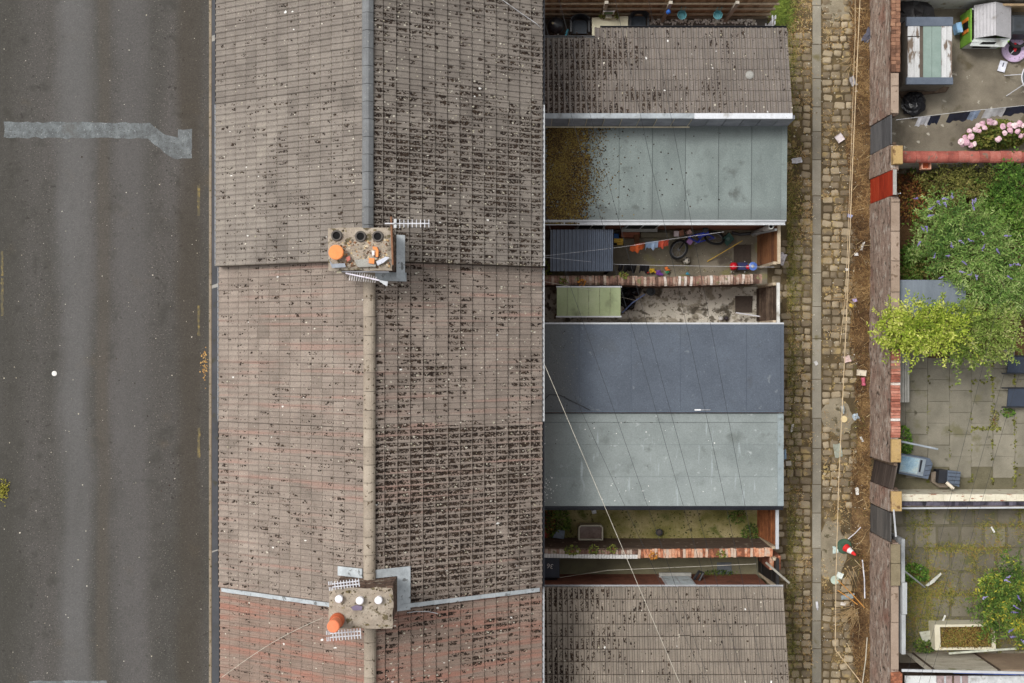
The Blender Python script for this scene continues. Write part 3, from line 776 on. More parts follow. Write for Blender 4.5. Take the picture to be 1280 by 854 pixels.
# rusty bar along the east edge of the first stack, carrying an aerial
def rod(m, a, b, r=.012, n=6): return m.tube([a, b], r, n)
t = thing("television_aerial", "aerial on the rusty bar pointing east over the grey rear slope", "aerial", P(489, 300, ZT), "television aerials on the chimney stacks")
m = MB(); rod(m, P(489, 271, ZT + .34), P(491, 331, ZT + .12), .024); m.build("bracket", RUST, t)
za = ZT + .38
m = MB(); rod(m, P(481, 279.5, za), P(537, 279.5, za), .014); m.build("boom", ALU, t)
for i in range(9):
    xx = 494.5 + i * 5.2
    m = MB(); rod(m, P(xx, 274.0 + (i > 1) * .6, za + .012), P(xx, 285.2 - (i > 1) * .8, za + .012), .009); m.build("element", ALU, t)
m = MB(); m.obox(P(494, 276.5, za + .05), (.06, .09, .05)); m.build("connector_box", WHITE_P, t)
m = MB(); m.obox(P(494, 283, za + .05), (.06, .07, .05)); m.build("connector_box", WHITE_P, t)
# the second aerial, hung south of the stack
t = thing("television_aerial", "drooping aerial with a broad white fin below the open pots", "aerial", P(450, 345, ZT - .3), "television aerials on the chimney stacks")
za = ZT - .15
m = MB(); rod(m, P(432, 341.5, za), P(474, 350.5, za), .018); m.build("boom", plain("white_aerial", 232, 226, 236, .4, .04), t)
fz = za
MB().prism([(X(p[0], fz), Y(p[1], fz)) for p in ((472, 350), (485, 352), (484, 358), (480, 356))], fz - .02, fz + .02).build("fin", WHITE_P, t)
for i in range(12):
    xx = 437.5 + i * 2.9; yy = 341.5 + (xx - 432) * .21
    m = MB(); rod(m, P(xx + 1.0, yy - 6.0 + i * .25, za - .05), P(xx - .8, yy + 8 - i * .35, za - .05), .011, 5); m.build("element", plain("dull_aerial", 196, 192, 190) if i == 0 else MATS["dull_aerial"], t)
m = MB(); rod(m, P(425, 339.5, za + .02), P(486, 339.8, za + .02), .016); m.build("mast_arm", ALU, t)
m = MB(); m.obox(P(424, 340, za + .03), (.1, .05, .06)); m.build("bracket", plain("brass_grey", 196, 188, 160), t)
# aerials on the second stack
def yagi(lab, base, boom_a, boom_b, nel, half, refl, za, double=True):
    t = thing("television_aerial", lab, "aerial", base, "television aerials on the chimney stacks")
    A, B = Vector(boom_a), Vector(boom_b); d = (B - A); nrm = Vector((-d.y, d.x)).normalized()
    Q = lambda p, z=za: P(p.x, p.y, z)
    m = MB(); rod(m, Q(A), Q(B), .014); m.build("boom", ALU, t)
    if double:
        o2 = nrm * -half * 1.15
        m = MB(); rod(m, Q(A + o2), Q(B + o2), .014); m.build("boom", ALU, t)
    for i in range(nel):
        c = A.lerp(B, .1 + .88 * i / (nel - 1))
        m = MB(); rod(m, Q(c - nrm * half * (2.0 if double else 1), za + .015), Q(c + nrm * half, za + .015), .011, 5); m.build("element", ALU, t)
    for s_ in (-1, 1):
        c = A.lerp(B, .03) + nrm * s_ * refl * .5 - nrm * (half * .5 if double else 0)
        for k in range(3):
            m = MB(); e = c + d.normalized() * -(k * 2.0 + 1)
            rod(m, Q(e - nrm * refl * .32, za + k * .03), Q(e + nrm * refl * .32, za + k * .03), .011, 5); m.build("reflector_rod", ALU, t)
    m = MB(); m.tube([Q(A.lerp(B, .12), za), Q(A.lerp(B, .12), za - .55)], .017); m.build("mast", RUST, t)
    return t
yagi("aerial with paired booms along the north edge of the stack with white caps", P(430, 728, ZT - .1), (415.5, 734), (449.5, 730), 9, 3.4, 7, ZT + .22, True)
yagi("aerial with paired booms south of the stack with white caps", P(430, 793, ZT - .1), (412.5, 797), (451.5, 794), 10, 4.3, 8, ZT + .1, True)
# ---------------------------------------------------------------- wires
def wire(name, lab, pts, r, mat, sag=0.0, n=14, grp=None):
    pts = [Vector(p) for p in pts]; out = []
    for i in range(len(pts) - 1):
        for k in range(n):
            f = k / n; p = pts[i].lerp(pts[i + 1], f)
            p.z -= sag * 4 * f * (1 - f); out.append(p)
    out.append(pts[-1])
    return MB().tube(out, r, 5).build(name, mat, label=lab, cat="cable", group=grp)
POLE = P(1031, 1218, 8.0)
t = thing("telegraph_pole", "telegraph pole in the alley beyond the bottom edge", "pole", (POLE.x, POLE.y, 0))
MB().tube([(POLE.x, POLE.y, -.3), (POLE.x, POLE.y, 8.3)], .14, 10, r1=.1).build("shaft", plain("tarred_timber", 74, 62, 50), t)
MB().obox((POLE.x, POLE.y, 8.05), (1.3, .09, .11)).build("cross_arm", plain("arm_timber", 80, 68, 56), t)
EV = 5.35
wire("telephone_wire", "pale thick telephone wire slanting over the grey felt roof to the tan tiled lean-to", [P(679, 452, EV), POLE + Vector((-.5, 0, 0))], .0062, CABLE_C)
lab = ["first thin dark wire from the left over the blue-grey felt roof", "second thin dark wire from the left over the blue-grey felt roof", "third thin dark wire from the left over the blue-grey felt roof",
       "fourth thin dark wire from the left over the blue-grey felt roof", "fifth and rightmost thin dark wire over the blue-grey felt roof", "short dark wire reaching the eaves above the grey felt roof"]
for i, (px, py, e) in enumerate(((678, 258, EV + .1), (678, 18, EV + .2), (696, -10, EV + .2), (769, 0, 5.6), (811, 0, 5.6), (679, 410, EV))):
    o = wire("telephone_wire", lab[i], [P(px, py, e) if i in (0, 5) else P(px, py, e) + (P(px, py, e) - (POLE + Vector((-.3 + .13 * i, 0, 0)))) * .3, POLE + Vector((-.3 + .13 * i, 0, 0))], .0046, CABLE_K, grp="telephone wires fanning from the pole")
for i, (px, py, lab) in enumerate(((1255, 350, "left thin wire over the slabbed garden with the bench"), (1290, 342, "middle thin wire over the slabbed garden with the bench"), (1320, 310, "right thin wire over the slabbed garden with the bench"))):
    wire("telephone_wire", lab, [P(px, py, 4.6), POLE + Vector((.2 + .12 * i, 0, 0))], .0038, CABLE_K, grp="telephone wires fanning from the pole")
a = P(404, 772, 7.9)
pts = [a]
for i in range(1, 13):
    f = i / 12; px, py = 404 + (277 - 404) * f, 772 + (847 - 772) * f - 6 * math.sin(math.pi * f)
    zz = slope_z(X(px, 6.6), 5.28) + .09
    pts.append(P(px, py, zz))
MB().tube(pts, .006, 5).build("aerial_cable", CABLE_C, label="cream cable curving down the front slope from the lower stack", cat="cable")
pts = [P(px, py, slope_z(X(px, 6.2), 5.68) + .1) for (px, py) in ((600, -20), (628, 0), (652, 17), (671, 30))] + [P(677, 36, 5.68), P(678, 60, 5.6), P(678.5, 128, 5.6)]
MB().tube(pts, .009, 5).build("aerial_cable", CABLE_G, label="white cable crossing the top roof corner to the rear gutter", cat="cable")
pts = [P(px, py, slope_z(X(px, 6.7), 5.28) + .1) for (px, py) in ((509, 766), (520, 764.5), (535, 764.5), (547, 767))]
MB().tube(pts, .01, 5).build("aerial_cable", CABLE_G, label="short loose cable on the red tiles beside the lead apron", cat="cable")
# ---------------------------------------------------------------- rear extensions
FELT_G = mk("green_grey_felt", [S(97, 105, 103), S(117, 126, 123), S(132, 141, 138)], scale=.8, detail=7, orand=.3, fine=(34, .3), bump=.25, rough=.92, stretch=(1.6, .7, 1), bands=[(5.95, .5, S(92, 98, 97), .8, 1), (3.5, .35, S(100, 106, 105), .6, 1)], spots=[(1.4, .52, .35, S(98, 104, 102), (1.5, .5, 1)), (30, .68, .04, S(150, 158, 156)), (2.6, .62, .12, S(92, 97, 94))])
FELT_B = mk("slate_blue_felt", [S(72, 78, 87), S(84, 91, 101), S(95, 103, 113)], scale=.7, detail=6, orand=.15, fine=(34, .34), bump=.25, rough=.9, bands=[(.9, 1.3, S(92, 94, 94), .9, 0)], spots=[(1.0, .58, .3, S(80, 84, 88)), (30, .67, .05, S(112, 120, 130)), (2.2, .63, .16, S(76, 80, 86)), (4.5, .68, .05, S(104, 110, 116))])
FELT_W = mk("pale_grey_felt", [S(114, 121, 119), S(131, 138, 136), S(143, 150, 148)], scale=.8, detail=7, orand=.2, fine=(34, .28), bump=.25, rough=.92, bands=[(.8, .8, S(112, 116, 114), .8, 0)], spots=[(1.2, .54, .3, S(114, 121, 120)), (2.0, .64, .08, S(150, 158, 158), (3.2, .45, 1)), (30, .68, .04, S(156, 164, 162)), (2.4, .62, .14, S(108, 114, 111)), (5, .67, .06, S(154, 160, 158))])
BITUMEN = mk("bitumen_bead", [S(58, 62, 62), S(86, 92, 92)], scale=6, fine=(40, .4)); plain("blue_seam", 64, 72, 84); plain("pale_seam", 108, 116, 116)
LEADP = mk("lead_panel", [S(98, 101, 106), S(122, 125, 131), S(144, 147, 154)], scale=2.5, orand=.5, fine=(30, .25), rough=.7)
CREAM_W = plain("cream_timber", 186, 176, 152)
GREYB = plain("grey_lead_step", 150, 156, 160)
def ext(name, lab, x0, x1, y0, y1, zt):
    t = thing("rear_extension", lab, "extension", ((x0 + x1) / 2, (y0 + y1) / 2, 0), "rear extensions facing the alley")
    MB().box(x0, x1, y0, y1, -.05, zt).build("wall", BRICKW, t)
    return t
def window(par, x0, x1, z0, z1, y, s, mat=None):
    wv = MB().box(x0, x1, min(y, y + s * .05), max(y, y + s * .05), z0, z1).build("window", WHITE_P, par)
    nx = 2
    for i in range(nx):
        a = x0 + .05 + (x1 - x0 - .05) * i / nx; b_ = x0 + (x1 - x0 - .05) * (i + 1) / nx
        MB().box(a, b_, min(y + s * .04, y + s * .056), max(y + s * .04, y + s * .056), z0 + .06, z1 - .06).build("pane", mat or SOOT_DARK, wv)
    MB().box(x0 - .05, x1 + .05, min(y, y + s * .14), max(y, y + s * .14), z0 - .07, z0 - .003).build("sill", CONC_L, wv)
XI = .504
# 1: tiled, falls north
t = ext("e", "rear extension with a brown-grey tiled roof, mossy at its west end", XI, 7.55, 6.12, 8.5, 2.66)
th = math.atan2(.65, 2.5); zl, zh, yh = 2.8, 3.45, Y(142.5, 3.45)
x1 = X(983.2, 2.8)
rf = MB().hexa([(XI, yh - .05, 2.64), (x1, yh - .05, 2.64), (x1, yh + 2.2, 2.64), (XI, yh + 2.2, 2.64)],
               [(XI, yh - .05, zh - .02), (x1, yh - .05, zh - .02), (x1, yh + 2.2, zh - .59), (XI, yh + 2.2, zh - .59)]).build("roof", DECK, t)
g1 = 2.56 / 8; nc = 24; pit = (x1 - XI) / nc
M1 = Matrix.Translation((x1, yh, zh)) @ Matrix.Rotation(math.pi / 2, 4, 'Z') @ Matrix.Rotation(th, 4, 'Y')
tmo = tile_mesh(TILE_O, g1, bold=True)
place_tiles(rf, lay_tiles(rf, M1, nc, 8, pit, g1, tmo, TILE_O, 0, skip=lambda k, j: k == 7 and j > 17), TILE_O, 300)
roof_moss(rf, M1, nc, 8, pit, g1, lambda px, py: np.where((px < 750) & (py < 50), 0, .12 + 15 * np.clip((805 - px) / 110, 0, 1) ** 1.2 * (.35 + .9 * vnoise(px, py, 1 / 16, 21)) + 1.0 * bell(px, 810, 60) * vnoise(px, py, 1 / 12, 22)), 501)
lichen(rf, M1, 2.5, x1 - XI, 60, 502, size=.012); lichen(rf, M1, 2.5, 4.0, 14, 503, DROP, "bird_droppings", .015)
MB().lathe([(.1, 0), (.12, .02), (.08, .05), (.02, .06)], P(937, 94, 3.2), 9).build("mortar_lump", CONC_L, rf)
gutter(t, (2.46, Y(34.8, 2.72), 2.74), (x1 + .02, Y(34.8, 2.72), 2.74), .05, BLACK_P)
gutter(t, (XI + .25, Y(47, 2.8), 2.82), (2.44, Y(47, 2.8), 2.82), .05, plain("grey_gutter", 110, 110, 110))
MB().box(XI, 4.96, yh - .13, yh + .01, zh - .02, zh + .045).build("ridge_flashing", GREYB, t)
MB().box(4.965, X(990, zh), yh - .14, yh + .01, zh - .02, zh + .055).build("ridge_flashing", plain("bright_white_flashing", 200, 202, 206, .5, .05), t)
MB().box(x1 - .005, x1 + .04, yh - .05, yh + 2.45, zh - .75, zh - .68).build("verge", plain("grey_verge", 132, 130, 126), t)
ya, yb = yh - .135, Y(158, 2.62)
for i in range(15):
    xa = XI + .12 + i * .477; xb = min(xa + .462, 7.72)
    if xa > 7.6: break
    j = random.uniform(-.01, .01)
    MB().hexa([(xa, yb, 2.56), (xb, yb, 2.56), (xb, ya + .1, 2.56), (xa, ya + .1, 2.56)], [(xa, ya + j, zh - .02), (xb, ya - j, zh - .02), (xb, ya + .1, zh - .02), (xa, ya + .1, zh - .02)]).build("lead_panel", LEADP, t)
    if i < 9: MB().hexa([(xb + .002, yb - .008, 2.58), (xb + .014, yb - .008, 2.58), (xb + .014, ya, 2.58), (xb + .002, ya, 2.58)], [(xb + .002, ya - .02, zh - .03), (xb + .014, ya - .02, zh - .03), (xb + .014, ya + .03, zh - .03), (xb + .002, ya + .03, zh - .03)]).build("batten", CREAM_W, t)
MB().box(XI, 4.97, yb - .045, yb - .012, 2.6, 2.66).build("base_batten", CREAM_W, t)
# 2: green-grey felt
y0, y1_ = 3.38, 6.0
t = ext("e", "rear extension with a flat green-grey felt roof and a brown moss patch", XI, 7.62, y0, 6.1, 2.42)
xe = X(983.2, 2.55); ya, yb = Y(275, 2.5), yb + .02
rf = MB().box(XI, xe, ya, yb, 2.425, 2.515).build("roof", FELT_G, t)
seams = [XI] + [X(p, 2.55) for p in (691, 732, 773.7, 815, 856.5, 897.7, 939, 976)] + [xe]
for i in range(len(seams) - 1):
    za = .006 * (i % 2) + (.02 if i == len(seams) - 2 else 0)
    MB().hexa([(seams[i], ya, 2.516), (seams[i + 1], ya, 2.516), (seams[i + 1], yb, 2.516), (seams[i], yb, 2.516)],
              [(seams[i], ya, 2.522 + za), (seams[i + 1] + .0, ya, 2.53 + za), (seams[i + 1], yb, 2.63 + za), (seams[i], yb, 2.622 + za)]).build("felt_sheet", FELT_G, rf)
    if 0 < i < 9: MB().hexa([(seams[i] - .004, ya, 2.52), (seams[i] + .003, ya, 2.52), (seams[i] + .003, yb, 2.62), (seams[i] - .004, yb, 2.62)], [(seams[i] - .003, ya, 2.541), (seams[i] + .002, ya, 2.541), (seams[i] + .003, yb, 2.641), (seams[i] - .004, yb, 2.641)]).build("seam", BITUMEN, rf)
rs = np.random.RandomState(77)
n = 16000
pxx = 682 + np.abs(rs.gamma(1.7, 24, n)); pyy = rs.uniform(160, 274, n)
lim = 745 + 30 * (pyy < 175) * (1 - (pyy - 160) / 15) - 12 * np.clip((pyy - 240) / 30, 0, 1) + 16 * (vnoise(pxx, pyy, 1 / 14, 5) - .5) + rs.normal(-4, 11, n)
keep = (pxx < lim) & (rs.uniform(0, 1, n) < .35 + .9 * vnoise(pxx, pyy, 1 / 9, 15))
far = (rs.uniform(0, 1, n) < .03) & (pxx < 800)
k_ = keep | far
pxx, pyy = pxx[k_], pyy[k_]; n = len(pxx)
zz = 2.547 + .1 * (275 - pyy) / 117
clumps("moss_patch", np.stack([X(pxx, 2.55), Y(pyy, 2.55), zz], 1), np.where(pxx < 735, rs.uniform(.012, .032, n), rs.uniform(.008, .022, n)), MOSS_Y, rf, flat=.6, seed=78)
n = 70
pxx = rs.uniform(740, 900, n) ** 1; pyy = rs.uniform(165, 262, n); zz = 2.535 + .1 * (275 - pyy) / 117
clumps("moss_tufts", np.stack([X(pxx, 2.55), Y(pyy, 2.55), zz], 1), rs.uniform(.008, .03, n), MOSS, rf, flat=.5, seed=79)
MB().box(XI + .1, xe, ya - .03, ya - .002, 2.36, 2.53).build("fascia", WHITE_P, t)
gutter(t, (XI + .1, ya - .09, 2.5), (xe - .02, ya - .09, 2.5), .055, WHITE_P)
n = 160
clumps("gutter_silt", np.stack([rs.uniform(XI + .3, 1.9, n), ya - .09 + rs.normal(0, .015, n), np.full(n, 2.47)], 1), rs.uniform(.01, .03, n), MOSS_Y, t, flat=.5, seed=80)
window(t, 3.3, 4.25, .9, 2.0, y0, -1)
window(t, 1.9, 2.7, .9, 2.0, y0, -1)
MB().tube([P(970, 287, 2.2), P(941, 293, .9), P(941, 293, .05)], .04, 8).build("downpipe", plain("grey_pipe", 132, 134, 132), t)
# 3 and 4: felt roofs
t = ext("e", "rear extension with a smooth slate-blue felt roof", XI, 7.5, -1.93, .44, 2.6)
xe = X(979.5, 2.78); ya, yb = Y(515.5, 2.78), Y(405.5, 2.78)
rf = MB().box(XI, xe, ya, yb, 2.6, 2.77).build("roof", FELT_B, t)
for i, (a, b_) in enumerate(((XI, X(724, 2.78)), (X(724, 2.78), X(789, 2.78)), (X(789, 2.78), X(850.5, 2.78)), (X(850.5, 2.78), X(933, 2.78)), (X(933, 2.78), xe))):
    MB().box(a, b_ - .001, ya + .0, yb, 2.771, 2.776 + .004 * (i % 2)).build("felt_sheet", FELT_B, rf)
    if i: MB().box(a - .005, a + .005, ya + .06, yb, 2.772, 2.7825).build("seam", MATS['blue_seam'], rf)
MB().box(xe - .075, xe + .004, ya - .002, yb + .003, 2.78, 2.8).build("edge_trim", FELT_B, rf)
MB().box(XI, xe - .08, ya - .004, ya + .05, 2.782, 2.795).build("edge_trim", FELT_B, rf)
MB().box(XI, xe + .006, yb + .004, yb + .05, 2.66, 2.79).build("fascia", WHITE_P, t)
n = 110
clumps("moss_tufts", np.stack([X(rs.uniform(682, 722, n), 2.78), Y(rs.uniform(412, 512, n), 2.78), np.full(n, 2.782)], 1), rs.uniform(.005, .018, n), mk("felt_dirt", [S(50, 50, 46), S(130, 130, 124)], arand=1.4), rf, flat=.4, seed=81)
MB().tube([P(680, 500, 2.81), P(687, 493, 2.83), P(700, 494, 2.81), P(722, 505, 2.8), P(738, 513, 2.8)], .012, 5).build("cable", CABLE_K, t)
MB().obox(P(872, 512.5, 2.82), (.17, .035, .05), .02).build("wall_clip", plain("white_clip", 230, 230, 232), t)
MB().tube([P(874, 512.5, 2.82), P(888, 512.5, 2.8)], .008, 5).build("clip_arm", CABLE_G, t)
t = ext("e", "rear extension with a pale grey felt roof and faint white streaks", XI, 7.5, -4.52, -1.94, 2.5)
xe4 = X(979.5, 2.66); ya, yb = Y(632.5, 2.66), Y(517, 2.66)
rf = MB().box(XI, xe4, ya, yb, 2.5, 2.652).build("roof", FELT_W, t)
sy = [ya, Y(596, 2.66), Y(556, 2.66), Y(528, 2.66), yb]
for i in range(4):
    MB().box(XI, xe4 - .17, sy[i], sy[i + 1] - .001, 2.653, 2.659 + .005 * (i % 2)).build("felt_sheet", FELT_W, rf)
    if i: MB().box(XI, xe4 - .18, sy[i] - .005, sy[i] + .005, 2.654, 2.667).build("seam", BITUMEN if i == 3 else MATS['pale_seam'], rf)
MB().box(xe4 - .169, xe4 - .0, ya, yb, 2.653, 2.672).build("edge_trim", plain("pale_edge", 134, 144, 146, .8, .08), rf)
MB().box(XI, xe4, ya - .045, ya - .002, 2.5, 2.66).build("fascia", BLACK_P, t)
gutter(t, (XI + .1, ya - .08, 2.62), (xe4, ya - .08, 2.62), .04, BLACK_P)
n = 130
clumps("paint_flecks", np.stack([X(np.concatenate([rs.uniform(680, 900, 60), rs.normal(682, 5, 70).clip(679.5, 700)]), 2.66), Y(np.concatenate([rs.uniform(520, 630, 60), rs.normal(607, 14, 70)]), 2.66), np.full(n, 2.665)], 1),
       rs.uniform(.004, .02, n), DROP, rf, flat=.15, seed=82)
n = 46
clumps("moss_tufts", np.stack([X(rs.uniform(690, 860, n), 2.66), Y(np.where(rs.uniform(0, 1, n) < .5, 528, rs.uniform(525, 625, n)), 2.66), np.full(n, 2.665)], 1), rs.uniform(.006, .02, n), MOSS, rf, flat=.4, seed=83)
for (px, py) in ((984, 570), (985, 578)):
    pass
# 5: tiled, falls north
yw = -7.06
t = ext("e", "rear extension with a tan ribbed tile roof at the bottom", XI, 7.4, -9.8, yw, 2.6)
x1 = X(978.6, 2.8); g5 = .335; nr5 = 9; th5 = math.atan(.27)
yl = Y(735.5, 2.8); yh5 = yl - nr5 * g5 * math.cos(th5); zh5 = 2.8 + nr5 * g5 * math.sin(th5)
rf = MB().hexa([(XI, yh5, 2.6), (x1, yh5, 2.6), (x1, yl - .02, 2.6), (XI, yl - .02, 2.6)], [(XI, yh5, zh5 - .02), (x1, yh5, zh5 - .02), (x1, yl - .02, 2.76), (XI, yl - .02, 2.76)]).build("roof", DECK, t)
nc = 24; pit = (x1 - XI) / nc
M5 = Matrix.Translation((x1, yh5, zh5)) @ Matrix.Rotation(math.pi / 2, 4, 'Z') @ Matrix.Rotation(th5, 4, 'Y')
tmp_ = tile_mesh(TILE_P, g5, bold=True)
place_tiles(rf, lay_tiles(rf, M5, nc, nr5, pit, g5, tmp_, TILE_P, 0), TILE_P, 300)
roof_moss(rf, M5, nc, nr5, pit, g5, lambda px, py: .1 + 9 * np.clip((770 - px) / 85, 0, 1) * (.2 + 1.1 * vnoise(px, py, 1 / 12, 31)), 511)
n = 60
rsx = np.random.RandomState(91)
clumps("moss_tufts", np.stack([rsx.uniform(0, 3, n), rsx.uniform(0, 5, n), np.full(n, .02)], 1), rsx.uniform(.015, .05, n), MOSS, rf, M5, flat=.5, seed=84)
lichen(rf, M5, 3, x1 - XI, 60, 513, size=.012); lichen(rf, M5, 3, 5, 9, 514, DROP, "bird_droppings", .018)
gutter(t, (XI + .1, yl + .045, 2.77), (x1 + .02, yl + .045, 2.77), .045, WHITE_P)
window(t, X(826, .5), X(862, .5), .5, 2.1, yw, 1, plain("net_curtain", 196, 204, 206))

# ---------------------------------------------------------------- yards
Y_DARK = mk("dark_yard_concrete", [S(76, 72, 66), S(98, 92, 84), S(112, 106, 96)], scale=1.6, fine=(50, .4), bump=.4)
Y_CONC = mk("yard_concrete", [S(96, 89, 76), S(122, 114, 98), S(148, 139, 122)], scale=1.4, detail=8, fine=(60, .4), bump=.4, spots=[(2.2, .58, .1, S(124, 118, 80)), (1.3, .6, .12, S(92, 84, 74))])
Y_WHITE = mk("flaking_white_concrete", [S(166, 160, 146), S(194, 188, 174), S(212, 206, 194)], scale=1.6, detail=8, fine=(60, .3), bump=.4, spots=[(2.6, .52, .07, S(146, 138, 122)), (5, .57, .05, S(104, 97, 84)), (1.6, .6, .06, S(84, 78, 67)), (9, .6, .05, S(122, 114, 100))])
Y_MOSS = mk("mossy_concrete", [S(84, 82, 42), S(112, 107, 60), S(142, 131, 92), S(168, 156, 120)], scale=1.0, detail=9, contrast=2.4, fine=(34, .5), bump=.5, spots=[(2.0, .58, .12, S(86, 90, 42)), (6, .62, .06, S(70, 64, 40))])
Y_DAMP = mk("damp_yard_concrete", [S(88, 83, 66), S(112, 107, 86), S(132, 126, 96)], scale=1.2, detail=8, fine=(60, .4), bump=.4)
for (nm, y0, y1_, m_) in (("a", 8.45, 10.1, Y_DARK), ("b", 1.66, 3.5, Y_CONC), ("c", .38, 1.655, Y_WHITE), ("d", -6.1, -4.4, Y_MOSS), ("e", -7.2, -6.105, Y_DAMP)):
    struct("yard_ground", MB().box(.45, 7.75, y0, y1_, -.16, 0), m_)
COPING = mk("mossy_coping_brick", [S(92, 70, 60), S(132, 100, 86), S(150, 122, 106), S(176, 160, 146)], orand=1.1, scale=6, fine=(50, .4), bump=.5, spots=[(7, .6, .06, S(116, 112, 80))])
COPING_O = mk("orange_coping_brick", [S(120, 76, 56), S(176, 112, 82), S(204, 150, 118), S(190, 168, 150)], orand=1.5, scale=8, fine=(50, .4), bump=.5)
COPING_P = mk("pale_coping_brick", [S(140, 110, 92), S(178, 160, 146), S(206, 198, 190)], orand=1.3, scale=8, fine=(50, .35), bump=.4)
RENDER_D = mk("dirty_render_wall", [S(70, 58, 50), S(98, 82, 70), S(120, 106, 92)], scale=2.5, detail=8, fine=(40, .4), bump=.5, stretch=(1, 1, 3), spots=[(5, .62, .06, S(150, 138, 120))])
def coping_mesh(w, L_, h, mat, round_=True):
    m = MB()
    sec = [(-L_ / 2, 0), (-L_ / 2, h * .45), (-L_ * .28, h * .88), (0, h), (L_ * .28, h * .88), (L_ / 2, h * .45), (L_ / 2, 0)] if round_ else [(-L_ / 2, 0), (-L_ / 2, h * .9), (-L_ * .46, h), (L_ * .46, h), (L_ / 2, h * .9), (L_ / 2, 0)]
    k = len(sec)
    m.mesh_add([(x, u, z) for x in (0, w) for (u, z) in sec], [(i, i + 1, k + i + 1, k + i)[::-1] for i in range(k - 1)] + [tuple(range(k)), tuple(range(k, 2 * k))[::-1]])
    return m.data("coping_brick", mat)
W1 = thing("yard_wall", "yard wall with rounded mossy coping bricks between the toy yard and the flaking white yard", "wall", (4, 1.76, 0))
bend = lambda x: 1.76 - .03 * math.exp(-((x - 4.2) / .9) ** 2) + .05 * max(0, x - 5.6) / 1.6
m = MB()
xs = np.linspace(.5, 7.2, 24)
for a, b_ in zip(xs[:-1], xs[1:]):
    m.hexa([(a, bend(a) - .115, -.05), (b_, bend(b_) - .115, -.05), (b_, bend(b_) + .115, -.05), (a, bend(a) + .115, -.05)], [(a, bend(a) - .115, 1.72), (b_, bend(b_) - .115, 1.72), (b_, bend(b_) + .115, 1.72), (a, bend(a) + .115, 1.72)])
m.build("wall", RENDER_D, W1)
cm = coping_mesh(.074, .27, .11, COPING); cmo = coping_mesh(.074, .25, .08, COPING_O, False); cmp_ = coping_mesh(.07, .275, .1, COPING_P)
x = .72
while x < 7.15:
    o = link("coping_brick", cmp_ if 4.3 < x and random.random() < .3 else cm, W1, (x, bend(x) + random.uniform(-.012, .012), 1.722 + random.uniform(-.006, .012)))
    o.rotation_euler = (random.gauss(0, .03), random.gauss(0, .03), random.gauss(0, .05))
    x += .083
W2 = thing("yard_wall", "yard wall with orange brick-on-edge coping between the mossy yard and the bin yard", "wall", (4, -6.1, 0))
b2 = lambda x: -6.08 - .035 * math.sin(max(0, x - .7) * .48)
m = MB()
xs = np.linspace(.5, 7.55, 20)
for a, b_ in zip(xs[:-1], xs[1:]):
    m.hexa([(a, b2(a) - .11, -.05), (b_, b2(b_) - .11, -.05), (b_, b2(b_) + .14, -.05), (a, b2(a) + .14, -.05)], [(a, b2(a) - .11, 1.62), (b_, b2(b_) - .11, 1.62), (b_, b2(b_) + .125, 1.62), (a, b2(a) + .125, 1.62)])
m.build("wall", RENDER_D, W2)
cma = coping_mesh(.072, .13, .07, COPING, False); cmw = coping_mesh(.072, .12, .06, plain("whitewashed_brick", 206, 204, 200, .8, .1, orand=.5), False)
x = .72
while x < 7.45:
    if x < 3.6:
        o = link("coping_brick", cma, W2, (x, b2(x) + .03 + random.uniform(-.006, .006), 1.622)); o2 = link("coping_brick", cmw, W2, (x, b2(x) - .1, 1.602 + random.uniform(0, .008)))
    else:
        o = link("coping_brick", cmo, W2, (x, b2(x) + random.uniform(-.012, .012), 1.622 + random.uniform(-.004, .01)))
    o.rotation_euler = (random.gauss(0, .02), random.gauss(0, .02), random.gauss(0, .04))
    x += .081
pier = MB(); pier.box(7.46, 7.78, -6.62, -6.2, -.05, 1.5); pier.build("pier", BRICKW, W2)
for i in range(4):
    o = link("coping_brick", cmo, W2, (7.47 + i * .079, -6.41, 1.502)); o.scale = (1, 1.6, 1)
# back gates of the yards
WOOD_B = mk("brown_gate_timber", [S(82, 52, 34), S(118, 78, 50), S(142, 98, 64)], scale=6, stretch=(1, .4, 1), orand=.7, fine=(40, .35), rough=.8)
WOOD_D = mk("dark_gate_timber", [S(56, 44, 36), S(84, 68, 56), S(112, 96, 80)], scale=6, orand=.7, fine=(40, .4))
POST = mk("pale_post_timber", [S(150, 134, 110), S(196, 180, 156)], scale=5, fine=(40, .3), orand=.4)
def ygate(lab, x, y0, y1_, h, mat, nb, cap, lean=0.0):
    t = thing("yard_gate", lab, "gate", (x, (y0 + y1_) / 2, 0), "back gates of the yards")
    for i in range(nb):
        z0, z1 = .06 + (h - .06) * i / nb, .06 + (h - .06) * (i + 1) / nb - .02
        xa, xb = x + lean * z0, x + lean * z1
        MB().hexa([(xa, y0, z0), (xa + .03, y0, z0), (xa + .03, y1_, z0), (xa, y1_, z0)], [(xb, y0, z1), (xb + .03, y0, z1), (xb + .03, y1_, z1), (xb, y1_, z1)]).build("board", mat, t)
    for y in (y0 - .09, y1_ + .01):
        MB().box(x + lean * .6, x + .1 + lean * .6, y, y + .08, -.1, h + .08).build("post", POST, t)
    for z in (.4, h - .35):
        MB().box(x - .025 + lean * z, x - .003 + lean * z, y0 + .04, y1_ - .04, z, z + .09).build("ledge", mat, t)
    MB().box(x + lean * h - .02, x + lean * h + .07, y0 - .08, y1_ + .08, h + .09, h + .15).build("capping", cap, t)
    return t
ygate("brown boarded gate with a pale capping at the end of the toy yard", 7.42, 2.3, 3.32, 1.85, WOOD_B, 7, POST, .1)
ygate("dark weathered gate with a thin white capping beside the flaking white yard", 7.4, .62, 1.6, 1.85, WOOD_D, 6, plain("thin_white_cap", 190, 188, 182), .1)
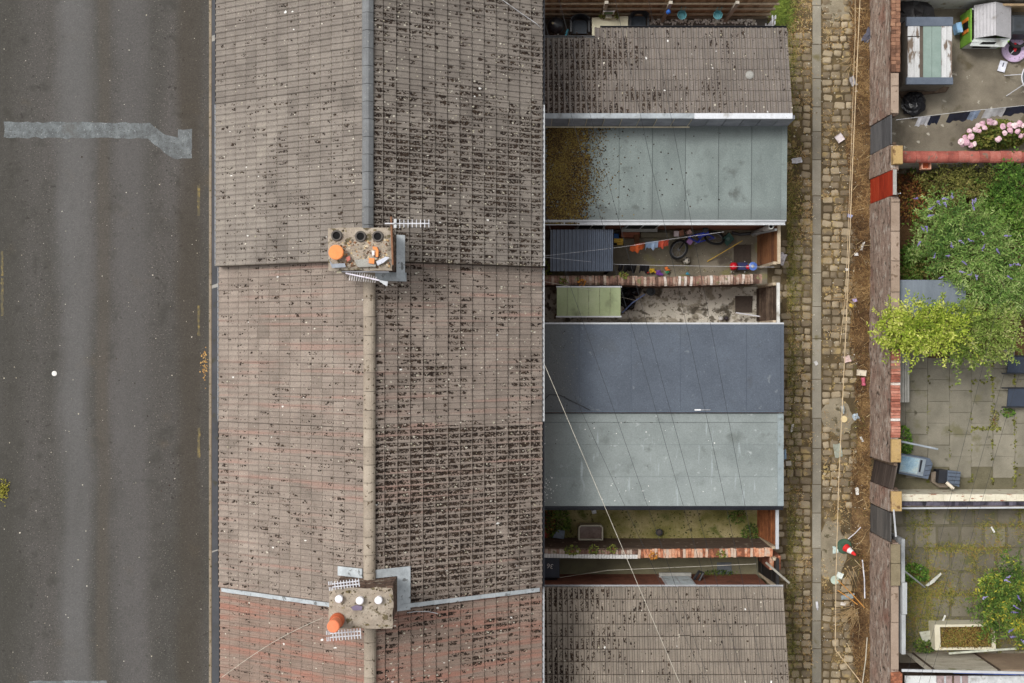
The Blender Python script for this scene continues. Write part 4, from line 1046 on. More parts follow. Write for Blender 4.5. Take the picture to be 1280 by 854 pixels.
ygate("orange-brown gate with a white capping at the end of the mossy yard", 7.42, -5.88, -4.7, 1.7, mk("orange_gate_timber", [S(96, 56, 34), S(140, 86, 52), S(168, 112, 70)], scale=5, orand=.6, fine=(40, .35)), 5, WHITE_P, .1)
t = ygate("black gate standing for the dark void at the end of the bin yard", 7.45, -6.98, -6.3, 1.75, plain("void_black", 24, 22, 22), 5, plain("void_black_cap", 30, 28, 28), .08)  # black boards stand for a dark void, its shade put into the colour
MB().obox(P(972, 716, 1.9), (.9, .06, .05), -.72).build("loose_batten", plain("grey_batten", 142, 138, 128), label="loose grey batten lying over the black gate", cat="batten")
# timber fence at the north end of the first yard
t = thing("board_fence", "timber fence of brown boards with three pale rails behind the barbecue", "fence", (4, 9.81, 0))
FENCE = mk("brown_fence_board", [S(122, 97, 72), S(156, 130, 100), S(182, 158, 126)], orand=.8, scale=4, stretch=(2, 2, .5), fine=(40, .4))
bm = MB().box(0, .145, 0, .018, .05, 1.8).data("board", FENCE)
for i in range(48):
    o = link("board", bm, t, (.55 + i * .149, 9.83 + (i % 2) * .012, random.uniform(-.02, .02)))
for z in (.42, .95, 1.45):
    MB().box(.55, 7.75, 9.77, 9.822, z, z + .09).build("rail", POST, t)
for px in (752, 828, 907):
    MB().box(X(px, .1) - .05, X(px, .1) + .05, 9.68, 9.765, -.05, 1.9).build("post", plain("grey_post", 170, 162, 148), t)
MB().box(.55, 7.75, 9.79, 9.825, .0, .16).build("gravel_board", plain("gravel_board", 128, 118, 100), t)
t = thing("picket_gate", "white-grey picket gate at the alley end of the barbecue yard", "gate", (7.6, 9.4, 0))
for i in range(5):
    MB().obox((7.55 + .02 * i, 8.75 + i * .16, .85), (.022, .11, 1.5)).build("picket", plain("peeling_white_paint", 178, 180, 184, .8, .2) if i == 0 else MATS["peeling_white_paint"], t)
for z in (.45, 1.3):
    MB().obox((7.6, 9.07, z), (.03, .9, .07), 0).build("rail", MATS["peeling_white_paint"], t)
# ---------------------------------------------------------------- things in the yards
def single(mb, name, mat, lab, cat, group=None, smooth=False): return mb.build(name, mat, label=lab, cat=cat, group=group, smooth=smooth)
BLACK_M = mk("black_enamel", [S(30, 31, 34), S(48, 50, 54)], scale=4, rough=.32, fine=(20, .1), spec=.5)
# barbecue yard
b = P(695, 32, .75)
t = thing("kettle_barbecue", "round black kettle barbecue in the yard corner", "barbecue", (b.x, b.y, 0))
MB().lathe([(.05, -.22), (.17, -.16), (.235, -.04), (.24, 0)], b, 20).build("bowl", BLACK_M, t, smooth=True)
MB().lathe([(.25, -.01), (.25, .02), (.2, .11), (.1, .165), (.01, .175)], b, 20).build("lid", BLACK_M, t, smooth=True)
MB().lathe([(.03, 0), (.035, .03), (.01, .05)], b + Vector((-.1, .02, .15)), 10).build("vent_knob", plain("beige_knob", 170, 160, 130), t)
for k in range(3):
    a = k * 2.1 + .4
    MB().tube([b + Vector((.1 * math.cos(a), .1 * math.sin(a), -.2)), (b.x + .24 * math.cos(a), b.y + .24 * math.sin(a), 0)], .014).build("leg", ALU, t)
b = P(708, 43, .45)
single(MB().obox(b, (.05, .3, .42), -.35, .3), "plastic_board", plain("teal_plastic", 60, 140, 160), "teal plastic board leaning beside the kettle barbecue", "board")
def garden_chair(lab, px, py, rz):
    b = P(px, py, .42)
    t = thing("garden_chair", lab, "chair", (b.x, b.y, 0), "black garden chairs by the cream table")
    Rz = Matrix.Translation((b.x, b.y, 0)) @ Matrix.Rotation(rz, 4, 'Z')
    def add(nm, m, mat=BLACK_M, sm=False):
        m.v = [tuple(Rz @ Vector(p)) for p in m.v]; m.build(nm, mat, t, smooth=sm)
    m = MB(); m.prism([(-.2, -.2), (.2, -.2), (.23, 0), (.21, .2), (-.21, .2), (-.23, 0)], .41, .44); add("seat", m, plain("dark_blue_plastic", 46, 56, 66, .45))
    m = MB()
    for i in range(8):
        a0, a1 = math.pi * (.12 + .76 * i / 8), math.pi * (.12 + .76 * (i + 1) / 8)
        f = lambda a, r, z: (math.cos(a) * r, .06 + math.sin(a) * r * .75, z)
        m.hexa([f(a0, .24, .44), f(a0, .27, .44), f(a1, .27, .44), f(a1, .24, .44)], [f(a0, .28, .84), f(a0, .31, .84), f(a1, .31, .84), f(a1, .28, .84)])
    add("backrest", m)
    for sx in (-1, 1):
        m = MB(); m.box(sx * .27 - .03, sx * .27 + .03, -.2, .16, .62, .65); add("armrest", m)
        for sy in (-1, 1):
            m = MB(); m.tube([(sx * .22, sy * .18, .42), (sx * .26, sy * .22, 0)], .02); add("leg", m)
garden_chair("black moulded garden chair between the barbecue and the cream table", 724.5, 34, 0)
garden_chair("black garden chair at the far end of the cream table", 798, 29, 0)
zt = .72
t = thing("garden_table", "cream rectangular garden table with small pots", "table", P(764, 30, 0))
CREAMT = mk("cream_table", [S(196, 190, 162), S(216, 212, 186)], scale=3, fine=(30, .1), rough=.6)
MB().prism([(X(p[0], zt), Y(p[1], zt)) for p in ((740, 22), (785, 20), (785, 48), (740, 48))], zt - .03, zt).build("table_top", CREAMT, t)
for (px, py) in ((742, 24), (783, 22), (742, 46), (783, 46)):
    q = P(px, py, zt); MB().box(q.x - .02, q.x + .02, q.y - .02, q.y + .02, 0, zt - .031).build("leg", CREAMT, t)
GREENL = mk("potted_leaf", [S(70, 84, 36), S(130, 134, 56)], arand=1.2)
for (px, py, lab, r) in ((751.5, 21.5, "dark green pot plant on the cream table", .07), (771.5, 21.5, "yellow-green pot plant on the cream table", .07)):
    b = P(px, py, zt)
    t = thing("pot_plant", lab, "plant", b)
    MB().lathe([(.04, 0), (.055, .09)], b, 10).build("pot", plain("brown_pot", 96, 74, 56), t)
    pts = np.array(b) + np.stack([RS.normal(0, r * .6, 60), RS.normal(0, r * .6, 60), RS.uniform(.08, .16, 60)], 1)
    leaves("foliage", pts, .05, GREENL, t, seed=int(px))
MB().obox(P(760.5, 20, zt + .1), (.17, .17, .2)).build("lantern", plain("grey_lantern", 168, 166, 150), label="pale square lantern on the cream table", cat="lantern")
t = thing("hanging_sign", "small green and white sign on the fence above the cream table", "sign", P(761, 8, 1.2))
MB().obox((P(761, 8, 1.2).x, 9.66, 1.1), (.34, .02, .3)).build("board", plain("sign_white", 214, 218, 220), t)
MB().obox((P(761, 8, 1.2).x, 9.646, 1.1), (.26, .008, .2)).build("green_panel", plain("sign_green", 50, 104, 56), t)
for (px, lab) in ((853, "left turquoise basket hanging on the fence rail"), (898, "right turquoise basket hanging on the fence rail")):
    b = Vector((P(px, 6, 1.1).x, 9.62, 1.0))
    t = thing("hanging_basket", lab, "basket", b, "turquoise baskets on the fence")
    TQ = MATS.get("turquoise") or plain("turquoise", 104, 164, 172)
    MB().lathe([(.1, -.1), (.13, 0), (.14, .02), (.12, .02), (.09, -.08)], b, 14).build("bowl", TQ, t)
    for s_ in (-1, 1): MB().tube([b + Vector((s_ * .07, .08, 0)), b + Vector((s_ * .06, .13, .35))], .01).build("hook", TQ, t)
b = P(836, 2.5, 1.5); MB().blob((b.x, 9.6, 1.4), .07, .2).build("peg_bag", plain("bright_blue_cloth", 40, 96, 180), label="bright blue bag hung on the fence post", cat="bag")
n = 210
clumps("white_pebbles", np.stack([X(RS.uniform(812, 945, n)), 9.72 + RS.normal(0, .05, n), np.full(n, .01)], 1), RS.uniform(.02, .05, n), mk("pebble_white", [S(200, 194, 180), S(240, 238, 232)], arand=1.3), flat=.9, label="line of white pebbles at the foot of the fence", cat="pebbles")

# toy yard: canopy, bicycle, toys, washing
t = thing("corrugated_canopy", "dark slate-blue corrugated lean-to canopy against the toy yard wall", "canopy", P(727, 315, 0))
zc = 2.05
m = MB(); xa, xb = X(688, zc), X(766.5, zc); yN, yS = Y(287.5, zc), Y(339, zc)
npf = 16; w_ = (xb - xa) / npf; prof = []
for i in range(npf):
    x = xa + i * w_; prof += [(x, 0), (x + w_ * .45, 0), (x + w_ * .6, .055), (x + w_ * .85, .055)]
prof.append((xb, 0))
for (a, b_) in zip(prof[:-1], prof[1:]):
    m.q([(a[0], yS, zc - .06 + a[1]), (b_[0], yS, zc - .06 + b_[1]), (b_[0], yN, zc + .06 + b_[1]), (a[0], yN, zc + .06 + a[1])])
    m.q([(a[0], yS, zc - .07 + a[1]), (a[0], yN, zc + .05 + a[1]), (b_[0], yN, zc + .05 + b_[1]), (b_[0], yS, zc - .07 + b_[1])])
m.build("roof_sheet", mk("slate_blue_sheet", [S(64, 72, 86), S(90, 100, 116)], scale=2, rough=.3, fine=(20, .1), spec=.5), t)
for (a, b_) in ((xa + .06, yS + .06), (xb - .06, yS + .06), (xb - .06, yN - .06), (xa + .06, yN - .06)):
    MB().box(a - .03, a + .03, b_ - .03, b_ + .03, 0, zc - .1).build("post", WOOD_D, t)
for y in (yS + .06, yN - .06): MB().box(xa, xb, y - .02, y + .02, zc - .17, zc - .1).build("beam", WOOD_D, t)
t = thing("polycarbonate_canopy", "pale green panelled canopy with white edges beside the black bags", "canopy", P(736, 377, 0))
xa, xb = X(696, zc), X(776, zc); yN, yS = Y(359.5, zc), Y(395, zc)
GRP = mk("algae_green_panel", [S(126, 136, 98), S(146, 156, 118), S(158, 164, 130)], scale=1.6, orand=.4, fine=(30, .15), rough=.5, spots=[(2, .62, .14, S(112, 118, 88))])
for i in range(6):
    a = xa + (xb - xa) * i / 6; b_ = xa + (xb - xa) * (i + 1) / 6 - .008
    MB().hexa([(a, yS, zc - .03), (b_, yS, zc - .03), (b_, yN, zc + .03), (a, yN, zc + .03)], [(a, yS, zc - .012), (b_, yS, zc - .012), (b_, yN, zc + .048), (a, yN, zc + .048)]).build("panel", GRP, t)
for (y, z) in ((yS - .02, zc - .03), (yN + .02, zc + .03)): MB().box(xa - .02, xb + .02, y - .022, y + .018, z - .04, z + .03).build("edge_trim", WHITE_P, t)
for (a, b_) in ((xa + .06, yS + .06), (xb - .06, yS + .06), (xb - .06, yN - .06), (xa + .06, yN - .06)):
    MB().box(a - .03, a + .03, b_ - .03, b_ + .03, 0, zc - .08).build("post", POST, t)
# bicycle leaning on the wall
RUBBER = plain("tyre_rubber", 34, 34, 34, .8); BLUE = plain("blue_frame_paint", 40, 60, 170, .35); STEEL = plain("spoke_steel", 130, 130, 132, .4)
t = thing("bicycle", "blue bicycle leaning over in the toy yard", "bicycle", P(870, 303, 0))
def wheel(c, nrm, r):
    M = Matrix.Translation(c) @ Vector(nrm).to_track_quat('Z', 'Y').to_matrix().to_4x4()
    o = MB().torus(r, .035, M).build("wheel", RUBBER, t)
    MB().torus(r - .05, .012, M, 24, 5).build("rim", STEEL, o)
    m = MB()
    for k in range(10):
        a = k * math.pi / 5; m.tube([M @ Vector((0, 0, 0)), M @ Vector(((r - .05) * math.cos(a), (r - .05) * math.sin(a), 0))], .004, 4)
    m.build("spokes", STEEL, o, kind='stuff')
    MB().lathe([(.03, -.04), (.03, .04)], (0, 0, 0), 8, M).build("hub", STEEL, o)
wa, wb = P(848.5, 312, .28), P(893, 297.5, .3)
wheel(wa, (-.6, .25, .75), .29); wheel(wb, (.12, .72, .7), .29)
sd = Vector((.02, .28, .38))
bbk, head, seatp = wa.lerp(wb, .52) + Vector((0, .03, .05)), wa.lerp(wb, .18) + sd * 1.0, wa.lerp(wb, .66) + sd * .9
m = MB()
for a, b_ in ((bbk, head), (bbk, seatp), (head, seatp), (bbk, wb), (seatp, wb)): m.tube([a, b_], .024, 7)
m.build("frame", BLUE, t)
MB().tube([head, wa], .02, 7).build("fork", BLACK_M, t)
MB().tube([head + Vector((-.25, -.06, .12)), head + Vector((0, .05, .1)), head + Vector((.22, .12, .12))], .017, 6).build("handlebar", BLACK_M, t)
MB().blob(seatp + sd * .25, .1, .1, .4).build("saddle", BLACK_M, t)
MB().obox(wa.lerp(wb, .62) + sd * .75, (.34, .13, .1), .3).build("frame_bag", BLUE, t)
MB().tube([bbk + Vector((-.1, -.06, 0)), bbk + Vector((.1, .06, 0))], .02, 6).build("crank", STEEL, t)
# football
b = P(858, 326, .11)
t = thing("football", "black and white football by the front bicycle wheel", "ball", P(858, 326, 0))
MB().blob(b, .115, 0, 1, 16, 10).build("ball", plain("ball_white", 196, 190, 176, .5, .08), t, smooth=True)
for (a, e) in ((.3, 1.1), (1.6, .75), (2.9, .7), (4.2, .75), (5.4, .6), (0, 0)):
    d = Vector((math.cos(a) * math.cos(e), math.sin(a) * math.cos(e), math.sin(e))) if e else Vector((.5, -.1, .85)).normalized()
    MB().lathe([(.026, .112), (.025, .117), (.01, .118)], (0, 0, 0), 5, Matrix.Translation(b) @ d.to_track_quat('Z', 'Y').to_matrix().to_4x4()).build("patch", RUBBER, t)
# ride-on toy
t = thing("toy_trolley", "red and blue toy trolley under the washing line by the gate", "toy", P(928, 333, 0))
MB().blob(P(917, 333, .32), .13, .08, 1.1, 10, 6).build("red_seat", plain("toy_red", 196, 30, 44, .35), t, smooth=True)
MB().obox(P(928, 333, .25), (.3, .22, .1)).build("tray", plain("toy_navy", 40, 44, 90, .4), t)
MB().lathe([(.12, 0), (.13, .03), (.05, .06), (.02, .07)], P(941, 333, .4), 14).build("wheel_disc", plain("toy_blue", 88, 120, 196, .35), t)
MB().lathe([(.05, 0), (.02, .03)], P(941, 333, .47), 10).build("disc_centre", WHITE_P, t)
for (px, py) in ((914, 327), (931, 327), (914, 340), (931, 340)):
    MB().tube([P(px, py, .05), P(px, py, .4)], .015).build("leg", WHITE_P, t)
MB().blob(P(935, 334, .38), .07, .1).build("red_knob", MATS["toy_red"], t)
# heap of small toys on the wall foot
toys = [("purple_toy", "purple and white toy lying by the wall coping", (823, 341), (126, 76, 160), .09), ("yellow_toy", "yellow toy lying by the purple one", (815, 338), (226, 180, 50), .08),
        ("orange_toy", "orange stick toy on the wall beside the purple one", (833, 336), (232, 120, 60), .06), ("green_toy", "green toy at the wall east of the purple one", (833.5, 340), (60, 130, 90), .05),
        ("teal_toy", "teal toy lying further east along the wall", (859, 342), (50, 130, 150), .045), ("red_toy", "small red toy left of the yellow one", (808, 339), (200, 60, 50), .05)]
for (nm, lab, (px, py), c, r) in toys:
    z = 1.2 if nm != "teal_toy" else 1.0
    b = P(px, py, z); m = MB()
    m.blob((b.x, b.y, .14), r, .35, .8, 7, 5); m.obox((b.x + r * .6, b.y - .02, .15), (r * 2, r * .7, r * .7), random.uniform(-1, 1), .2, .3)
    q = P(px, py, .14); m.v = [(v[0] - b.x + q.x, v[1] - b.y + q.y, v[2]) for v in m.v]
    single(m, nm, plain(nm + "_plastic", *c, rough=.4), lab, "toy", "toys scattered along the yard wall")
t = thing("yellow_toy_truck", "yellow toy truck beside the corrugated canopy", "toy", P(773, 303, 0))
MB().obox(P(773, 301, .3), (.27, .12, .12)).build("body", plain("truck_yellow", 226, 176, 40, .4), t)
MB().obox(P(775, 305, .24), (.18, .07, .1)).build("cab", MATS["truck_yellow"], t)
for s_ in (-1, 1): MB().torus(.05, .022, Matrix.Translation(P(773 + s_ * 4, 305.5, .08)) @ Matrix.Rotation(math.pi / 2, 4, 'X'), 12, 6).build("wheel", RUBBER, t)
MB().box(P(767, 298, .2).x, P(773, 298, .2).x, Y(300, .2), Y(293, .2), 0, .34).build("blue_crate", plain("crate_blue", 40, 90, 150), label="blue crate at the corner of the corrugated canopy", cat="crate")
m = MB(); a, b_ = P(777, 296, .6), P(800, 282.5, .6)
m.box(a.x, b_.x, a.y, b_.y, 0, .5); single(m, "wooden_hutch", mk("red_brown_timber", [S(120, 70, 52), S(160, 100, 76)], scale=4, fine=(40, .3)), "red-brown wooden hutch under the felt roof gutter", "hutch")
MB().obox(P(796, 300, .5), (.16, .3, .04), .1).build("wooden_board", WOOD_B, label="small brown board beside the hutch", cat="board")
MB().box(X(801, .3), X(838, .3), Y(297, .3), Y(291, .3), 0, .3).build("stone_trough", mk("trough_stone", [S(104, 98, 82), S(136, 128, 108)], fine=(40, .3)), label="long stone trough under the extension window", cat="trough")
single(MB().tube([P(884, 327, .06), P(928, 301, .5)], .014, 6), "yellow_stick", plain("yellow_cane", 200, 164, 70), "thin yellow cane slanting across the toy yard floor", "cane")
decal("rubber_mat", [(917, 306), (939, 306), (939, 329), (917, 329)], .004, plain("brown_mat", 72, 62, 54, .9), label="brown rubber mat before the gate of the toy yard", cat="mat", t=.012)
decal("rubber_mat", [(919, 370), (941, 370), (940, 391), (919, 391)], .004, MATS["brown_mat"], label="brown rubber mat on the flaking white yard", cat="mat", t=.012)
t = thing("paddling_tray", "dark green tray tilted against the wall behind the rear wheel", "tray", P(910, 299, 0))
MB().obox(P(910, 299, .25), (.3, .28, .05), .75, .4).build("tray", plain("bottle_green", 50, 84, 76, .5), t)
MB().lathe([(.05, 0), (.06, .04)], P(910, 299, .3), 10).build("bowl", plain("grey_green", 84, 110, 104), t)
for k, (px, py, lab, c) in enumerate(((845, 292, "white and pink box by the handlebars", (206, 190, 190)), (851, 291, "brown box by the handlebars", (140, 90, 64)), (861, 291, "pale pink box above the bicycle", (196, 160, 150)), (861, 302, "purple patterned bag against the bicycle frame", (150, 110, 160)))):
    single(MB().obox(P(px, py, .45), (.14, .16, .2), .3 * k, .2), "small_box", plain("box_%s" % "abcd"[k], *c), lab, "box")
single(MB().tube([P(915, 291, .3), P(925, 293, .25), P(938, 292, .25)], .05, 7), "rolled_mat", BLACK_M, "black rolled mat at the foot of the downpipe", "mat")
# washing lines
def cloth(lab, px0, py0, px1, py1, z, drop, c, grp, seed, wave=.05):
    rng = random.Random(seed); a, b_ = P(px0, py0, z), P(px1, py1, z); m = MB(); n_, k_ = 14, 6
    d = (b_ - a); nrm = Vector((-d.y, d.x, 0)).normalized(); ph = rng.uniform(0, 6)
    side = []
    for i in range(n_ + 1):
        for j in range(k_ + 1):
            f, g_ = i / n_, j / k_
            off = wave * g_ ** .6 * (.6 * math.sin(f * 8 + ph) + .4 * math.sin(f * 19 + ph * 2)) - .17 * g_
            side.append(a.lerp(b_, f) + nrm * off + Vector((0, 0, -drop * g_ * (1 + .1 * math.sin(f * 5 + ph)))))
    K = k_ + 1; N_ = len(side)
    vs = [p + nrm * .006 for p in side] + [p - nrm * .006 for p in side]
    fs = []
    for i in range(n_):
        for j in range(k_):
            q = (i * K + j, (i + 1) * K + j, (i + 1) * K + j + 1, i * K + j + 1); fs += [q, tuple(N_ + x_ for x_ in q)[::-1]]
    m.mesh_add(vs, fs)
    nm = "cloth_%d_%d_%d" % c
    return m.build("hung_laundry", MATS.get(nm) or plain(nm, *c, rough=.9), label=lab, cat="laundry", group=grp, smooth=True)
zl = 1.75
single(MB().tube([P(680, 320, 2.6), P(760, 311, 2.1), P(790, 307, zl), P(835, 299.5, zl + .05), P(905, 290, 2.1)], .005, 5), "washing_line", CABLE_G, "washing line with orange and blue clothes over the toy yard", "line")
single(MB().tube([P(680, 321.5, 2.6), P(770, 330.5, zl), P(830, 332, zl), P(968, 334, 1.95)], .005, 5), "washing_line", CABLE_G, "washing line with dark clothes over the toy yard", "line")
G = "washing hung over the toy yard"
cloth("orange garment at the west end of the upper washing line", 788, 307, 806, 303.5, zl, .35, (232, 104, 52), G, 1, .07)
cloth("pale blue garment on the upper washing line", 807, 303, 823, 301.2, zl, .3, (164, 186, 214), G, 2, .06)
cloth("orange-red garment at the east end of the upper washing line", 823.5, 301.2, 836, 299.6, zl, .32, (232, 96, 70), G, 3, .06)
cloth("first small black garment on the lower washing line", 774, 330.5, 779, 330.7, zl, .3, (26, 24, 26), G, 4)
cloth("wide black garment on the lower washing line", 780.5, 330.8, 796, 331.3, zl, .4, (26, 24, 26), G, 5, .06)
cloth("narrow black garment at the east of the lower washing line", 800, 331.5, 812, 331.9, zl, .25, (30, 28, 32), G, 6)
# flaking white yard
n = 5
for k, (px, py, r, lab) in enumerate(((782, 364, .22, "black bin bag next to the green canopy"), (794, 362, .2, "black bin bag below the coping wall"), (786, 378, .24, "largest black bin bag by the green canopy"))):
    m = MB(); b = P(px, py, .2); m.blob((b.x, b.y, .2), r, .22, .9, 12, 8); single(m, "bin_bag", mk("bin_bag_black", [S(16, 16, 18), S(32, 32, 36)], rough=.28, fine=(14, .2), bump=.8) if k == 0 else MATS["bin_bag_black"], lab, "bag", "black bags in the white yard")
t = thing("black_tub", "round black tub beside the black bin bags", "tub", P(812, 365, 0))
MB().lathe([(.1, 0), (.13, .3), (.135, .32), (.1, .32), (.09, .1)], P(812, 365, 0), 16).build("tub", BLACK_M, t)
single(MB().tube([P(778, 391, .2), P(790, 379, .5), P(806, 368, .6)], .02, 6), "hose", plain("blue_white_hose", 120, 140, 190), "blue and white hose across the black bags", "hose")
single(MB().tube([P(680, 352, 2.7), P(740, 363, 2.1), P(800, 377, .9)], .005, 5), "washing_line", CABLE_C, "slack cream line over the green canopy", "line")
single(MB().tube([P(920, 391, .3), P(958, 397, .5)], .02, 6), "steel_pole", ALU, "bare metal pole lying near the clay pipe", "pole")
b = P(964, 399, 1.0)
t = thing("clay_pipe", "reddish clay pipe end standing beside the blue-grey roof corner", "pipe", (b.x, b.y, 0))
MB().lathe([(.1, 0), (.1, .98), (.13, 1.0), (.13, 1.1), (.075, 1.1), (.07, .9)], (b.x, b.y, 0), 16).build("pipe", mk("clay", [S(120, 80, 62), S(160, 112, 90)], fine=(40, .3)), t)
MB().lathe([(.068, .9), (.068, .92)], (b.x, b.y, .14), 14).build("bore", SOOT_DARK, t)
b = P(963, 283.5, 2.2)
t = thing("vent_pipe", "pale vent pipe end at the corner of the green-grey felt roof", "pipe", (b.x, b.y, 0))
MB().lathe([(.08, 0), (.08, 2.3), (.055, 2.3), (.05, 2.2)], (b.x, b.y, 0), 16).build("pipe", plain("vent_white", 186, 186, 180), t)
MB().lathe([(.05, 2.2), (.05, 2.22)], (b.x, b.y, .0), 12).build("bore", SOOT_DARK, t)
for k, (px, lab) in enumerate(((900, "small white jar by the blue-grey roof edge, westernmost"), (907, "dark jar by the blue-grey roof edge"), (923, "small pale jar by the blue-grey roof edge, easternmost"))):
    single(MB().lathe([(.06, 0), (.065, .14), (.03, .17)], P(px, 398, 0) + Vector((0, .0, 0)), 10), "jar", plain("jar_%s" % "abc"[k], *((190, 188, 184), (52, 46, 50), (176, 170, 156))[k]), lab, "jar")
# mossy yard
t = thing("sink_basin", "old cream stone sink with brown water in the mossy yard", "sink", P(738, 666, 0))
m = MB(); zs = .45
o_ = [(723, 675.5), (723, 659.5), (726, 656.5), (751, 656.5), (754, 659.5), (754, 675.5)]; i_ = [(724.6, 674), (724.6, 660.2), (726.8, 658), (750.2, 658), (752.4, 660.2), (752.4, 674)]
W_ = lambda L_, z: [(X(p[0], zs), Y(p[1], zs), z) for p in L_]
k = 6
m.mesh_add(W_(o_, 0) + W_(o_, zs) + W_(i_, zs) + W_(i_, .28), [(i, (i + 1) % k, k + (i + 1) % k, k + i)[::-1] for i in range(k)] + [(k + i, k + (i + 1) % k, 2 * k + (i + 1) % k, 2 * k + i)[::-1] for i in range(k)] + [(2 * k + i, 2 * k + (i + 1) % k, 3 * k + (i + 1) % k, 3 * k + i)[::-1] for i in range(k)])
m.build("basin", mk("cream_glaze", [S(166, 160, 140), S(196, 190, 172)], scale=5, rough=.5, fine=(40, .2)), t)
MB().prism([(p[0], p[1]) for p in W_(i_, 0)], .2, .33).build("water", mk("silted_water", [S(92, 74, 66), S(134, 114, 104)], scale=5, rough=.25, fine=(20, .2)), t)
single(MB().prism([(X(p[0], .3), Y(p[1], .3)) for p in ((691, 672), (697, 662.5), (706, 664), (705, 674))], .05, .3), "grey_crate", plain("blue_grey_crate", 112, 122, 136), "blue-grey box beside the stone sink", "box")
single(MB().blob(P(679.5, 668, .2), .13, .2), "red_bucket", plain("red_bucket", 150, 56, 46), "red bucket in the corner of the mossy yard", "bucket")
t = thing("black_pot", "small round black pot on the mossy yard floor", "pot", P(823, 664, 0))
MB().lathe([(.08, 0), (.1, .16), (.105, .17), (.08, .17), (.07, .1)], P(823, 664.5, 0), 14).build("pot", BLACK_M, t)
MB().lathe([(.075, .1), (.075, .12)], P(823, 664.5, 0), 12).build("soil", plain("pot_soil", 70, 60, 56), t)
single(MB().obox(P(742, 638.5, .3), (.12, .1, .5), .2), "white_box", WHITE_P, "small white box at the north edge of the mossy yard", "box")
LEAFG = mk("yard_leaf", [S(44, 62, 26), S(78, 100, 40), S(116, 130, 60)], arand=1.2, transl=.15)
LEAFR = mk("brown_leaf", [S(80, 44, 28), S(130, 78, 44), S(150, 120, 60)], arand=1.2)
def bush(name, lab, cat, px, py, rx, ry, h, n, mat, size=.06, seed=1, grp=None, z0=0.0, aspect=.5, tilt=.6):
    b = P(px, py, z0); rs_ = np.random.RandomState(seed)
    t = thing(name, lab, cat, b, grp)
    th = rs_.uniform(0, 2 * np.pi, n); r = np.sqrt(rs_.uniform(0, 1, n)); lob = .75 + .5 * vnoise(th * 1.2, th * 0, 1.4, seed)
    zz = z0 + h * (1 - (r * .9) ** 2) * rs_.uniform(.25, 1.0, n) ** .6
    pts = np.stack([b.x + np.cos(th) * r * rx * lob, b.y + np.sin(th) * r * ry * lob, zz], 1)
    leaves("foliage", pts, size, mat, t, seed=seed, aspect=aspect, tilt=tilt, az=th)
    m = MB(); rng = random.Random(seed)
    for k in range(6):
        a = rng.uniform(0, 6.28); m.tube([(b.x, b.y, z0 - .02), (b.x + math.cos(a) * rx * .3, b.y + math.sin(a) * ry * .3, z0 + h * .5), (b.x + math.cos(a) * rx * .6, b.y + math.sin(a) * ry * .6, z0 + h * .75)], .012, 5, r1=.004)
    m.build("stems", WOOD_B, t, kind='stuff')
    return t
bush("leafy_weed", "green leafy weed in the west end of the mossy yard", "weed", 694, 650, .42, .42, .5, 620, LEAFG, .08, 5)
bush("leafy_weed", "brown leafy weed in the corner of the mossy yard", "weed", 684, 650, .22, .5, .45, 380, LEAFR, .07, 6)
bush("leafy_weed", "green weed at the gate of the mossy yard", "weed", 939, 668, .26, .3, .35, 360, LEAFG, .07, 7)
bush("leafy_weed", "green weed under the north wall of the mossy yard", "weed", 922, 645, .26, .2, .2, 200, LEAFG, .06, 8)
bush("leafy_weed", "dark weeds along the window wall of the bin yard", "weed", 896, 721, .6, .2, .3, 500, LEAFG, .06, 9)
bush("leafy_weed", "yellow-green weed by the corner of the toy yard wall", "weed", 681, 338, .12, .3, 1.9, 140, GREENL, .1, 12)
for k, (px, py, lab) in enumerate(((716, 688, "first tuft of yellow weed on the orange coping, westernmost"), (742, 687, "small tuft of yellow weed on the orange coping"), (765, 686, "single sprig of weed on the orange coping"), (902, 692, "bright yellow weed on the east end of the orange coping"), (817, 694, "orange withered weed on the orange coping"))):
    bush("wall_weed", lab, "weed", px, py, .12 if k else .22, .1, .12, 60 if k else 120, GREENL if k != 4 else mk("orange_weed", [S(160, 100, 40), S(200, 140, 60)], arand=1), .06, 20 + k, "weeds rooted in the wall coping", 1.7)
for k, (px, py, lab) in enumerate(((704, 352, "small weed on the mossy coping over the green canopy"), (728, 353, "orange weed on the mossy coping over the green canopy"), (780, 344, "yellow weed on the mossy coping near the dark clothes"))):
    bush("wall_weed", lab, "weed", px, py, .11, .08, .1, 50, GREENL if k != 1 else MATS["orange_weed"], .06, 30 + k, "weeds rooted in the wall coping", 1.82)
n = 1500
ppx_, ppy_ = RS.uniform(682, 940, n), np.where(RS.uniform(0, 1, n) < .5, 675 - np.abs(RS.normal(0, 5, n)), RS.uniform(640, 676, n))
k_ = RS.uniform(0, 1, n) < .15 + 1.0 * np.clip(vnoise(ppx_, ppy_, 1 / 14, 51) - .4, 0, 1) * 2
clumps("yard_moss", np.stack([X(ppx_[k_]), Y(ppy_[k_]), np.full(k_.sum(), .0)], 1), RS.uniform(.01, .045, k_.sum()), mk("yard_moss_green", [S(52, 54, 24), S(84, 86, 36), S(120, 112, 62)], arand=1.1), flat=.4, label="moss and leaf litter over the floor of the mossy yard", cat="moss", seed=52)
n = 500
ppx_, ppy_ = RS.uniform(775, 940, n), np.where(RS.uniform(0, 1, n) < .5, 341 - np.abs(RS.normal(0, 3, n)), RS.uniform(292, 341, n))
clumps("yard_grit", np.stack([X(ppx_), Y(ppy_), np.full(n, .0)], 1), RS.uniform(.006, .025, n), mk("yard_grit_mix", [S(60, 52, 42), S(112, 100, 78), S(176, 166, 146)], arand=1.3), flat=.4, label="grit and leaves over the floor of the toy yard", cat="grit", seed=53)
n = 420
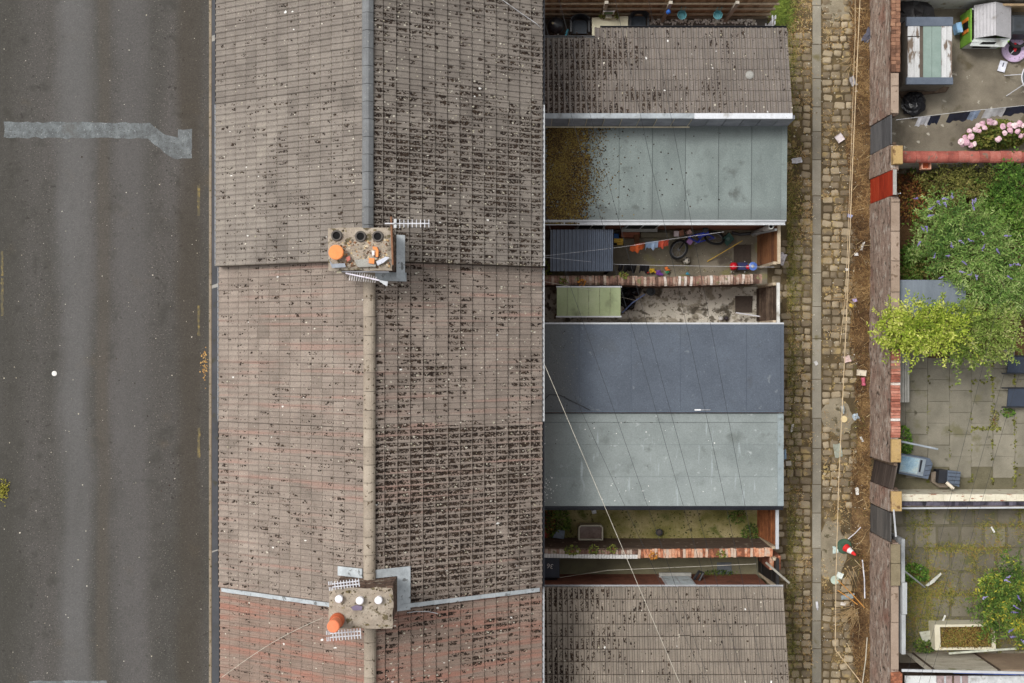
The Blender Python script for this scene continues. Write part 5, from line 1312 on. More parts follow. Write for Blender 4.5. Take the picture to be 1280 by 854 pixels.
ppx_, ppy_ = RS.uniform(800, 940, n), RS.uniform(358, 400, n); k_ = vnoise(ppx_, ppy_, 1 / 16, 54) > .45
clumps("flaked_plaster", np.stack([X(ppx_[k_]), Y(ppy_[k_]), np.full(k_.sum(), .0)], 1), RS.uniform(.008, .035, k_.sum()), mk("plaster_flake", [S(92, 84, 70), S(160, 150, 132), S(224, 218, 206)], arand=1.3), flat=.3, label="flaked plaster and grit over the white yard floor", cat="grit", seed=55)
# wheelie bin with its number
bx0, bx1, by0, by1, bz = X(676, 1.05), X(699.5, 1.05), Y(723, 1.05), Y(694.5, 1.05), 1.05
t = thing("wheelie_bin", "dark blue-grey wheelie bin numbered 36 in white paint", "bin", ((bx0 + bx1) / 2, (by0 + by1) / 2, 0))
BINM = mk("dark_bin_plastic", [S(50, 56, 66), S(66, 72, 84)], scale=4, rough=.45, fine=(30, .1), spec=.4)
cx, cy = (bx0 + bx1) / 2, (by0 + by1) / 2
MB().hexa([(bx0 + .08, by0 + .08, .06), (bx1 - .08, by0 + .08, .06), (bx1 - .08, by1 - .08, .06), (bx0 + .08, by1 - .08, .06)], [(bx0 + .03, by0 + .03, .98), (bx1 - .03, by0 + .03, .98), (bx1 - .03, by1 - .03, .98), (bx0 + .03, by1 - .03, .98)]).build("body", BINM, t)
MB().cbox(bx0, bx1, by0, by1, .985, bz, .03).build("lid", BINM, t)
MB().tube([(bx0 + .06, by0 - .04, .96), (bx1 - .06, by0 - .04, .96)], .018).build("handle", BLACK_P, t)
for s_ in (bx0 + .06, bx1 - .06): MB().torus(.09, .03, Matrix.Translation((s_, by0 + .04, .1)) @ Matrix.Rotation(math.pi / 2, 4, 'Y'), 16, 6).build("wheel", RUBBER, t)
def text(parent, s_, loc, size, rz, mat, name="painted_number"):
    cu = bpy.data.curves.new(name, 'FONT'); cu.body = s_; cu.size = size; cu.extrude = .002; cu.align_x = 'CENTER'; cu.align_y = 'CENTER'; cu.resolution_u = 3
    o = bpy.data.objects.new(name, cu); COL.objects.link(o); bpy.context.view_layer.update()
    me = bpy.data.meshes.new_from_object(o); bpy.data.objects.remove(o); me.materials.clear(); me.materials.append(mat)
    o = link(name, me, parent, loc); o.rotation_euler = (0, 0, rz)
    return o
tx = text(t, "36", (X(687.5, bz), Y(707.5, bz), bz + .004), .2, R(172), DROP)
MB().box(X(677, bz), X(680, bz), Y(722, bz), Y(717, bz), bz + .001, bz + .004).build("sticker", WHITE_P, t)
single(MB().tube([P(700, 722, 1.1), P(760, 713, 1.6), P(945, 705, 1.7)], .007, 5), "washing_line", CABLE_C, "thin cream line stretched along the bin yard", "line")
decal("paving_slab", [(896, 703), (914, 703), (915, 722), (897, 722)], .004, mk("blue_grey_slab", [S(86, 90, 94), S(106, 110, 114)], fine=(40, .3)), label="blue-grey square slab on the floor of the bin yard", cat="slab", t=.03)
single(MB().tube([P(868, 724, .9), P(874, 714, 1.0), P(879, 716, .9), P(874, 726, .9)], .045, 7), "black_hose", BLACK_M, "black hose coil by the white window of the bin yard", "hose")
# ---------------------------------------------------------------- the back alley
A0, A1 = 7.72, 10.85
JOINT = mk("sandy_joint_soil", [S(54, 46, 33), S(86, 73, 51), S(136, 117, 82)], scale=1.6, detail=8, fine=(45, .5), bump=.6, spots=[(1.8, .6, .1, S(150, 130, 88))])
alley = struct("alley_ground", MB().box(A0, A1, -40, 40, -.16, -.035), JOINT)
SETT = mk("stone_sett", [S(118, 105, 85), S(151, 137, 113), S(171, 156, 131), S(188, 174, 150)], orand=.9, arand=.9, scale=1.2, detail=8, fine=(55, .42), bump=.55, contrast=1.2,
          spots=[(2.2, .57, .12, S(158, 138, 98)), (1.1, .68, .14, S(126, 114, 84))])
SLAB = mk("channel_slab", [S(120, 114, 102), S(140, 134, 120), S(156, 150, 136)], orand=.5, scale=1.4, detail=8, fine=(55, .35), bump=.4, spots=[(2, .62, .1, S(112, 104, 76))])
sx0, sx1 = X(1015.5), X(1027)
y = -11.2; rng = random.Random(3)
while y < 11:
    L_ = rng.uniform(.7, 1.25)
    MB().cbox(sx0 + rng.uniform(0, .012), sx1 - rng.uniform(0, .012), y, y + L_ - .015, -.12, -.012 + rng.uniform(-.006, .006), .012).build("channel_slab", SLAB, alley)
    y += L_
# setts
smesh = []
for k in range(6):
    r_ = random.Random(k); m = MB(); j = lambda s_: r_.uniform(-s_, s_)
    b4 = [(-.5 + j(.05), -.5 + j(.05)), (.5 + j(.05), -.5 + j(.05)), (.5 + j(.05), .5 + j(.05)), (-.5 + j(.05), .5 + j(.05))]
    ring = []
    for i in range(4):
        a, b_ = Vector(b4[i]), Vector(b4[(i + 1) % 4]); ring += [a.lerp(b_, .14), a.lerp(b_, .86)]
    n_ = 8
    lo = [(p.x, p.y, -.1) for p in ring]; mid = [(p.x, p.y, -.022) for p in ring]; hi_ = [(p.x * .78, p.y * .78, .004 + j(.006)) for p in ring]
    m.mesh_add(lo + mid + hi_, [(i, (i + 1) % n_, n_ + (i + 1) % n_, n_ + i) for i in range(n_)] + [(n_ + i, n_ + (i + 1) % n_, 2 * n_ + (i + 1) % n_, 2 * n_ + i) for i in range(n_)] + [tuple(range(2 * n_, 3 * n_))])
    smesh.append(m.data("sett", SETT))
cells = []
for side in (0, 1):
    y = -11.0
    row = 0
    while y < 10.8:
        h_ = rng.uniform(.205, .25)
        x = (sx0 - .01 - rng.uniform(0, .03)) if side == 0 else (sx1 + .01 + rng.uniform(0, .03))
        wv = .02 * math.sin(y * 1.3)
        while (x > 8.0 if side == 0 else x < 10.82):
            L_ = rng.uniform(.22, .36)
            cxm = x - L_ / 2 if side == 0 else x + L_ / 2
            ppx, ppy = 640 + cxm * FPX / HC, 427 - y * FPX / HC
            # gone, sunk or buried at the weedy margins
            bury = max(0, (ppx - 1058) / 28) * .8 + .1
            bury += .8 * math.exp(-((ppx - 1048) / 20) ** 2 - ((ppy - 522) / 24) ** 2) + .9 * math.exp(-((ppx - 1042) / 18) ** 2 - ((ppy - 695) / 42) ** 2)
            if side == 0: bury += .55 * math.exp(-((ppy - 250) / 90) ** 2) * (ppx < 1003) + .7 * (ppy < 38)
            nzv = float(vnoise(ppx, ppy, 1 / 22, 44))
            if nzv > bury * .9:
                cells.append((cxm, y + wv + rng.uniform(-.012, .012), L_ - rng.uniform(.02, .06), h_ - rng.uniform(.02, .055), rng.gauss(0, .08), -.012 + rng.gauss(0, .013) - .02 * (nzv < bury * 1.5)))
            x += -L_ if side == 0 else L_
        y += h_; row += 1
vis = [c for c in cells if abs(c[1]) < 10.3 and c[0] > 8.2]
vis.sort(key=lambda c: -(c[2] * c[3]))
pick = set(map(id, vis[:300]))
rv, rf_, rr = [], [], []
for c in cells:
    k = rng.randrange(6)
    if id(c) in pick:
        o = link("sett", smesh[k], alley, (c[0], c[1], c[5])); o.rotation_euler = (rng.gauss(0, .02), rng.gauss(0, .02), c[4]); o.scale = (c[2], c[3], 1)
    else:
        A = np.array(Matrix.Translation((c[0], c[1], c[5])) @ Matrix.Rotation(c[4], 4, 'Z') @ Matrix.Diagonal((c[2], c[3], 1, 1)))
        me = smesh[k]; v0 = np.array([v.co[:] for v in me.vertices]); off = sum(len(q) for q in rv)
        rv.append(v0 @ A[:3, :3].T + A[:3, 3])
        for p in me.polygons:
            vv = list(p.vertices)
            for q in range(1, len(vv) - 1): rf_.append((off + vv[0], off + vv[q], off + vv[q + 1]))
        rr.append(np.full(len(v0), rng.random()))
np_mesh("smaller_setts", np.concatenate(rv), np.array(rf_), SETT, alley, np.concatenate(rr), kind='stuff')
# worn mortar patches over the setts, and drifts of dry litter
def mound(name, lab, cx, cy, rx, ry, h, mat, seed, cat="patch"):
    rs_ = np.random.RandomState(seed); n_, k_ = 30, 9; V = []
    c = P(cx, cy, -.03)
    for i in range(k_):
        f = i / (k_ - 1)
        for j in range(n_):
            a = 2 * math.pi * j / n_; q = 1 + .5 * (float(vnoise(math.cos(a) * 2 + 5, math.sin(a) * 2 + 5, 1.3, seed)) - .5)
            rr_ = f * q
            px_, py_ = c.x + math.cos(a) * rx * rr_, c.y + math.sin(a) * ry * rr_
            V.append((px_, py_, -.04 + h * (1 - f ** 3) * (.75 + .5 * float(vnoise(px_, py_, 7, seed + 1)))))
    Fc = np.array([(i * n_ + j, i * n_ + (j + 1) % n_, (i + 1) * n_ + (j + 1) % n_, (i + 1) * n_ + j)[::-1] for i in range(k_ - 1) for j in range(n_)])
    return np_mesh(name, np.array(V), Fc, mat, None, None, kind='structure', smooth=True)
MORT = mk("worn_mortar", [S(108, 100, 84), S(138, 128, 108), S(156, 146, 126)], scale=2.2, detail=8, fine=(50, .4), bump=.6, spots=[(4, .6, .06, S(90, 82, 62))])
mound("mortar_patch", "", 1048, 522, .5, .62, .045, MORT, 51)
mound("mortar_patch", "", 1041, 690, .42, 1.05, .045, MORT, 52)
mound("mortar_patch", "", 1045, 8, .4, .5, .045, MORT, 53)
STRAW = mk("dry_straw", [S(112, 84, 50), S(160, 124, 78), S(196, 166, 116), S(214, 192, 146)], arand=1.0, scale=1.2, contrast=1.0, fine=(20, .3), rough=.95)
RUSTW = mk("rusty_dead_weed", [S(60, 44, 30), S(92, 68, 44), S(126, 96, 62), S(168, 138, 94)], arand=.9, contrast=2.2, scale=.9, fine=(20, .3), rough=.95)
GRASS = mk("alley_grass", [S(66, 72, 30), S(100, 104, 44), S(140, 136, 72), S(164, 146, 86)], arand=1.0, scale=.6, contrast=1.6, fine=(20, .3), rough=.9)
BANK = mk("leaf_litter_soil", [S(58, 44, 30), S(86, 66, 44), S(118, 94, 64), S(140, 118, 84)], scale=2.4, detail=8, fine=(40, .55), bump=.8)
# bank of litter along the east wall
xs_ = np.linspace(X(1052), A1 - .0, 12); ys_ = np.linspace(-11, 11, 240)
gx, gy = np.meshgrid(xs_, ys_, indexing='ij')
edge = X(1064) + .8 * (vnoise(gy * 0, gy, .55, 60) - .55) + .22 * (vnoise(gy * 0, gy, 1.9, 61) - .5)
gz = -.06 + np.clip((gx - edge) / .35, -.1, 1) * (.05 + .06 * vnoise(gx, gy, 2.2, 62)) + .03 * vnoise(gx, gy, 8, 63)
idx = np.arange(gx.size).reshape(gx.shape)
np_mesh("soil_bank", np.stack([gx, gy, gz], -1).reshape(-1, 3), np.stack([idx[:-1, :-1], idx[1:, :-1], idx[1:, 1:], idx[:-1, 1:]], -1).reshape(-1, 4), BANK, None, kind='structure', smooth=True)
rs = np.random.RandomState(8)
n = 22000
yy = rs.uniform(-10.6, 10.6, n); ppy = 427 - yy * FPX / HC
e_ = 1064 + 32 * (vnoise(yy * 0, yy, .55, 60) - .55) + 9 * (vnoise(yy * 0, yy, 1.9, 61) - .5)
ppx = e_ + rs.beta(1.4, 1.1, n) * (1087 - e_)
dn = .25 + .9 * vnoise(ppx, ppy, 1 / 20, 65)
dn *= 1 - .75 * (bell(ppy, 655, 50) + bell(ppy, 150, 30) * .5 + bell(ppy, 520, 25) * .6)
k_ = rs.uniform(0, 1, n) < dn
pts = np.stack([X(ppx[k_]), yy[k_], .02 + .03 * rs.uniform(0, 1, k_.sum())], 1)
blades("dead_weeds", pts, .15, .012, RUSTW, up=.35, label="rust-brown dead weeds along the foot of the alley wall", cat="weeds")
n = 420
yy = rs.uniform(-10.4, 10.4, n); ppy = 427 - yy * FPX / HC; ppx = rs.normal(1072, 8, n)
k_ = rs.uniform(0, 1, n) < .25 + .9 * np.clip(vnoise(ppx, ppy, 1 / 25, 67) - .35, 0, 1)
blades("dry_stalks", np.stack([X(ppx[k_]), yy[k_], np.full(k_.sum(), .05)], 1), .38, .012, mk("bleached_stalk", [S(120, 92, 60), S(176, 150, 106), S(204, 184, 144)], arand=1), up=.25, label="long bleached stalks over the dead weeds by the alley wall", cat="weeds", seed=16)
# straw drifts and grass along the alley
def scatter(n, fx, fy): return fx(n), fy(n)
n = 20000
ppx = rs.uniform(984, 1062, n); ppy = rs.uniform(-10, 864, n)
dn = 1.1 * np.clip(vnoise(ppx, ppy, 1 / 17, 66) - .42, 0, 1) * 2.2
dn += .8 * bell(ppy, 15, 30) * (ppx < 1016) + .7 * bell(ppx, 1072, 8) * bell(ppy, 75, 25)
dn *= np.where((ppx > 1015) & (ppx < 1028), .12, 1)
dn *= np.where((ppx < 1016), 1.2 + .5 * bell(ppy, 250, 110), .5)
k_ = rs.uniform(0, 1, n) < dn * 1.1
blades("dry_straw", np.stack([X(ppx[k_]), Y(ppy[k_]), np.full(k_.sum(), -.008)], 1), .09, .010, STRAW, up=.18, label="straw and dry moss lying between the setts", cat="straw", seed=12)
n = 4200
ppx, ppy = rs.uniform(984, 1058, n), rs.uniform(-5, 860, n)
k_ = rs.uniform(0, 1, n) < np.clip(vnoise(ppx, ppy, 1 / 15, 68) - .35, 0, 1) * np.where((ppx > 1015) & (ppx < 1028), .05, 1.0)
clumps("joint_moss", np.stack([X(ppx[k_]), Y(ppy[k_]), np.full(k_.sum(), -.02)], 1), rs.uniform(.012, .045, k_.sum()), mk("joint_moss_tan", [S(104, 88, 52), S(152, 132, 84), S(190, 168, 118)], arand=1.1, scale=1, fine=(50, .4)), flat=.5, label="tan moss and grit filling the joints of the setts", cat="moss", seed=13)
n = 14000
yy = rs.uniform(0, 1, n) * 854
ppx = np.where(rs.uniform(0, 1, n) < .62, 984 + np.abs(rs.normal(0, 9, n)), 1086 - np.abs(rs.normal(0, 10, n)))
dn = np.where(ppx < 1020, .3 + .9 * np.clip(vnoise(yy * 0, yy, 1 / 26, 70) * 1.7 - .5, 0, 1) + bell(yy, 12, 18), .22 * (vnoise(yy * 0, yy, 1 / 30, 71) > .5) + .7 * bell(yy, 545, 40) + .6 * bell(yy, 690, 25) + .4 * bell(yy, 110, 45))
k_ = rs.uniform(0, 1, n) < dn
blades("alley_grass", np.stack([X(ppx[k_]), Y(yy[k_]), np.full(k_.sum(), .0)], 1), .1, .010, GRASS, up=.45, label="green and yellow grass tufts along both edges of the alley", cat="grass", seed=14)
n = 1500
yy = rs.normal(12, 13, n); ppx = rs.normal(975, 7, n)
blades("grass_corner", np.stack([X(ppx), Y(yy), np.full(n, .02)], 1), .13, .014, mk("bright_grass", [S(70, 86, 30), S(120, 136, 54)], arand=1), up=.6, label="bright grass patch by the white picket gate", cat="grass", seed=15)
# branches and twigs
def twigs(name, lab, cx, cy, n_, L_, seed, mat, fan=None):
    r_ = random.Random(seed); m = MB()
    for k in range(n_):
        a = r_.uniform(0, 6.28) if fan is None else r_.uniform(*fan)
        l = L_ * r_.uniform(.5, 1.2); c = P(cx + r_.gauss(0, 3), cy + r_.gauss(0, 5), .06)
        d = Vector((math.cos(a), math.sin(a), 0)); s_ = Vector((-d.y, d.x, 0)) * r_.uniform(-.15, .15)
        m.tube([c, c + d * l * .5 + s_ * l + Vector((0, 0, .06)), c + d * l + Vector((0, 0, r_.uniform(-.02, .08)))], .011, 5, r1=.004)
    return m.build(name, mat, label=lab, cat="twigs")
TWIG = mk("bleached_twig", [S(130, 104, 70), S(184, 160, 120)], scale=4, fine=(30, .3))
twigs("dead_twigs", "bleached dead twigs tangled below the red gate", 1058, 375, 22, .5, 1, TWIG)
twigs("dead_twigs", "spiky dead branches fanned out below the traffic cone", 1068, 765, 30, .7, 2, TWIG, (2.6, 4.9))
twigs("dead_twigs", "curled dead stems beside the grey plank gate at the top", 1066, 82, 12, .4, 3, TWIG)
twigs("dead_twigs", "thin brown stems just under the traffic cone", 1061, 715, 10, .6, 4, TWIG, (4.2, 5.2))
# traffic cone
b = P(1056.5, 684, .05)
t = thing("traffic_cone", "red and white traffic cone tipped over on a green base", "cone", P(1056, 684, 0))
d = Vector((.42, -.36, .82)).normalized(); MC = Matrix.Translation(b) @ d.to_track_quat('Z', 'Y').to_matrix().to_4x4()
MB().lathe([(.2, 0), (.23, .02), (.21, .05), (.1, .06)], (b.x - .02, b.y + .02, -.01), 20).build("base", plain("mossy_green_rubber", 56, 84, 66), t)
MB().lathe([(.125, .03), (.092, .18)], (0, 0, 0), 18, MC).build("cone_foot", plain("cone_red", 206, 44, 44, .5), t)
MB().lathe([(.093, .18), (.06, .33)], (0, 0, 0), 18, MC).build("white_band", plain("cone_white", 226, 222, 222, .5, .05), t)
MB().lathe([(.06, .33), (.035, .45), (.03, .46)], (0, 0, 0), 18, MC).build("tip", MATS["cone_red"], t)
# litter: (name, label, px, py, sx, sy, rot, colour)
LIT = [("plastic_bag", "white plastic bag caught beside the toy yard gate", 977, 324, .2, .34, -.4, (206, 200, 202)), ("plastic_bag", "crumpled white bag by the felt roof corner", 996, 201, .3, .16, .1, (214, 214, 218)),
       ("carton", "white and dark carton on the setts near the top", 1049, 173, .24, .24, .6, (206, 196, 196)), ("plastic_bag", "grey plastic bag among the weeds near the top", 1066, 102, .16, .28, .4, (150, 146, 146)),
       ("sack", "dark blue-grey sack crumpled beside the alley wall", 1085, 44, .22, .5, -.5, (78, 78, 90)), ("paper_scrap", "small blue and white scrap on the dead weeds", 1062, 270, .14, .1, -.5, (150, 160, 200)),
       ("paper_scrap", "white scrap below the small blue one", 1070, 318, .13, .09, .1, (214, 212, 210)), ("paper_scrap", "thin white paper on the weeds", 1078, 308, .06, .26, -.3, (196, 190, 180)),
       ("paper_scrap", "white scrap on the cable line", 1059, 337, .11, .07, 0, (206, 204, 200)), ("paper_scrap", "purple and white wrapper above the bush", 1068, 375, .13, .13, .3, (176, 160, 200)),
       ("wrapper", "yellow wrapper above the bush", 1064, 382, .13, .1, -.6, (220, 190, 70)), ("paper_scrap", "pinkish paper square left of the wall", 1059, 449, .2, .2, .3, (206, 180, 172)),
       ("food_tray", "cream food tray against the weeds by the wall", 1076, 466, .3, .18, -.1, (206, 196, 178)), ("can", "crushed red and white can by the wall", 1078.5, 477, .13, .24, .1, (186, 90, 110)),
       ("paper_scrap", "torn paper on the channel slabs", 1020, 454, .1, .12, .5, (204, 202, 200)), ("disc_lid", "round cream lid on the worn mortar patch", 1055, 524, .2, .2, 0, (216, 196, 150)),
       ("bottle", "clear plastic bottle lying on the worn mortar patch", 1053, 512, .11, .24, .2, (170, 178, 178)), ("plastic_bag", "pale blue bag by the green weed", 1069, 521, .18, .18, .4, (166, 180, 190)),
       ("cardboard", "grey-green cardboard on the setts", 1047, 563, .22, .42, .2, (150, 154, 140)), ("paper_scrap", "white stick scrap on the green weed", 1077, 549, .06, .16, .4, (206, 206, 202)),
       ("paper_scrap", "white crumpled paper south of the green weed", 1071, 614, .1, .22, .1, (210, 206, 198)), ("paper_scrap", "pale blue leaflet beside the felt roof edge", 981.5, 568, .06, .3, 0, (150, 180, 204)),
       ("brick_half", "pale half brick beside the felt roof edge", 985, 579, .16, .14, .1, (176, 170, 156)), ("paper_scrap", "white card strip next to the felt roof edge", 990, 535, .06, .24, -.2, (214, 210, 208)),
       ("carton", "white carton above the orange canes", 1049, 719, .2, .18, -.4, (206, 212, 206)), ("disc_lid", "pale green round lid above the orange canes", 1043.5, 725, .26, .26, 0, (176, 190, 176)),
       ("leaflet", "blue-grey leaflet under the orange canes", 1059, 746, .4, .14, .15, (140, 150, 152)), ("paper_scrap", "white scrap left of the dead branches", 1054, 755, .16, .1, -.2, (204, 198, 190)),
       ("plastic_bag", "pale wet tissue beside the traffic cone", 1044, 687, .16, .2, 0, (190, 206, 200)), ("bottle", "white bottle on the channel slabs", 1021, 757, .08, .26, .1, (214, 214, 218))]
for i, (nm, lab, px, py, sx, sy, rz, c) in enumerate(LIT):
    z = .06 if px > 1052 else 0.0
    b = P(px, py, z); r_ = random.Random(i); mt = plain("litter_%d_%d_%d" % c, *c, rough=.55, var=.1); m = MB()
    if nm in ("bottle", "can"):
        ax = Matrix.Translation(b + Vector((0, 0, sx / 2))) @ Matrix.Rotation(rz, 4, 'Z') @ Matrix.Rotation(math.pi / 2, 4, 'X')
        pr = [(sx * .4, -sy / 2), (sx * .5, -sy * .45), (sx * .5, sy * .2), (sx * .22, sy * .38), (sx * .22, sy / 2)] if nm == "bottle" else [(sx * .45, -sy / 2), (sx * .5, -sy * .4), (sx * .38, 0), (sx * .5, sy * .4), (sx * .45, sy / 2)]
        m.lathe(pr, (0, 0, 0), 12, ax)
    elif nm == "disc_lid": m.lathe([(sx / 2, 0), (sx / 2, .02), (sx * .42, .024), (sx * .4, .014), (.01, .014)], b, 20)
    elif nm in ("food_tray", "carton"):
        Mx = Matrix.Translation(b) @ Matrix.Rotation(rz, 4, 'Z'); hx, hy = sx / 2, sy / 2
        q = lambda L_: [tuple(Mx @ Vector(p)) for p in L_]
        m.mesh_add(q([(-hx * .8, -hy * .8, 0), (hx * .8, -hy * .8, 0), (hx * .8, hy * .8, 0), (-hx * .8, hy * .8, 0), (-hx, -hy, .06), (hx, -hy, .06), (hx, hy, .06), (-hx, hy, .06), (-hx * .85, -hy * .85, .02), (hx * .85, -hy * .85, .02), (hx * .85, hy * .85, .02), (-hx * .85, hy * .85, .02), ]),
                   [(3, 2, 1, 0), (0, 1, 5, 4), (1, 2, 6, 5), (2, 3, 7, 6), (3, 0, 4, 7), (4, 5, 9, 8), (5, 6, 10, 9), (6, 7, 11, 10), (7, 4, 8, 11), (8, 9, 10, 11)])
    elif nm == "brick_half": m.obox(b + Vector((0, 0, .04)), (sx, sy, .08), rz)
    else:
        k = 5; hgt = .05 if nm in ("plastic_bag", "sack") else .02; V = []
        for u in range(k):
            for v in range(k):
                x_, y_ = (u / (k - 1) - .5) * sx, (v / (k - 1) - .5) * sy
                x_ += r_.uniform(-.08, .08) * sx; y_ += r_.uniform(-.08, .08) * sy
                V.append(Vector((x_ * math.cos(rz) - y_ * math.sin(rz), x_ * math.sin(rz) + y_ * math.cos(rz), hgt * r_.uniform(.2, 1.6))) + b)
        N_ = len(V); fs = []
        for u in range(k - 1):
            for v in range(k - 1):
                q = (u * k + v, (u + 1) * k + v, (u + 1) * k + v + 1, u * k + v + 1); fs += [q, tuple(N_ + a for a in q)[::-1]]
        m.mesh_add(V + [p - Vector((0, 0, .006)) for p in V], fs)
    single(m, nm, mt, lab, nm.replace("_", " "), "litter along the alley")
for k, (a, b_, lab, c, r_) in enumerate((((1047, 725), (1081, 760), "upper orange cane below the traffic cone", (196, 140, 70), .016), ((1047, 738), (1072, 756), "lower orange cane below the traffic cone", (196, 140, 70), .016), ((1060, 674), (1076, 659), "white stick behind the traffic cone", (206, 202, 206), .014),
                            ((1078, 700), (1081, 748), "white plastic rod along the wall below the cone", (212, 210, 214), .02), ((1078, 854), (1084, 797), "pale bent strip along the wall at the bottom", (186, 178, 160), .018))):
    single(MB().tube([P(a[0], a[1], .08), P((a[0] + b_[0]) / 2 + 1, (a[1] + b_[1]) / 2, .1), P(b_[0], b_[1], .12)], r_, 6), "stick", plain("stick_%d" % k, *c), lab, "stick")
n = 700
ppx, ppy = rs.uniform(986, 1085, n), rs.uniform(0, 854, n)
clumps("alley_specks", np.stack([X(ppx), Y(ppy), np.where(ppx > 1060, .05, .004)], 1), np.abs(rs.normal(.008, .006, n)) + .005, LICHEN, flat=.5, label="tiny pale chips scattered over the alley", cat="chips", seed=19)
# the slack cable hung above the alley
wire("overhead_cable", "pale slack cable running the length of the alley near the wall", [P(1077, -30, 4.0), P(1075, 0, 4.0), P(1066, 200, 3.8), P(1058, 400, 3.5), P(1048.5, 600, 3.2), P(1045, 720, 3.0), P(1044, 812, 2.9), P(1070, 845, 2.9), P(1090, 872, 3.0)], .012, plain("tan_cable", 186, 164, 132), n=4)
wire("overhead_cable", "second thinner tan cable beside the slack one at the top", [P(1069, -20, 3.8), P(1069, 40, 3.8), P(1064, 190, 3.6), P(1057, 370, 3.4), P(1050, 430, 3.2)], .007, MATS["tan_cable"], n=4)
# ---------------------------------------------------------------- alley wall and gardens
WX0, WX1, WH = 10.83, 11.09, 1.86
WALLB = mk("weathered_alley_brick", [S(100, 85, 76), S(142, 121, 108), S(170, 150, 136), S(192, 178, 165)], scale=2.2, detail=9, stretch=(1, .9, 2.6), fine=(34, .6), bump=.9, brick=('yz', 0, .225, .075),
           spots=[(3.2, .56, .06, S(184, 172, 160), (1, 1.2, 3)), (1.0, .55, .2, S(138, 96, 80), (1, .8, 1)), (5, .6, .05, S(66, 56, 46), (1, 1, 2.5))])
CONC_P = mk("pinkish_concrete_coping", [S(136, 118, 102), S(162, 144, 128)], scale=3, fine=(50, .3), orand=.4, spots=[(5, .62, .06, S(110, 92, 76))])
STONE_O = mk("ochre_stone_cap", [S(132, 108, 74), S(172, 144, 96), S(158, 132, 104)], scale=4, fine=(40, .35), spots=[(5, .6, .06, S(110, 84, 56))])
BRK_R = mk("red_coping_brick", [S(126, 74, 60), S(164, 104, 86), S(184, 130, 112)], orand=1.0, scale=6, fine=(40, .35), bump=.4)
BRK_D = mk("brown_coping_brick", [S(92, 66, 52), S(130, 94, 74), S(152, 116, 92)], orand=1.0, scale=6, fine=(40, .4), bump=.4)
def wseg(lab, y0, y1, h=WH):
    t = thing("alley_wall", lab, "wall", ((WX0 + WX1) / 2, (y0 + y1) / 2, 0), "lengths of the weathered alley wall")
    # uneven face: a grid pushed in and out
    ny, nz = max(4, int((y1 - y0) / .09)), 22
    ys, zs = np.linspace(y0, y1, ny), np.linspace(-.1, h, nz)
    gy, gz = np.meshgrid(ys, zs, indexing='ij')
    gx = WX0 - .025 + .045 * vnoise(gy, gz, 2.2, 71) + .03 * vnoise(gy, gz, 7, 72)
    idx = np.arange(gx.size).reshape(gx.shape)
    np_mesh("wall_face", np.stack([gx, gy, gz], -1).reshape(-1, 3), np.stack([idx[:-1, :-1], idx[:-1, 1:], idx[1:, 1:], idx[1:, :-1]], -1).reshape(-1, 4), WALLB, t)
    MB().box(WX0 + .04, WX1, y0, y1, -.1, h - .004).build("wall", WALLB, t)
    return t
def cap_bricks(t, y0, y1, mat, w=.075, L_=.25, h=.085, z=WH, rows=1, pale=None):
    me = coping_mesh(w, L_ / rows, h, mat, False); mp_ = coping_mesh(w, L_ / rows, h, pale, False) if pale else me
    y = y0
    while y < y1 - w:
        for r_ in range(rows):
            o = link("coping_brick", mp_ if random.random() < .25 else me, t, ((WX0 + WX1) / 2 + .03 + (r_ - (rows - 1) / 2) * (L_ / rows + .004) + random.uniform(-.008, .008), y + w, z + random.uniform(-.004, .008)))
            o.rotation_euler = (random.gauss(0, .02), random.gauss(0, .02), -math.pi / 2 + random.gauss(0, .03))
        y += w + .009
def cap_slabs(t, y0, y1, mat, w=.26, L_=.85, h=.07, z=WH):
    y = y0; r_ = random.Random(int(y0 * 10))
    while y < y1 - .05:
        e = min(y1, y + L_ * r_.uniform(.8, 1.1)); MB().cbox(WX0 + .03, WX0 + .03 + w, y, e - .012, z, z + h + r_.uniform(-.006, .006), .014).build("coping_slab", mat, t); y = e
t = wseg("alley wall at the top beside the shed, brown brick coping", 6.52, 11.0)
cap_bricks(t, 7.72, 10.9, BRK_D, rows=2, w=.1); cap_slabs(t, 6.54, 7.7, CONC_P, .22)
t = wseg("short alley wall between the grey gate and the red gate, ochre stone cap", 4.92, 5.64)
MB().cbox(WX0 + .05, WX1 + .07, Y(205, 2.05), Y(182, 2.05), WH, 2.05, .02).build("coping_slab", STONE_O, t)
t = wseg("longest alley wall below the red gate, half covered by the bush", -3.48, 4.16)
cap_slabs(t, -.2, 4.1, CONC_P, .25); cap_bricks(t, -2.75, -.22, BRK_R, w=.07, L_=.26, pale=COPING_P); cap_slabs(t, -3.46, -2.78, STONE_O, .28, .7, .09)
t = wseg("short alley wall between the two lower plank gates", -4.88, -4.25)
cap_slabs(t, -4.86, -4.27, STONE_O, .3, .6, .1)
t = wseg("alley wall at the bottom with a long pale concrete coping", -11.0, -5.78)
cap_slabs(t, -7.0, -5.8, mk("mossy_stone_cap", [S(104, 94, 72), S(140, 128, 104)], scale=4, fine=(40, .4)), .27, .6); cap_slabs(t, -9.4, -7.02, CONC_P, .22, 1.4); cap_bricks(t, -10.9, -9.42, COPING_O, L_=.28)
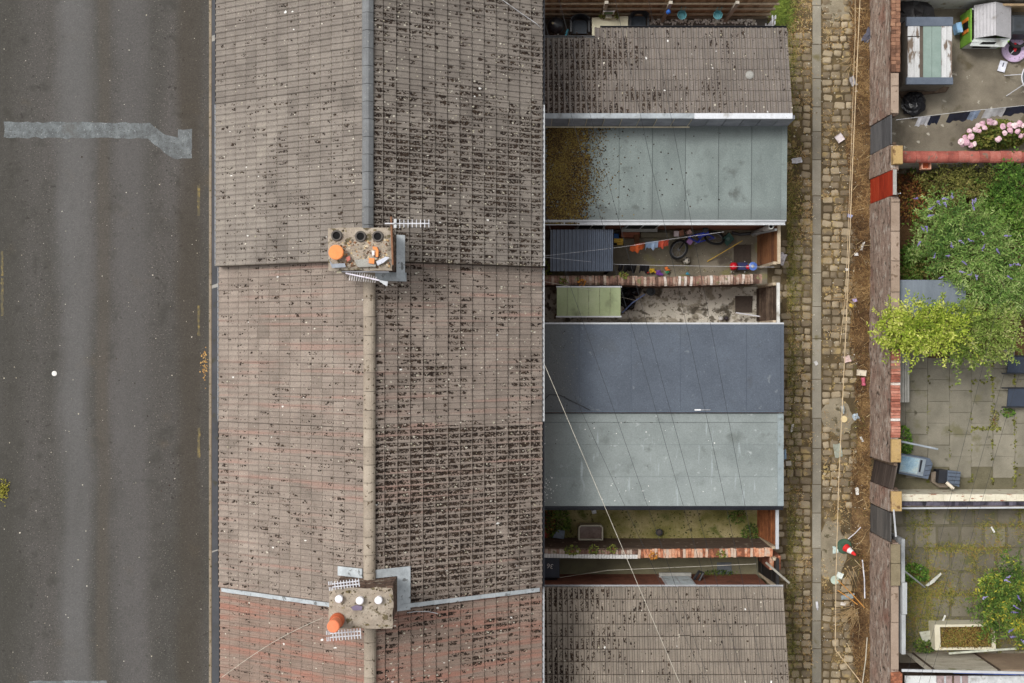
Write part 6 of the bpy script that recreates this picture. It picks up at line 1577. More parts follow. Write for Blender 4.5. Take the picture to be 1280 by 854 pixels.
def plank_gate(lab, y0, y1, h, mat, nb=6, dx=0.0, twist=0.0, cap=None):
    t = thing("plank_gate", lab, "gate", (WX0 + .1, (y0 + y1) / 2, 0), "back gates in the alley wall")
    w_ = (h - .05) / nb
    for i in range(nb):
        z0 = .05 + i * w_; f = twist
        MB().hexa([(WX0 + .03 + dx, y0, z0), (WX0 + .065 + dx, y0, z0), (WX0 + .065 + dx + f, y1, z0), (WX0 + .03 + dx + f, y1, z0)],
                  [(WX0 + .03 + dx, y0, z0 + w_ - .012), (WX0 + .065 + dx, y0, z0 + w_ - .012), (WX0 + .065 + dx + f, y1, z0 + w_ - .012), (WX0 + .03 + dx + f, y1, z0 + w_ - .012)]).build("plank", mat, t)
    for y in (y0 - .02, y1 - .05): MB().box(WX0 + .08 + dx, WX0 + .17 + dx, y, y + .07, -.05, h + .03).build("post", WOOD_D, t)
    if cap: MB().box(WX0 + .02 + dx, WX0 + .12 + dx, y0, y1, h + .032, h + .07).build("capping", cap, t)
    return t
GREYT = mk("grey_weathered_plank", [S(70, 70, 72), S(92, 92, 94), S(110, 110, 110)], scale=3, stretch=(1, .5, 4), orand=.6, fine=(40, .3))
REDT = mk("red_painted_plank", [S(130, 36, 20), S(164, 52, 30), S(176, 74, 48)], scale=3, stretch=(1, .5, 3), orand=.4, fine=(40, .25), rough=.6)
DARKT = mk("dark_weathered_plank", [S(52, 44, 40), S(76, 66, 60), S(96, 86, 78)], scale=3, stretch=(1, .5, 4), orand=.7, fine=(40, .35))
plank_gate("grey plank gate in the alley wall near the top", 5.66, 6.5, 1.9, GREYT, 7)
t = plank_gate("red painted plank gate in the alley wall", 4.18, 4.9, 2.05, REDT, 5, cap=CONC_L)
MB().tube([(WX0 + .2, 4.3, 1.7), (WX0 + .3, 4.25, 1.75), (WX0 + .3, 4.25, 1.9)], .02).build("handle", WHITE_P, t)
plank_gate("dark brown plank gate standing ajar beside the storage chest", -4.22, -3.5, 2.0, DARKT, 6, twist=.14)
plank_gate("dark grey plank gate in the alley wall at the cream wall end", -5.75, -4.92, 1.85, mk("charcoal_plank", [S(54, 52, 50), S(82, 80, 78), S(104, 100, 96)], scale=3, stretch=(1, .5, 4), orand=.7, fine=(40, .35)), 6)
# garden grounds
G_CON = mk("garden_concrete", [S(84, 77, 66), S(108, 100, 87), S(128, 120, 105), S(146, 138, 122)], scale=.9, detail=9, fine=(60, .4), bump=.4, spots=[(1.5, .58, .1, S(92, 84, 66)), (4, .66, .04, S(170, 164, 150)), (2.2, .64, .06, S(74, 66, 56))])
G_SOIL = mk("garden_soil", [S(62, 44, 28), S(92, 68, 44), S(116, 90, 58)], scale=2, detail=8, fine=(35, .5), bump=.7)
G_SAND = mk("slab_bed", [S(84, 80, 62), S(110, 104, 84)], scale=3, fine=(50, .4))
struct("garden_ground", MB().box(WX1 + .0, 30, 5.1, 40, -.16, -.02), G_CON)
struct("garden_ground", MB().box(WX1 + .0, 30, -.5, 5.095, -.16, -.02), G_SOIL)
pat = struct("patio", MB().box(WX1 + .0, 30, -4.5, -.505, -.16, -.03), G_SAND)
pat2 = struct("patio", MB().box(WX1 + .0, 30, -9.4, -4.505, -.16, -.03), G_SAND)
struct("garden_ground", MB().box(WX1 + .0, 30, -40, -9.405, -.16, -.02), G_CON)
SLABM = mk("patio_slab", [S(104, 100, 88), S(124, 119, 105), S(142, 136, 121)], orand=.25, contrast=2.2, scale=1.3, detail=8, fine=(55, .35), bump=.4, spots=[(1.6, .6, .1, S(108, 104, 80)), (3, .66, .06, S(90, 86, 72))])
SLABD = mk("damp_patio_slab", [S(84, 80, 68), S(106, 100, 86), S(124, 118, 102)], orand=.5, scale=1.3, detail=8, fine=(55, .35), bump=.4, spots=[(1.6, .58, .1, S(90, 90, 60))])
smA = MB().cbox(0, .655, 0, .657, -.06, 0, .006).data("slab", SLABM); smB = MB().cbox(0, .62, 0, .62, -.06, 0, .008).data("slab", SLABD)
for i in range(8):
    for j in range(6):
        x, y = 11.3 + i * .662 + (.0), -1.15 - j * .664 + (.33 if i % 2 else 0)
        if y < -4.47 or x > 16.4: continue
        o = link("slab", smA, pat, (x, y, -.004 + random.uniform(-.005, .005))); o.rotation_euler = (random.gauss(0, .006), random.gauss(0, .006), random.gauss(0, .008))
for i in range(8):
    for j in range(7):
        x, y = 11.25 + i * .70, -5.55 - j * .70 + (.35 if j % 2 and False else 0)
        if y < -9.3: continue
        o = link("slab", smB, pat2, (x + (.3 if j % 2 else 0), y, -.006 + random.uniform(-.006, .006))); o.rotation_euler = (random.gauss(0, .01), random.gauss(0, .01), random.gauss(0, .01))
# garden walls
WHITEW = mk("whitewashed_wall", [S(176, 174, 166), S(206, 206, 200)], scale=3, fine=(40, .2), spots=[(4, .6, .06, S(150, 140, 122))])
t = thing("garden_wall", "white garden wall with a rounded red coping below the hydrangea", "wall", (14, 5.37, 0))
MB().box(11.1, 18, 5.25, 5.48, -.1, 1.42).build("wall", WHITEW, t)
REDC = mk("rounded_red_coping", [S(120, 62, 54), S(154, 86, 74), S(172, 112, 100)], orand=.5, scale=5, fine=(45, .4), bump=.5, spots=[(6, .6, .06, S(116, 96, 84))])
sec = [(math.cos(a) * .175, math.sin(a) * .14) for a in np.linspace(math.pi, 0, 9)]
m = MB(); m.mesh_add([(x, u, z) for x in (0, .30) for (u, z) in sec], [(i, i + 1, 10 + i, 9 + i)[::-1] for i in range(8)] + [tuple(range(9)), tuple(range(9, 18))[::-1], (0, 9, 17, 8)])
rc = m.data("coping_stone", REDC)
for i in range(18):
    o = link("coping_stone", rc, t, (11.12 + i * .305, 5.37 + random.uniform(-.008, .008), 1.422 + random.uniform(-.004, .004)))
b = P(1158, 208, 1.3)
t2 = thing("terracotta_trough", "small terracotta trough hung on the white wall under the red coping", "planter", b)
MB().box(X(1152, 1.3), X(1164, 1.3), 5.06, 5.24, 1.1, 1.14).build("base", TERRA_D, t2)
for (a, b_, c, d) in ((1152, 1153.5, 5.06, 5.24), (1162.5, 1164, 5.06, 5.24)): MB().box(X(a, 1.3), X(b_, 1.3), c, d, 1.14, 1.3).build("side", plain("pale_terracotta", 190, 140, 116) if a == 1152 else MATS["pale_terracotta"], t2)
MB().box(X(1152, 1.3), X(1164, 1.3), 5.03, 5.058, 1.1, 1.3).build("front", MATS["pale_terracotta"], t2)
t = thing("garden_wall", "cream rendered garden wall with a dark coping row below the patio", "wall", (14, -4.66, 0))
CRM = mk("cream_render", [S(188, 180, 156), S(210, 203, 182), S(222, 216, 198)], scale=3, fine=(40, .15), spots=[(7, .62, .04, S(140, 86, 60), (.6, 2.5, 1)), (3, .66, .08, S(176, 158, 120))])
MB().box(11.12, 18, -4.68, -4.49, -.1, 1.08).build("wall", CRM, t)
cr = coping_mesh(.3, .205, .05, CRM, False)
for i in range(16): link("coping_slab", cr, t, (11.14 + i * .306, -4.585, 1.082))
cb = coping_mesh(.1, .15, .05, mk("blue_engineering_brick", [S(44, 42, 50), S(76, 72, 84), S(100, 96, 108)], orand=1, scale=6, fine=(40, .3)), True)
MB().box(11.12, 18, -4.86, -4.685, -.1, .98).build("wall", WALLB, t)
for i in range(46): link("coping_brick", cb, t, (11.14 + i * .106, -4.765 + random.uniform(-.005, .005), .985))
MB().obox((13.9, -4.9, .98), (5.6, .05, .04), .006).build("pale_batten", WHITE_P, label="long pale batten along the south side of the cream wall", cat="batten")
t = thing("panel_fence", "weathered panel fence with a white top rail behind the stone planter", "fence", (14, -9.5, 0))
PANEL = mk("weathered_fence_panel", [S(160, 152, 136), S(188, 180, 164), S(206, 200, 186)], scale=2, stretch=(1, 1, 3), orand=.5, fine=(40, .3), spots=[(2, .58, .1, S(120, 118, 76))])
xp = [X(1131), X(1140), X(1217), X(1296), X(1375)]
for i in range(4):
    MB().box(xp[i] + .05, xp[i + 1] - .02, -9.5, -9.46, .02, 1.72).build("panel", PANEL if i != 2 else mk("brown_fence_panel", [S(128, 108, 90), S(158, 138, 116)], scale=2, fine=(40, .3)), t)
    MB().box(xp[i + 1] - .018, xp[i + 1] + .048, -9.53, -9.44, -.05, 1.78).build("post", WOOD_D, t)
MB().obox((13.6, -9.5, 1.8), (4.8, .07, .05), -.02).build("top_rail", WHITE_P, t)
MB().obox((14.2, -9.57, 1.74), (3.0, .05, .06), -.03).build("blue_rail", plain("blue_rail", 60, 80, 140), t)
t = thing("timber_screen", "grey timber screen along the inside of the bottom alley wall", "fence", (11.35, -7.5, 0))
GT = mk("silver_timber", [S(110, 112, 114), S(150, 152, 152), S(176, 178, 178)], scale=4, stretch=(1, .3, 1), orand=.4, fine=(40, .3))
for (a, b_, xo) in ((674, 728, .0), (728.5, 768, .06), (768.5, 818, .02)):
    MB().box(X(1127, 1.95) + xo * .4, X(1131.2, 1.95) + xo, Y(b_, 1.95), Y(a, 1.95), .02, 1.95).build("screen_panel", GT, t)
single(MB().tube([P(1117, 637, 1.95), P(1120, 671, 1.95)], .025, 5), "white_strip", WHITE_P, "white plastic strip at the charcoal gate", "strip")
single(MB().tube([P(1131, 714, 1.9), P(1156, 734, .3)], .025, 5), "broken_batten", GT, "broken grey batten hanging from the timber screen", "batten")
MB().prism([(X(p[0], .3), Y(p[1], .3)) for p in ((1157, 732), (1162, 728), (1176, 716), (1177, 718), (1168, 728), (1160, 733))], .26, .3).build("white_strip", plain("torn_white", 186, 186, 176), label="torn pale strip on the weedy patio", cat="strip")
# the garden wall along the very top
t = thing("garden_wall", "white painted wall along the top edge of the shed garden", "wall", (14, 10.15, 0))
MB().box(11.1, 18, 10.1, 10.35, -.1, 1.5).build("wall", WHITEW, t)
m = MB(); m.blob((11.9, 9.9, .35), .75, .2, .6, 14, 8); single(m, "tarpaulin_heap", mk("black_tarpaulin", [S(26, 25, 26), S(56, 54, 54)], rough=.4, fine=(12, .3), bump=.8), "heap under a black tarpaulin above the shed", "tarpaulin")
m = MB(); m.obox((15.0, 9.98, .5), (1.2, .06, 1.0), 0, .1); single(m, "tan_board", plain("tan_board", 176, 150, 116), "tan curved board leaning on the white wall", "board")
# shed
zs = 1.3
t = thing("garden_shed", "low shed with peeling white boards and a green glass strip on its roof", "shed", P(1160, 64, 0))
x0, x1_, yS, yN = X(1133, zs), X(1191, zs), Y(105.5, zs), Y(21.5, zs)
MB().box(x0 + .06, x1_ - .06, yS + .06, yN - .06, 0, zs - .08).build("wall", plain("shed_grey_timber", 112, 106, 98), t)
SLB = mk("slate_blue_paint", [S(78, 86, 98), S(100, 108, 120)], scale=4, fine=(40, .25))
MB().box(x0, x1_, yN - .26, yN, zs - .08, zs + .02).build("end_board", SLB, t)
MB().box(x0, x1_, yS, yS + .2, zs - .08, zs + .02).build("end_board", SLB, t)
PEEL = mk("peeling_white_boards", [S(170, 170, 168), S(206, 206, 206)], scale=4, stretch=(3, .6, 1), fine=(40, .25), orand=.3, spots=[(5, .57, .05, S(112, 98, 86), (1, .35, 1))])
L_ = [(1135, 1142.4), (1142.8, 1149.5), (1177, 1183.4), (1183.8, 1190)]
for k, (a, b_) in enumerate(L_): MB().box(X(a, zs), X(b_, zs), yS + .202, yN - .262 - (.32 if k < 2 else 0), zs - .07, zs + .0).build("board", PEEL, t)
for k, (a, b_) in enumerate(L_[:2]): MB().box(X(a, zs), X(b_, zs), yN - .55, yN - .262, zs - .07, zs - .003).build("board", PEEL, t)
MB().box(X(1149.8, zs), X(1154, zs), yS + .202, yN - .262, zs - .07, zs - .02).build("gap_board", plain("dark_gap_timber", 82, 72, 62), t)
GLG = mk("green_glass", [S(118, 136, 128), S(138, 154, 146)], scale=3, rough=.25, fine=(20, .1), spec=.5)
for (a, b_) in ((1154.2, 1164.8), (1165.2, 1176.6)): MB().box(X(a, zs), X(b_, zs), yS + .202, yN - .262, zs - .06, zs - .01).build("glass_pane", GLG, t)
single(MB().prism([(X(p[0], .3), Y(p[1], .3)) for p in ((1123, 106), (1190, 107), (1186, 113), (1130, 120))], .02, .12), "timber_sheet", WOOD_D, "timber sheet lying at the foot of the shed", "board")
# playhouse
t = thing("playhouse", "toy playhouse with a grey roof and a lime green wall", "playhouse", P(1228, 36, 0))
PG = plain("playhouse_grey", 168, 166, 168, .5, .06); LG = plain("lime_green", 112, 158, 56, .5, .1); PG2 = plain("playhouse_pale", 196, 200, 196, .5, .06)
bx0, bx1, by0, by1, hw = X(1200), X(1247), Y(61), Y(20), .78
MB().box(bx0, bx0 + .04, by0, by1, 0, hw).build("side_wall", LG, t)
MB().box(bx1 - .04, bx1, by0, by1, 0, hw).build("side_wall", LG, t)
for (y, s_) in ((by0, 1), (by1, -1)):
    MB().hexa([(bx0 + .045, y, 0), (bx1 - .045, y, 0), (bx1 - .045, y + s_ * .04, 0), (bx0 + .045, y + s_ * .04, 0)], [(bx0 + .045, y, hw), (bx1 - .045, y, hw), (bx1 - .045, y + s_ * .04, hw), (bx0 + .045, y + s_ * .04, hw)]).build("end_wall", PG2, t)
MB().box(bx0 - .008, bx0 + .002, by0 + .4, by0 + .7, .25, .62).build("side_window", SOOT_DARK, t)
for y in (by0 + .38, by0 + .72): MB().box(bx0 - .03, bx0 - .009, y - .05, y + .05, .22, .65).build("shutter", plain("orange_shutter", 206, 120, 40) if y == by0 + .38 else MATS["orange_shutter"], t)
MB().box(bx0 + .3, bx1 - .3, by0 - .01, by0 - .002, .1, .68).build("door_opening", SOOT_DARK, t)  # black panel on the wall; shade inside the doorway put into colour
rx = bx0 + (bx1 - bx0) * .52; zr_ = 1.15
xa_, xb_, ya_, yb_ = bx0 + .1, bx1 + .05, by0 + .1, by1 + .08
MB().hexa([(xa_, ya_, hw), (rx, ya_, zr_ - .03), (rx, yb_, zr_ - .03), (xa_, yb_, hw)], [(xa_, ya_, hw + .03), (rx, ya_, zr_), (rx, yb_, zr_), (xa_, yb_, hw + .03)]).build("roof_panel", PG, t)
MB().hexa([(rx + .003, ya_, zr_ - .03), (xb_, ya_, hw), (xb_, yb_, hw), (rx + .003, yb_, zr_ - .03)], [(rx + .003, ya_, zr_), (xb_, ya_, hw + .03), (xb_, yb_, hw + .03), (rx + .003, yb_, zr_)]).build("roof_panel", PG, t)
for k in range(6):
    f = .1 + .8 * k / 5; x = xa_ + (rx - xa_) * f; z = hw + .03 + (zr_ - hw - .03) * f
    MB().obox((x, (ya_ + yb_) / 2, z + .004), (.025, yb_ - ya_, .012)).build("roof_rib", PG, t)
MB().hexa([(bx0, by0 - .1, .7), (bx1 - .12, by0 - .14, .7), (xb_, ya_, hw), (xa_, ya_, hw)], [(bx0, by0 - .1, .72), (bx1 - .12, by0 - .14, .72), (xb_, ya_, hw + .02), (xa_, ya_, hw + .02)]).build("porch_flap", PG2, t)
MB().prism([(bx0 + .28, by0 - .06), (bx0 + .72, by0 - .06), (bx0 + .85, ya_ - .02), (bx0 + .5, ya_ - .02)], .722, .775).build("porch_window", SOOT_DARK, t)
# toy dial and its tag, table, dark bin
t = thing("toy_dial", "large toy dial with a black centre and a red pointer", "toy", P(1268, 62, 0))
b = P(1268, 62, .1)
MB().lathe([(.3, -.1), (.37, -.08), (.38, 0), (.34, .02), (.16, .022)], b, 30).build("dial_plate", plain("lilac_plastic", 190, 168, 196, .5, .08), t)
MB().lathe([(.19, 0), (.19, .028), (.02, .03)], b, 24).build("centre", plain("dial_black", 34, 30, 36), t)
MB().obox(b + Vector((0, .06, .045)), (.06, .26, .03), -.05).build("pointer", plain("pointer_red", 216, 40, 50, .4), t)
MB().lathe([(.05, .02), (.05, .06), (.02, .07)], b, 12).build("pointer_hub", MATS["pointer_red"], t)
MB().obox(b + Vector((-.07, -.08, .04)), (.02, .18, .02), -.8).build("second_pointer", WHITE_P, t)
for k in range(12):
    a = k * math.pi / 6; MB().obox(b + Vector((math.cos(a) * .28, math.sin(a) * .28, .026)), (.035, .012, .006), a).build("tick_mark", plain("tick_grey", 90, 76, 96) if k == 0 else MATS["tick_grey"], t)
t = thing("score_card", "small white card lying below the toy dial", "card", P(1253, 83, 0))
MB().obox(P(1253, 83, .06), (.22, .32, .03), -.25, .15).build("card", plain("card_white", 206, 208, 220), t)
MB().obox(P(1254, 81, .083), (.03, .12, .008), -.25, .15).build("mark", plain("card_ink", 60, 60, 80), t)
t = thing("glass_table", "oval glass table with a pale rim at the right edge", "table", P(1290, 97, 0))
b = P(1290, 97, .6); Ms = Matrix.Translation(b) @ Matrix.Diagonal((.8, 1.0, 1, 1))
MB().lathe([(.36, -.01), (.36, .012)], b, 28, Ms).build("glass_top", mk("smoked_glass", [S(70, 78, 82), S(92, 102, 106)], rough=.15, fine=(10, .1), spec=.5), t)
MB().torus(.38, .022, Ms, 32, 6).build("rim", ALU, t)
for (dx, dy) in ((-.5, -.42), (-.55, .2), (.3, -.3), (.3, .3)): MB().tube([b + Vector((dx * .5, dy * .5, -.01)), (b.x + dx, b.y + dy, 0)], .014).build("leg", ALU, t)
single(MB().cbox(X(1264, .8), X(1290, .8), Y(42, .8), Y(18, .8), 0, .8, .08), "storage_bin", plain("charcoal_plastic", 52, 56, 60, .4), "charcoal storage bin at the top right edge", "bin")
single(MB().torus(.3, .05, Matrix.Translation(P(1272, 46, .3)), 24, 7), "black_hoop", RUBBER, "black rubber hoop between the bin and the toy dial", "hoop")
single(MB().obox(P(1256, 45, .3), (.12, .16, .2), .5), "orange_toy_block", plain("block_orange", 216, 90, 50), "orange toy block beside the playhouse", "toy")
single(MB().obox(P(1197, 36, .3), (.16, .3, .3), .2), "blue_bottle", plain("pale_blue_plastic", 130, 170, 206), "pale blue container between shed and playhouse", "container")
single(MB().blob(P(1142, 130, .2), .36, .16, .6, 16, 10), "bin_bag", MATS["bin_bag_black"], "full black bin bag south of the shed", "bag")
# washing over the shed garden
zl = 1.6
single(MB().tube([P(1120, 150, 1.9), P(1200, 140, zl), P(1290, 131, 1.8)], .006, 5), "washing_line", CABLE_G, "washing line over the shed garden", "line")
G = "washing over the shed garden"
for k, (a, b_, c, lab) in enumerate(((1148, 1163, (214, 214, 220), "white garment at the west end of the garden washing line"), (1161, 1176, (40, 44, 62), "short navy garment beside the white one on the garden line"), (1187, 1213, (38, 40, 56), "long navy garment on the garden washing line"), (1213, 1226, (150, 166, 190), "pale blue garment on the garden washing line"),
                                 (1232, 1258, (196, 196, 196), "pale grey garment on the garden washing line"), (1256, 1286, (34, 38, 56), "navy garment at the right edge of the garden line"))):
    f = lambda p: 150 - (p - 1120) * .116
    cloth(lab, a, f(a) + .5, b_, f(b_) + .5, zl - .02, .35, c, G, 40 + k, .04)
# hydrangea
t = bush("hydrangea", "pink flowering hydrangea against the red coping", "shrub", 1245, 170, 1.05, .36, .95, 2600, mk("hydrangea_leaf", [S(62, 76, 28), S(98, 108, 44), S(136, 130, 66)], arand=1.1, transl=.15), .1, 61, aspect=.7)
PINK = mk("hydrangea_petal", [S(196, 152, 168), S(222, 188, 196), S(232, 214, 212)], orand=1.0, scale=8, fine=(40, .2))
for k, (px, py) in enumerate(((1203, 181), (1201, 177), (1208, 178), (1206, 172), (1214, 171), (1212, 164), (1219, 162), (1222, 157), (1228, 155), (1224, 164), (1237, 152), (1243, 154), (1231, 160), (1254, 158), (1256, 166), (1248, 174), (1263, 163), (1268, 157), (1274, 155), (1262, 156), (1272, 164), (1279, 157), (1218, 180), (1213, 182), (1276, 170), (1283, 168))):
    MB().blob(P(px, py, .95 + random.uniform(-.08, .1)), random.uniform(.07, .1), .25, .75, 9, 6).build("flower_head", PINK, t)
# overgrown garden: shed roof, shrubs
t = thing("felt_shed", "grey felt shed roof under the buddleia", "shed", P(1164, 370, 0))
zf = 1.7
MB().prism([(X(p[0], zf), Y(p[1], zf)) for p in ((1124, 390), (1204, 390), (1204, 352), (1124, 352))], 0, zf - .05).build("wall", WOOD_D, t)
MB().prism([(X(p[0], zf), Y(p[1], zf)) for p in ((1122, 398), (1208, 398), (1207, 350), (1122, 350))], zf - .049, zf).build("roof", mk("grey_shed_felt", [S(98, 106, 114), S(122, 130, 138)], scale=2, stretch=(3, .5, 1), fine=(80, .25)), t)
def crown(name, lab, cat, lobes, per, size, mat, seed, aspect=.5, base=None, shoots=0, grp=None, tilt=.55, flowers=None, fmat=None, up=.35):
    """shrub: lobes (px, py, z, r) of leaves, stems from the base to each lobe"""
    rs_ = np.random.RandomState(seed); rng = random.Random(seed)
    bx = sum(l[0] for l in lobes) / len(lobes) if base is None else base[0]; by = sum(l[1] for l in lobes) / len(lobes) if base is None else base[1]
    b = P(bx, by, 0); t = thing(name, lab, cat, b, grp)
    Ps, Az, Rn = [], [], []
    trunk = MB()
    for (px, py, z, r) in lobes:
        c = P(px, py, z); n_ = int(per * r * r * 1.1)
        trunk.tube([(b.x + rng.gauss(0, .08), b.y + rng.gauss(0, .08), -.02), (b.x * .5 + c.x * .5, b.y * .5 + c.y * .5, z * .55), (c.x, c.y, z)], .03, 6, r1=.01)
        tone = rng.uniform(-.2, .2)
        T = int(shoots * r * r * 6)
        for s_ in range(T):
            v = Vector((rng.gauss(0, 1), rng.gauss(0, 1), abs(rng.gauss(.3, .6)))).normalized()
            root = c + Vector((rng.gauss(0, r * .35), rng.gauss(0, r * .35), -r * rng.uniform(.2, .7)))
            tip = root + Vector((v.x, v.y, v.z * .7 + up)) * r * rng.choice([.7, .9, 1.0, 1.2, 1.6, 2.0])
            tip.z = min(max(tip.z, .05), z + r * 1.2); st_ = rng.uniform(-.25, .25); k = 18
            f = np.linspace(.3, 1.0, k)[:, None]
            q = np.array(root)[None] * (1 - f) + np.array(tip)[None] * f; q[:, 2] -= (f[:, 0] ** 2) * .06
            q += rs_.normal(0, .018, q.shape)
            az = math.atan2(tip.y - root.y, tip.x - root.x)
            Ps.append(q); Az.append(az + np.where(np.arange(k) % 2, 1, -1) * .9); Rn.append(np.clip(rs_.uniform(.2, .8, k) + tone + st_, 0, 1))
            if s_ % 2 == 0: trunk.tube([root, tip], .006, 3, r1=.003)
        v = rs_.normal(0, 1, (n_, 3)); v /= np.linalg.norm(v, axis=1)[:, None]; v[:, 2] = np.abs(v[:, 2]) * .5 - .25
        q = np.array(c) + v * (r * rs_.uniform(.3, 1.0, n_) ** .7)[:, None] * np.array([1, 1, .8])
        q[:, 2] = np.maximum(q[:, 2], .03)
        Ps.append(q); Az.append(np.arctan2(v[:, 1], v[:, 0])); Rn.append(np.clip(rs_.uniform(0, 1, n_) * .5 + .1 + tone, 0, 1))
    trunk.build("stems", mk(name + "_stem", [S(84, 68, 48), S(120, 100, 72)], fine=(30, .3)) if (name + "_stem") not in MATS else MATS[name + "_stem"], t, kind='stuff')
    leaves("foliage", np.concatenate(Ps), size, mat, t, seed=seed, aspect=aspect, tilt=tilt, az=np.concatenate(Az), rnd=np.concatenate(Rn), kind='stuff')
    for (px, py, z, a) in flowers or ():
        c = P(px, py, z); m = MB(); d = Vector((math.cos(a) * .8, math.sin(a) * .8, .45)).normalized()
        for k in range(16):
            f = k / 15; m.blob(c + d * f * .17 + Vector((rng.gauss(0, .018 * (1 - f)), rng.gauss(0, .018 * (1 - f)), rng.gauss(0, .012))), .022 * (1 - .65 * f), .3, 1, 5, 3)
        m.build("flower_spike", fmat, t)
    return t
LG_ = mk("buddleia_leaf", [S(52, 80, 32), S(92, 126, 52), S(130, 156, 78), S(166, 182, 116)], arand=1.0, scale=1.2, contrast=.8, fine=(20, .25), transl=.2, rough=.7)
LO_ = mk("olive_leaf", [S(62, 64, 28), S(100, 102, 46), S(138, 134, 70), S(160, 152, 92)], arand=1.0, scale=1.2, contrast=.8, fine=(20, .25), transl=.15)
LY_ = mk("lime_leaf", [S(104, 126, 36), S(150, 168, 56), S(190, 198, 90), S(212, 212, 126)], arand=1.0, scale=1.0, contrast=.8, fine=(20, .25), transl=.25)
LB_ = mk("bright_leaf", [S(52, 82, 28), S(88, 122, 44), S(124, 154, 66)], arand=1.0, scale=1.2, contrast=.8, fine=(20, .25), transl=.2)
PURP = mk("buddleia_flower", [S(104, 94, 146), S(134, 124, 174), S(156, 148, 192)], orand=.8, scale=8, fine=(40, .2))
crown("olive_shrub", "olive green shrub behind the white wall with red coping", "shrub", [(1165, 226, .8, .35), (1180, 222, 1.0, .4), (1197, 232, .9, .4), (1208, 220, 1.1, .42), (1226, 226, 1.1, .45), (1244, 222, 1.2, .42), (1222, 240, .9, .4), (1196, 243, .7, .3)], 800, .07, LO_, 70, .4, shoots=26)
crown("leafy_shrub", "bright green leafy shrub at the right edge above the buddleia", "shrub", [(1262, 222, 1.4, .5), (1278, 232, 1.5, .55), (1258, 246, 1.3, .5), (1274, 262, 1.4, .55), (1262, 282, 1.2, .45), (1280, 290, 1.3, .5), (1240, 250, 1.0, .4), (1250, 268, 1.0, .4), (1276, 210, 1.3, .4), (1236, 236, .9, .35)], 800, .08, LB_, 71, .5, shoots=22)
bl = [(1172, 262, 1.2, .4), (1164, 280, 1.0, .35), (1190, 270, 1.5, .5), (1180, 290, 1.5, .5), (1205, 288, 1.7, .55), (1168, 305, 1.2, .42), (1192, 308, 1.8, .55), (1216, 305, 1.9, .55), (1178, 326, 1.3, .45), (1205, 328, 1.8, .55), (1232, 322, 1.9, .55), (1228, 290, 1.6, .5), (1250, 312, 1.6, .5),
      (1200, 342, 1.9, .4), (1224, 346, 1.9, .5), (1248, 338, 1.8, .5), (1268, 330, 1.6, .5), (1262, 352, 1.7, .5), (1280, 346, 1.6, .5), (1240, 364, 1.8, .5), (1262, 376, 1.7, .5), (1282, 372, 1.7, .5), (1220, 262, 1.2, .4), (1152, 292, .7, .25), (1222, 372, 1.8, .4), (1150, 314, .7, .3)]
rng = random.Random(17)
fl = [(px, py, 2.2, rng.uniform(0, 6.28)) for (px, py) in ((1147, 248), (1172, 251), (1178, 248), (1190, 248), (1181, 253), (1216, 250), (1220, 249), (1162, 262), (1160, 270), (1155, 288), (1158, 284), (1168, 323), (1187, 320), (1190, 309), (1200, 300), (1210, 300), (1230, 293), (1256, 295), (1262, 332), (1246, 312), (1203, 327), (1211, 345), (1221, 344), (1178, 346), (1199, 339), (1228, 312), (1274, 330), (1259, 345), (1150, 303), (1217, 262))]
crown("buddleia", "large buddleia with grey-green leaves and purple flower spikes", "shrub", bl, 330, .11, LG_, 72, .26, shoots=25, flowers=fl, fmat=PURP, tilt=.45)
yl_ = [(1108, 405, 2.3, .28), (1118, 396, 2.4, .3), (1112, 422, 2.3, .3), (1128, 408, 2.6, .4), (1125, 428, 2.4, .35), (1142, 396, 2.6, .38), (1150, 416, 2.8, .48), (1140, 432, 2.5, .32), (1168, 402, 2.8, .45), (1172, 424, 2.8, .5), (1192, 410, 2.9, .5), (1198, 430, 2.7, .48), (1214, 412, 2.7, .5), (1220, 434, 2.4, .42),
       (1236, 420, 2.6, .48), (1244, 440, 2.2, .32), (1256, 418, 2.4, .4), (1258, 436, 2.2, .3), (1184, 392, 2.6, .35), (1208, 392, 2.6, .36), (1234, 400, 2.5, .4), (1226, 448, 2.1, .22), (1262, 402, 2.3, .35), (1160, 384, 2.4, .25), (1204, 446, 2.2, .22)]
crown("lime_bush", "lime green bush spilling over the alley wall", "bush", yl_[:11], 900, .085, LY_, 73, .45, shoots=27, base=(1140, 415), up=.2)
crown("green_bush", "mid green bush beside the lime one, over the slabs", "bush", yl_[11:], 850, .085, mk("mid_leaf", [S(78, 98, 36), S(112, 134, 54), S(152, 166, 88), S(168, 168, 112)], arand=1.0, scale=1.2, contrast=.8, fine=(20, .25), transl=.2), 74, .4, shoots=25, base=(1215, 418), up=.2)
bush("bramble", "brown withered brambles inside the red gate", "weed", 1138, 245, .62, .75, .45, 900, LEAFR, .08, 75)
bush("bramble", "low green weeds beside the felt shed", "weed", 1136, 330, .45, .55, .4, 800, LB_, .08, 76)
bush("bramble", "yellowing weeds above the felt shed", "weed", 1148, 338, .6, .25, .5, 500, LO_, .07, 77)
n = 2600
ppx, ppy = rs.uniform(1120, 1290, n), rs.uniform(208, 440, n)
blades("garden_weeds", np.stack([X(ppx), Y(ppy), np.full(n, 0)], 1), .16, .012, RUSTW, up=.4, label="dry weeds on the floor of the overgrown garden", cat="weeds", seed=21)
n = 2200
ppx, ppy = rs.uniform(1130, 1290, n), rs.uniform(210, 400, n)
leaves_o = leaves("garden_ground_cover", np.stack([X(ppx), Y(ppy), rs.uniform(.02, .35, n)], 1), .09, LB_, None, seed=22, kind='stuff'); setprops(leaves_o, "low green ground cover under the shrubs of the overgrown garden", "ground cover")
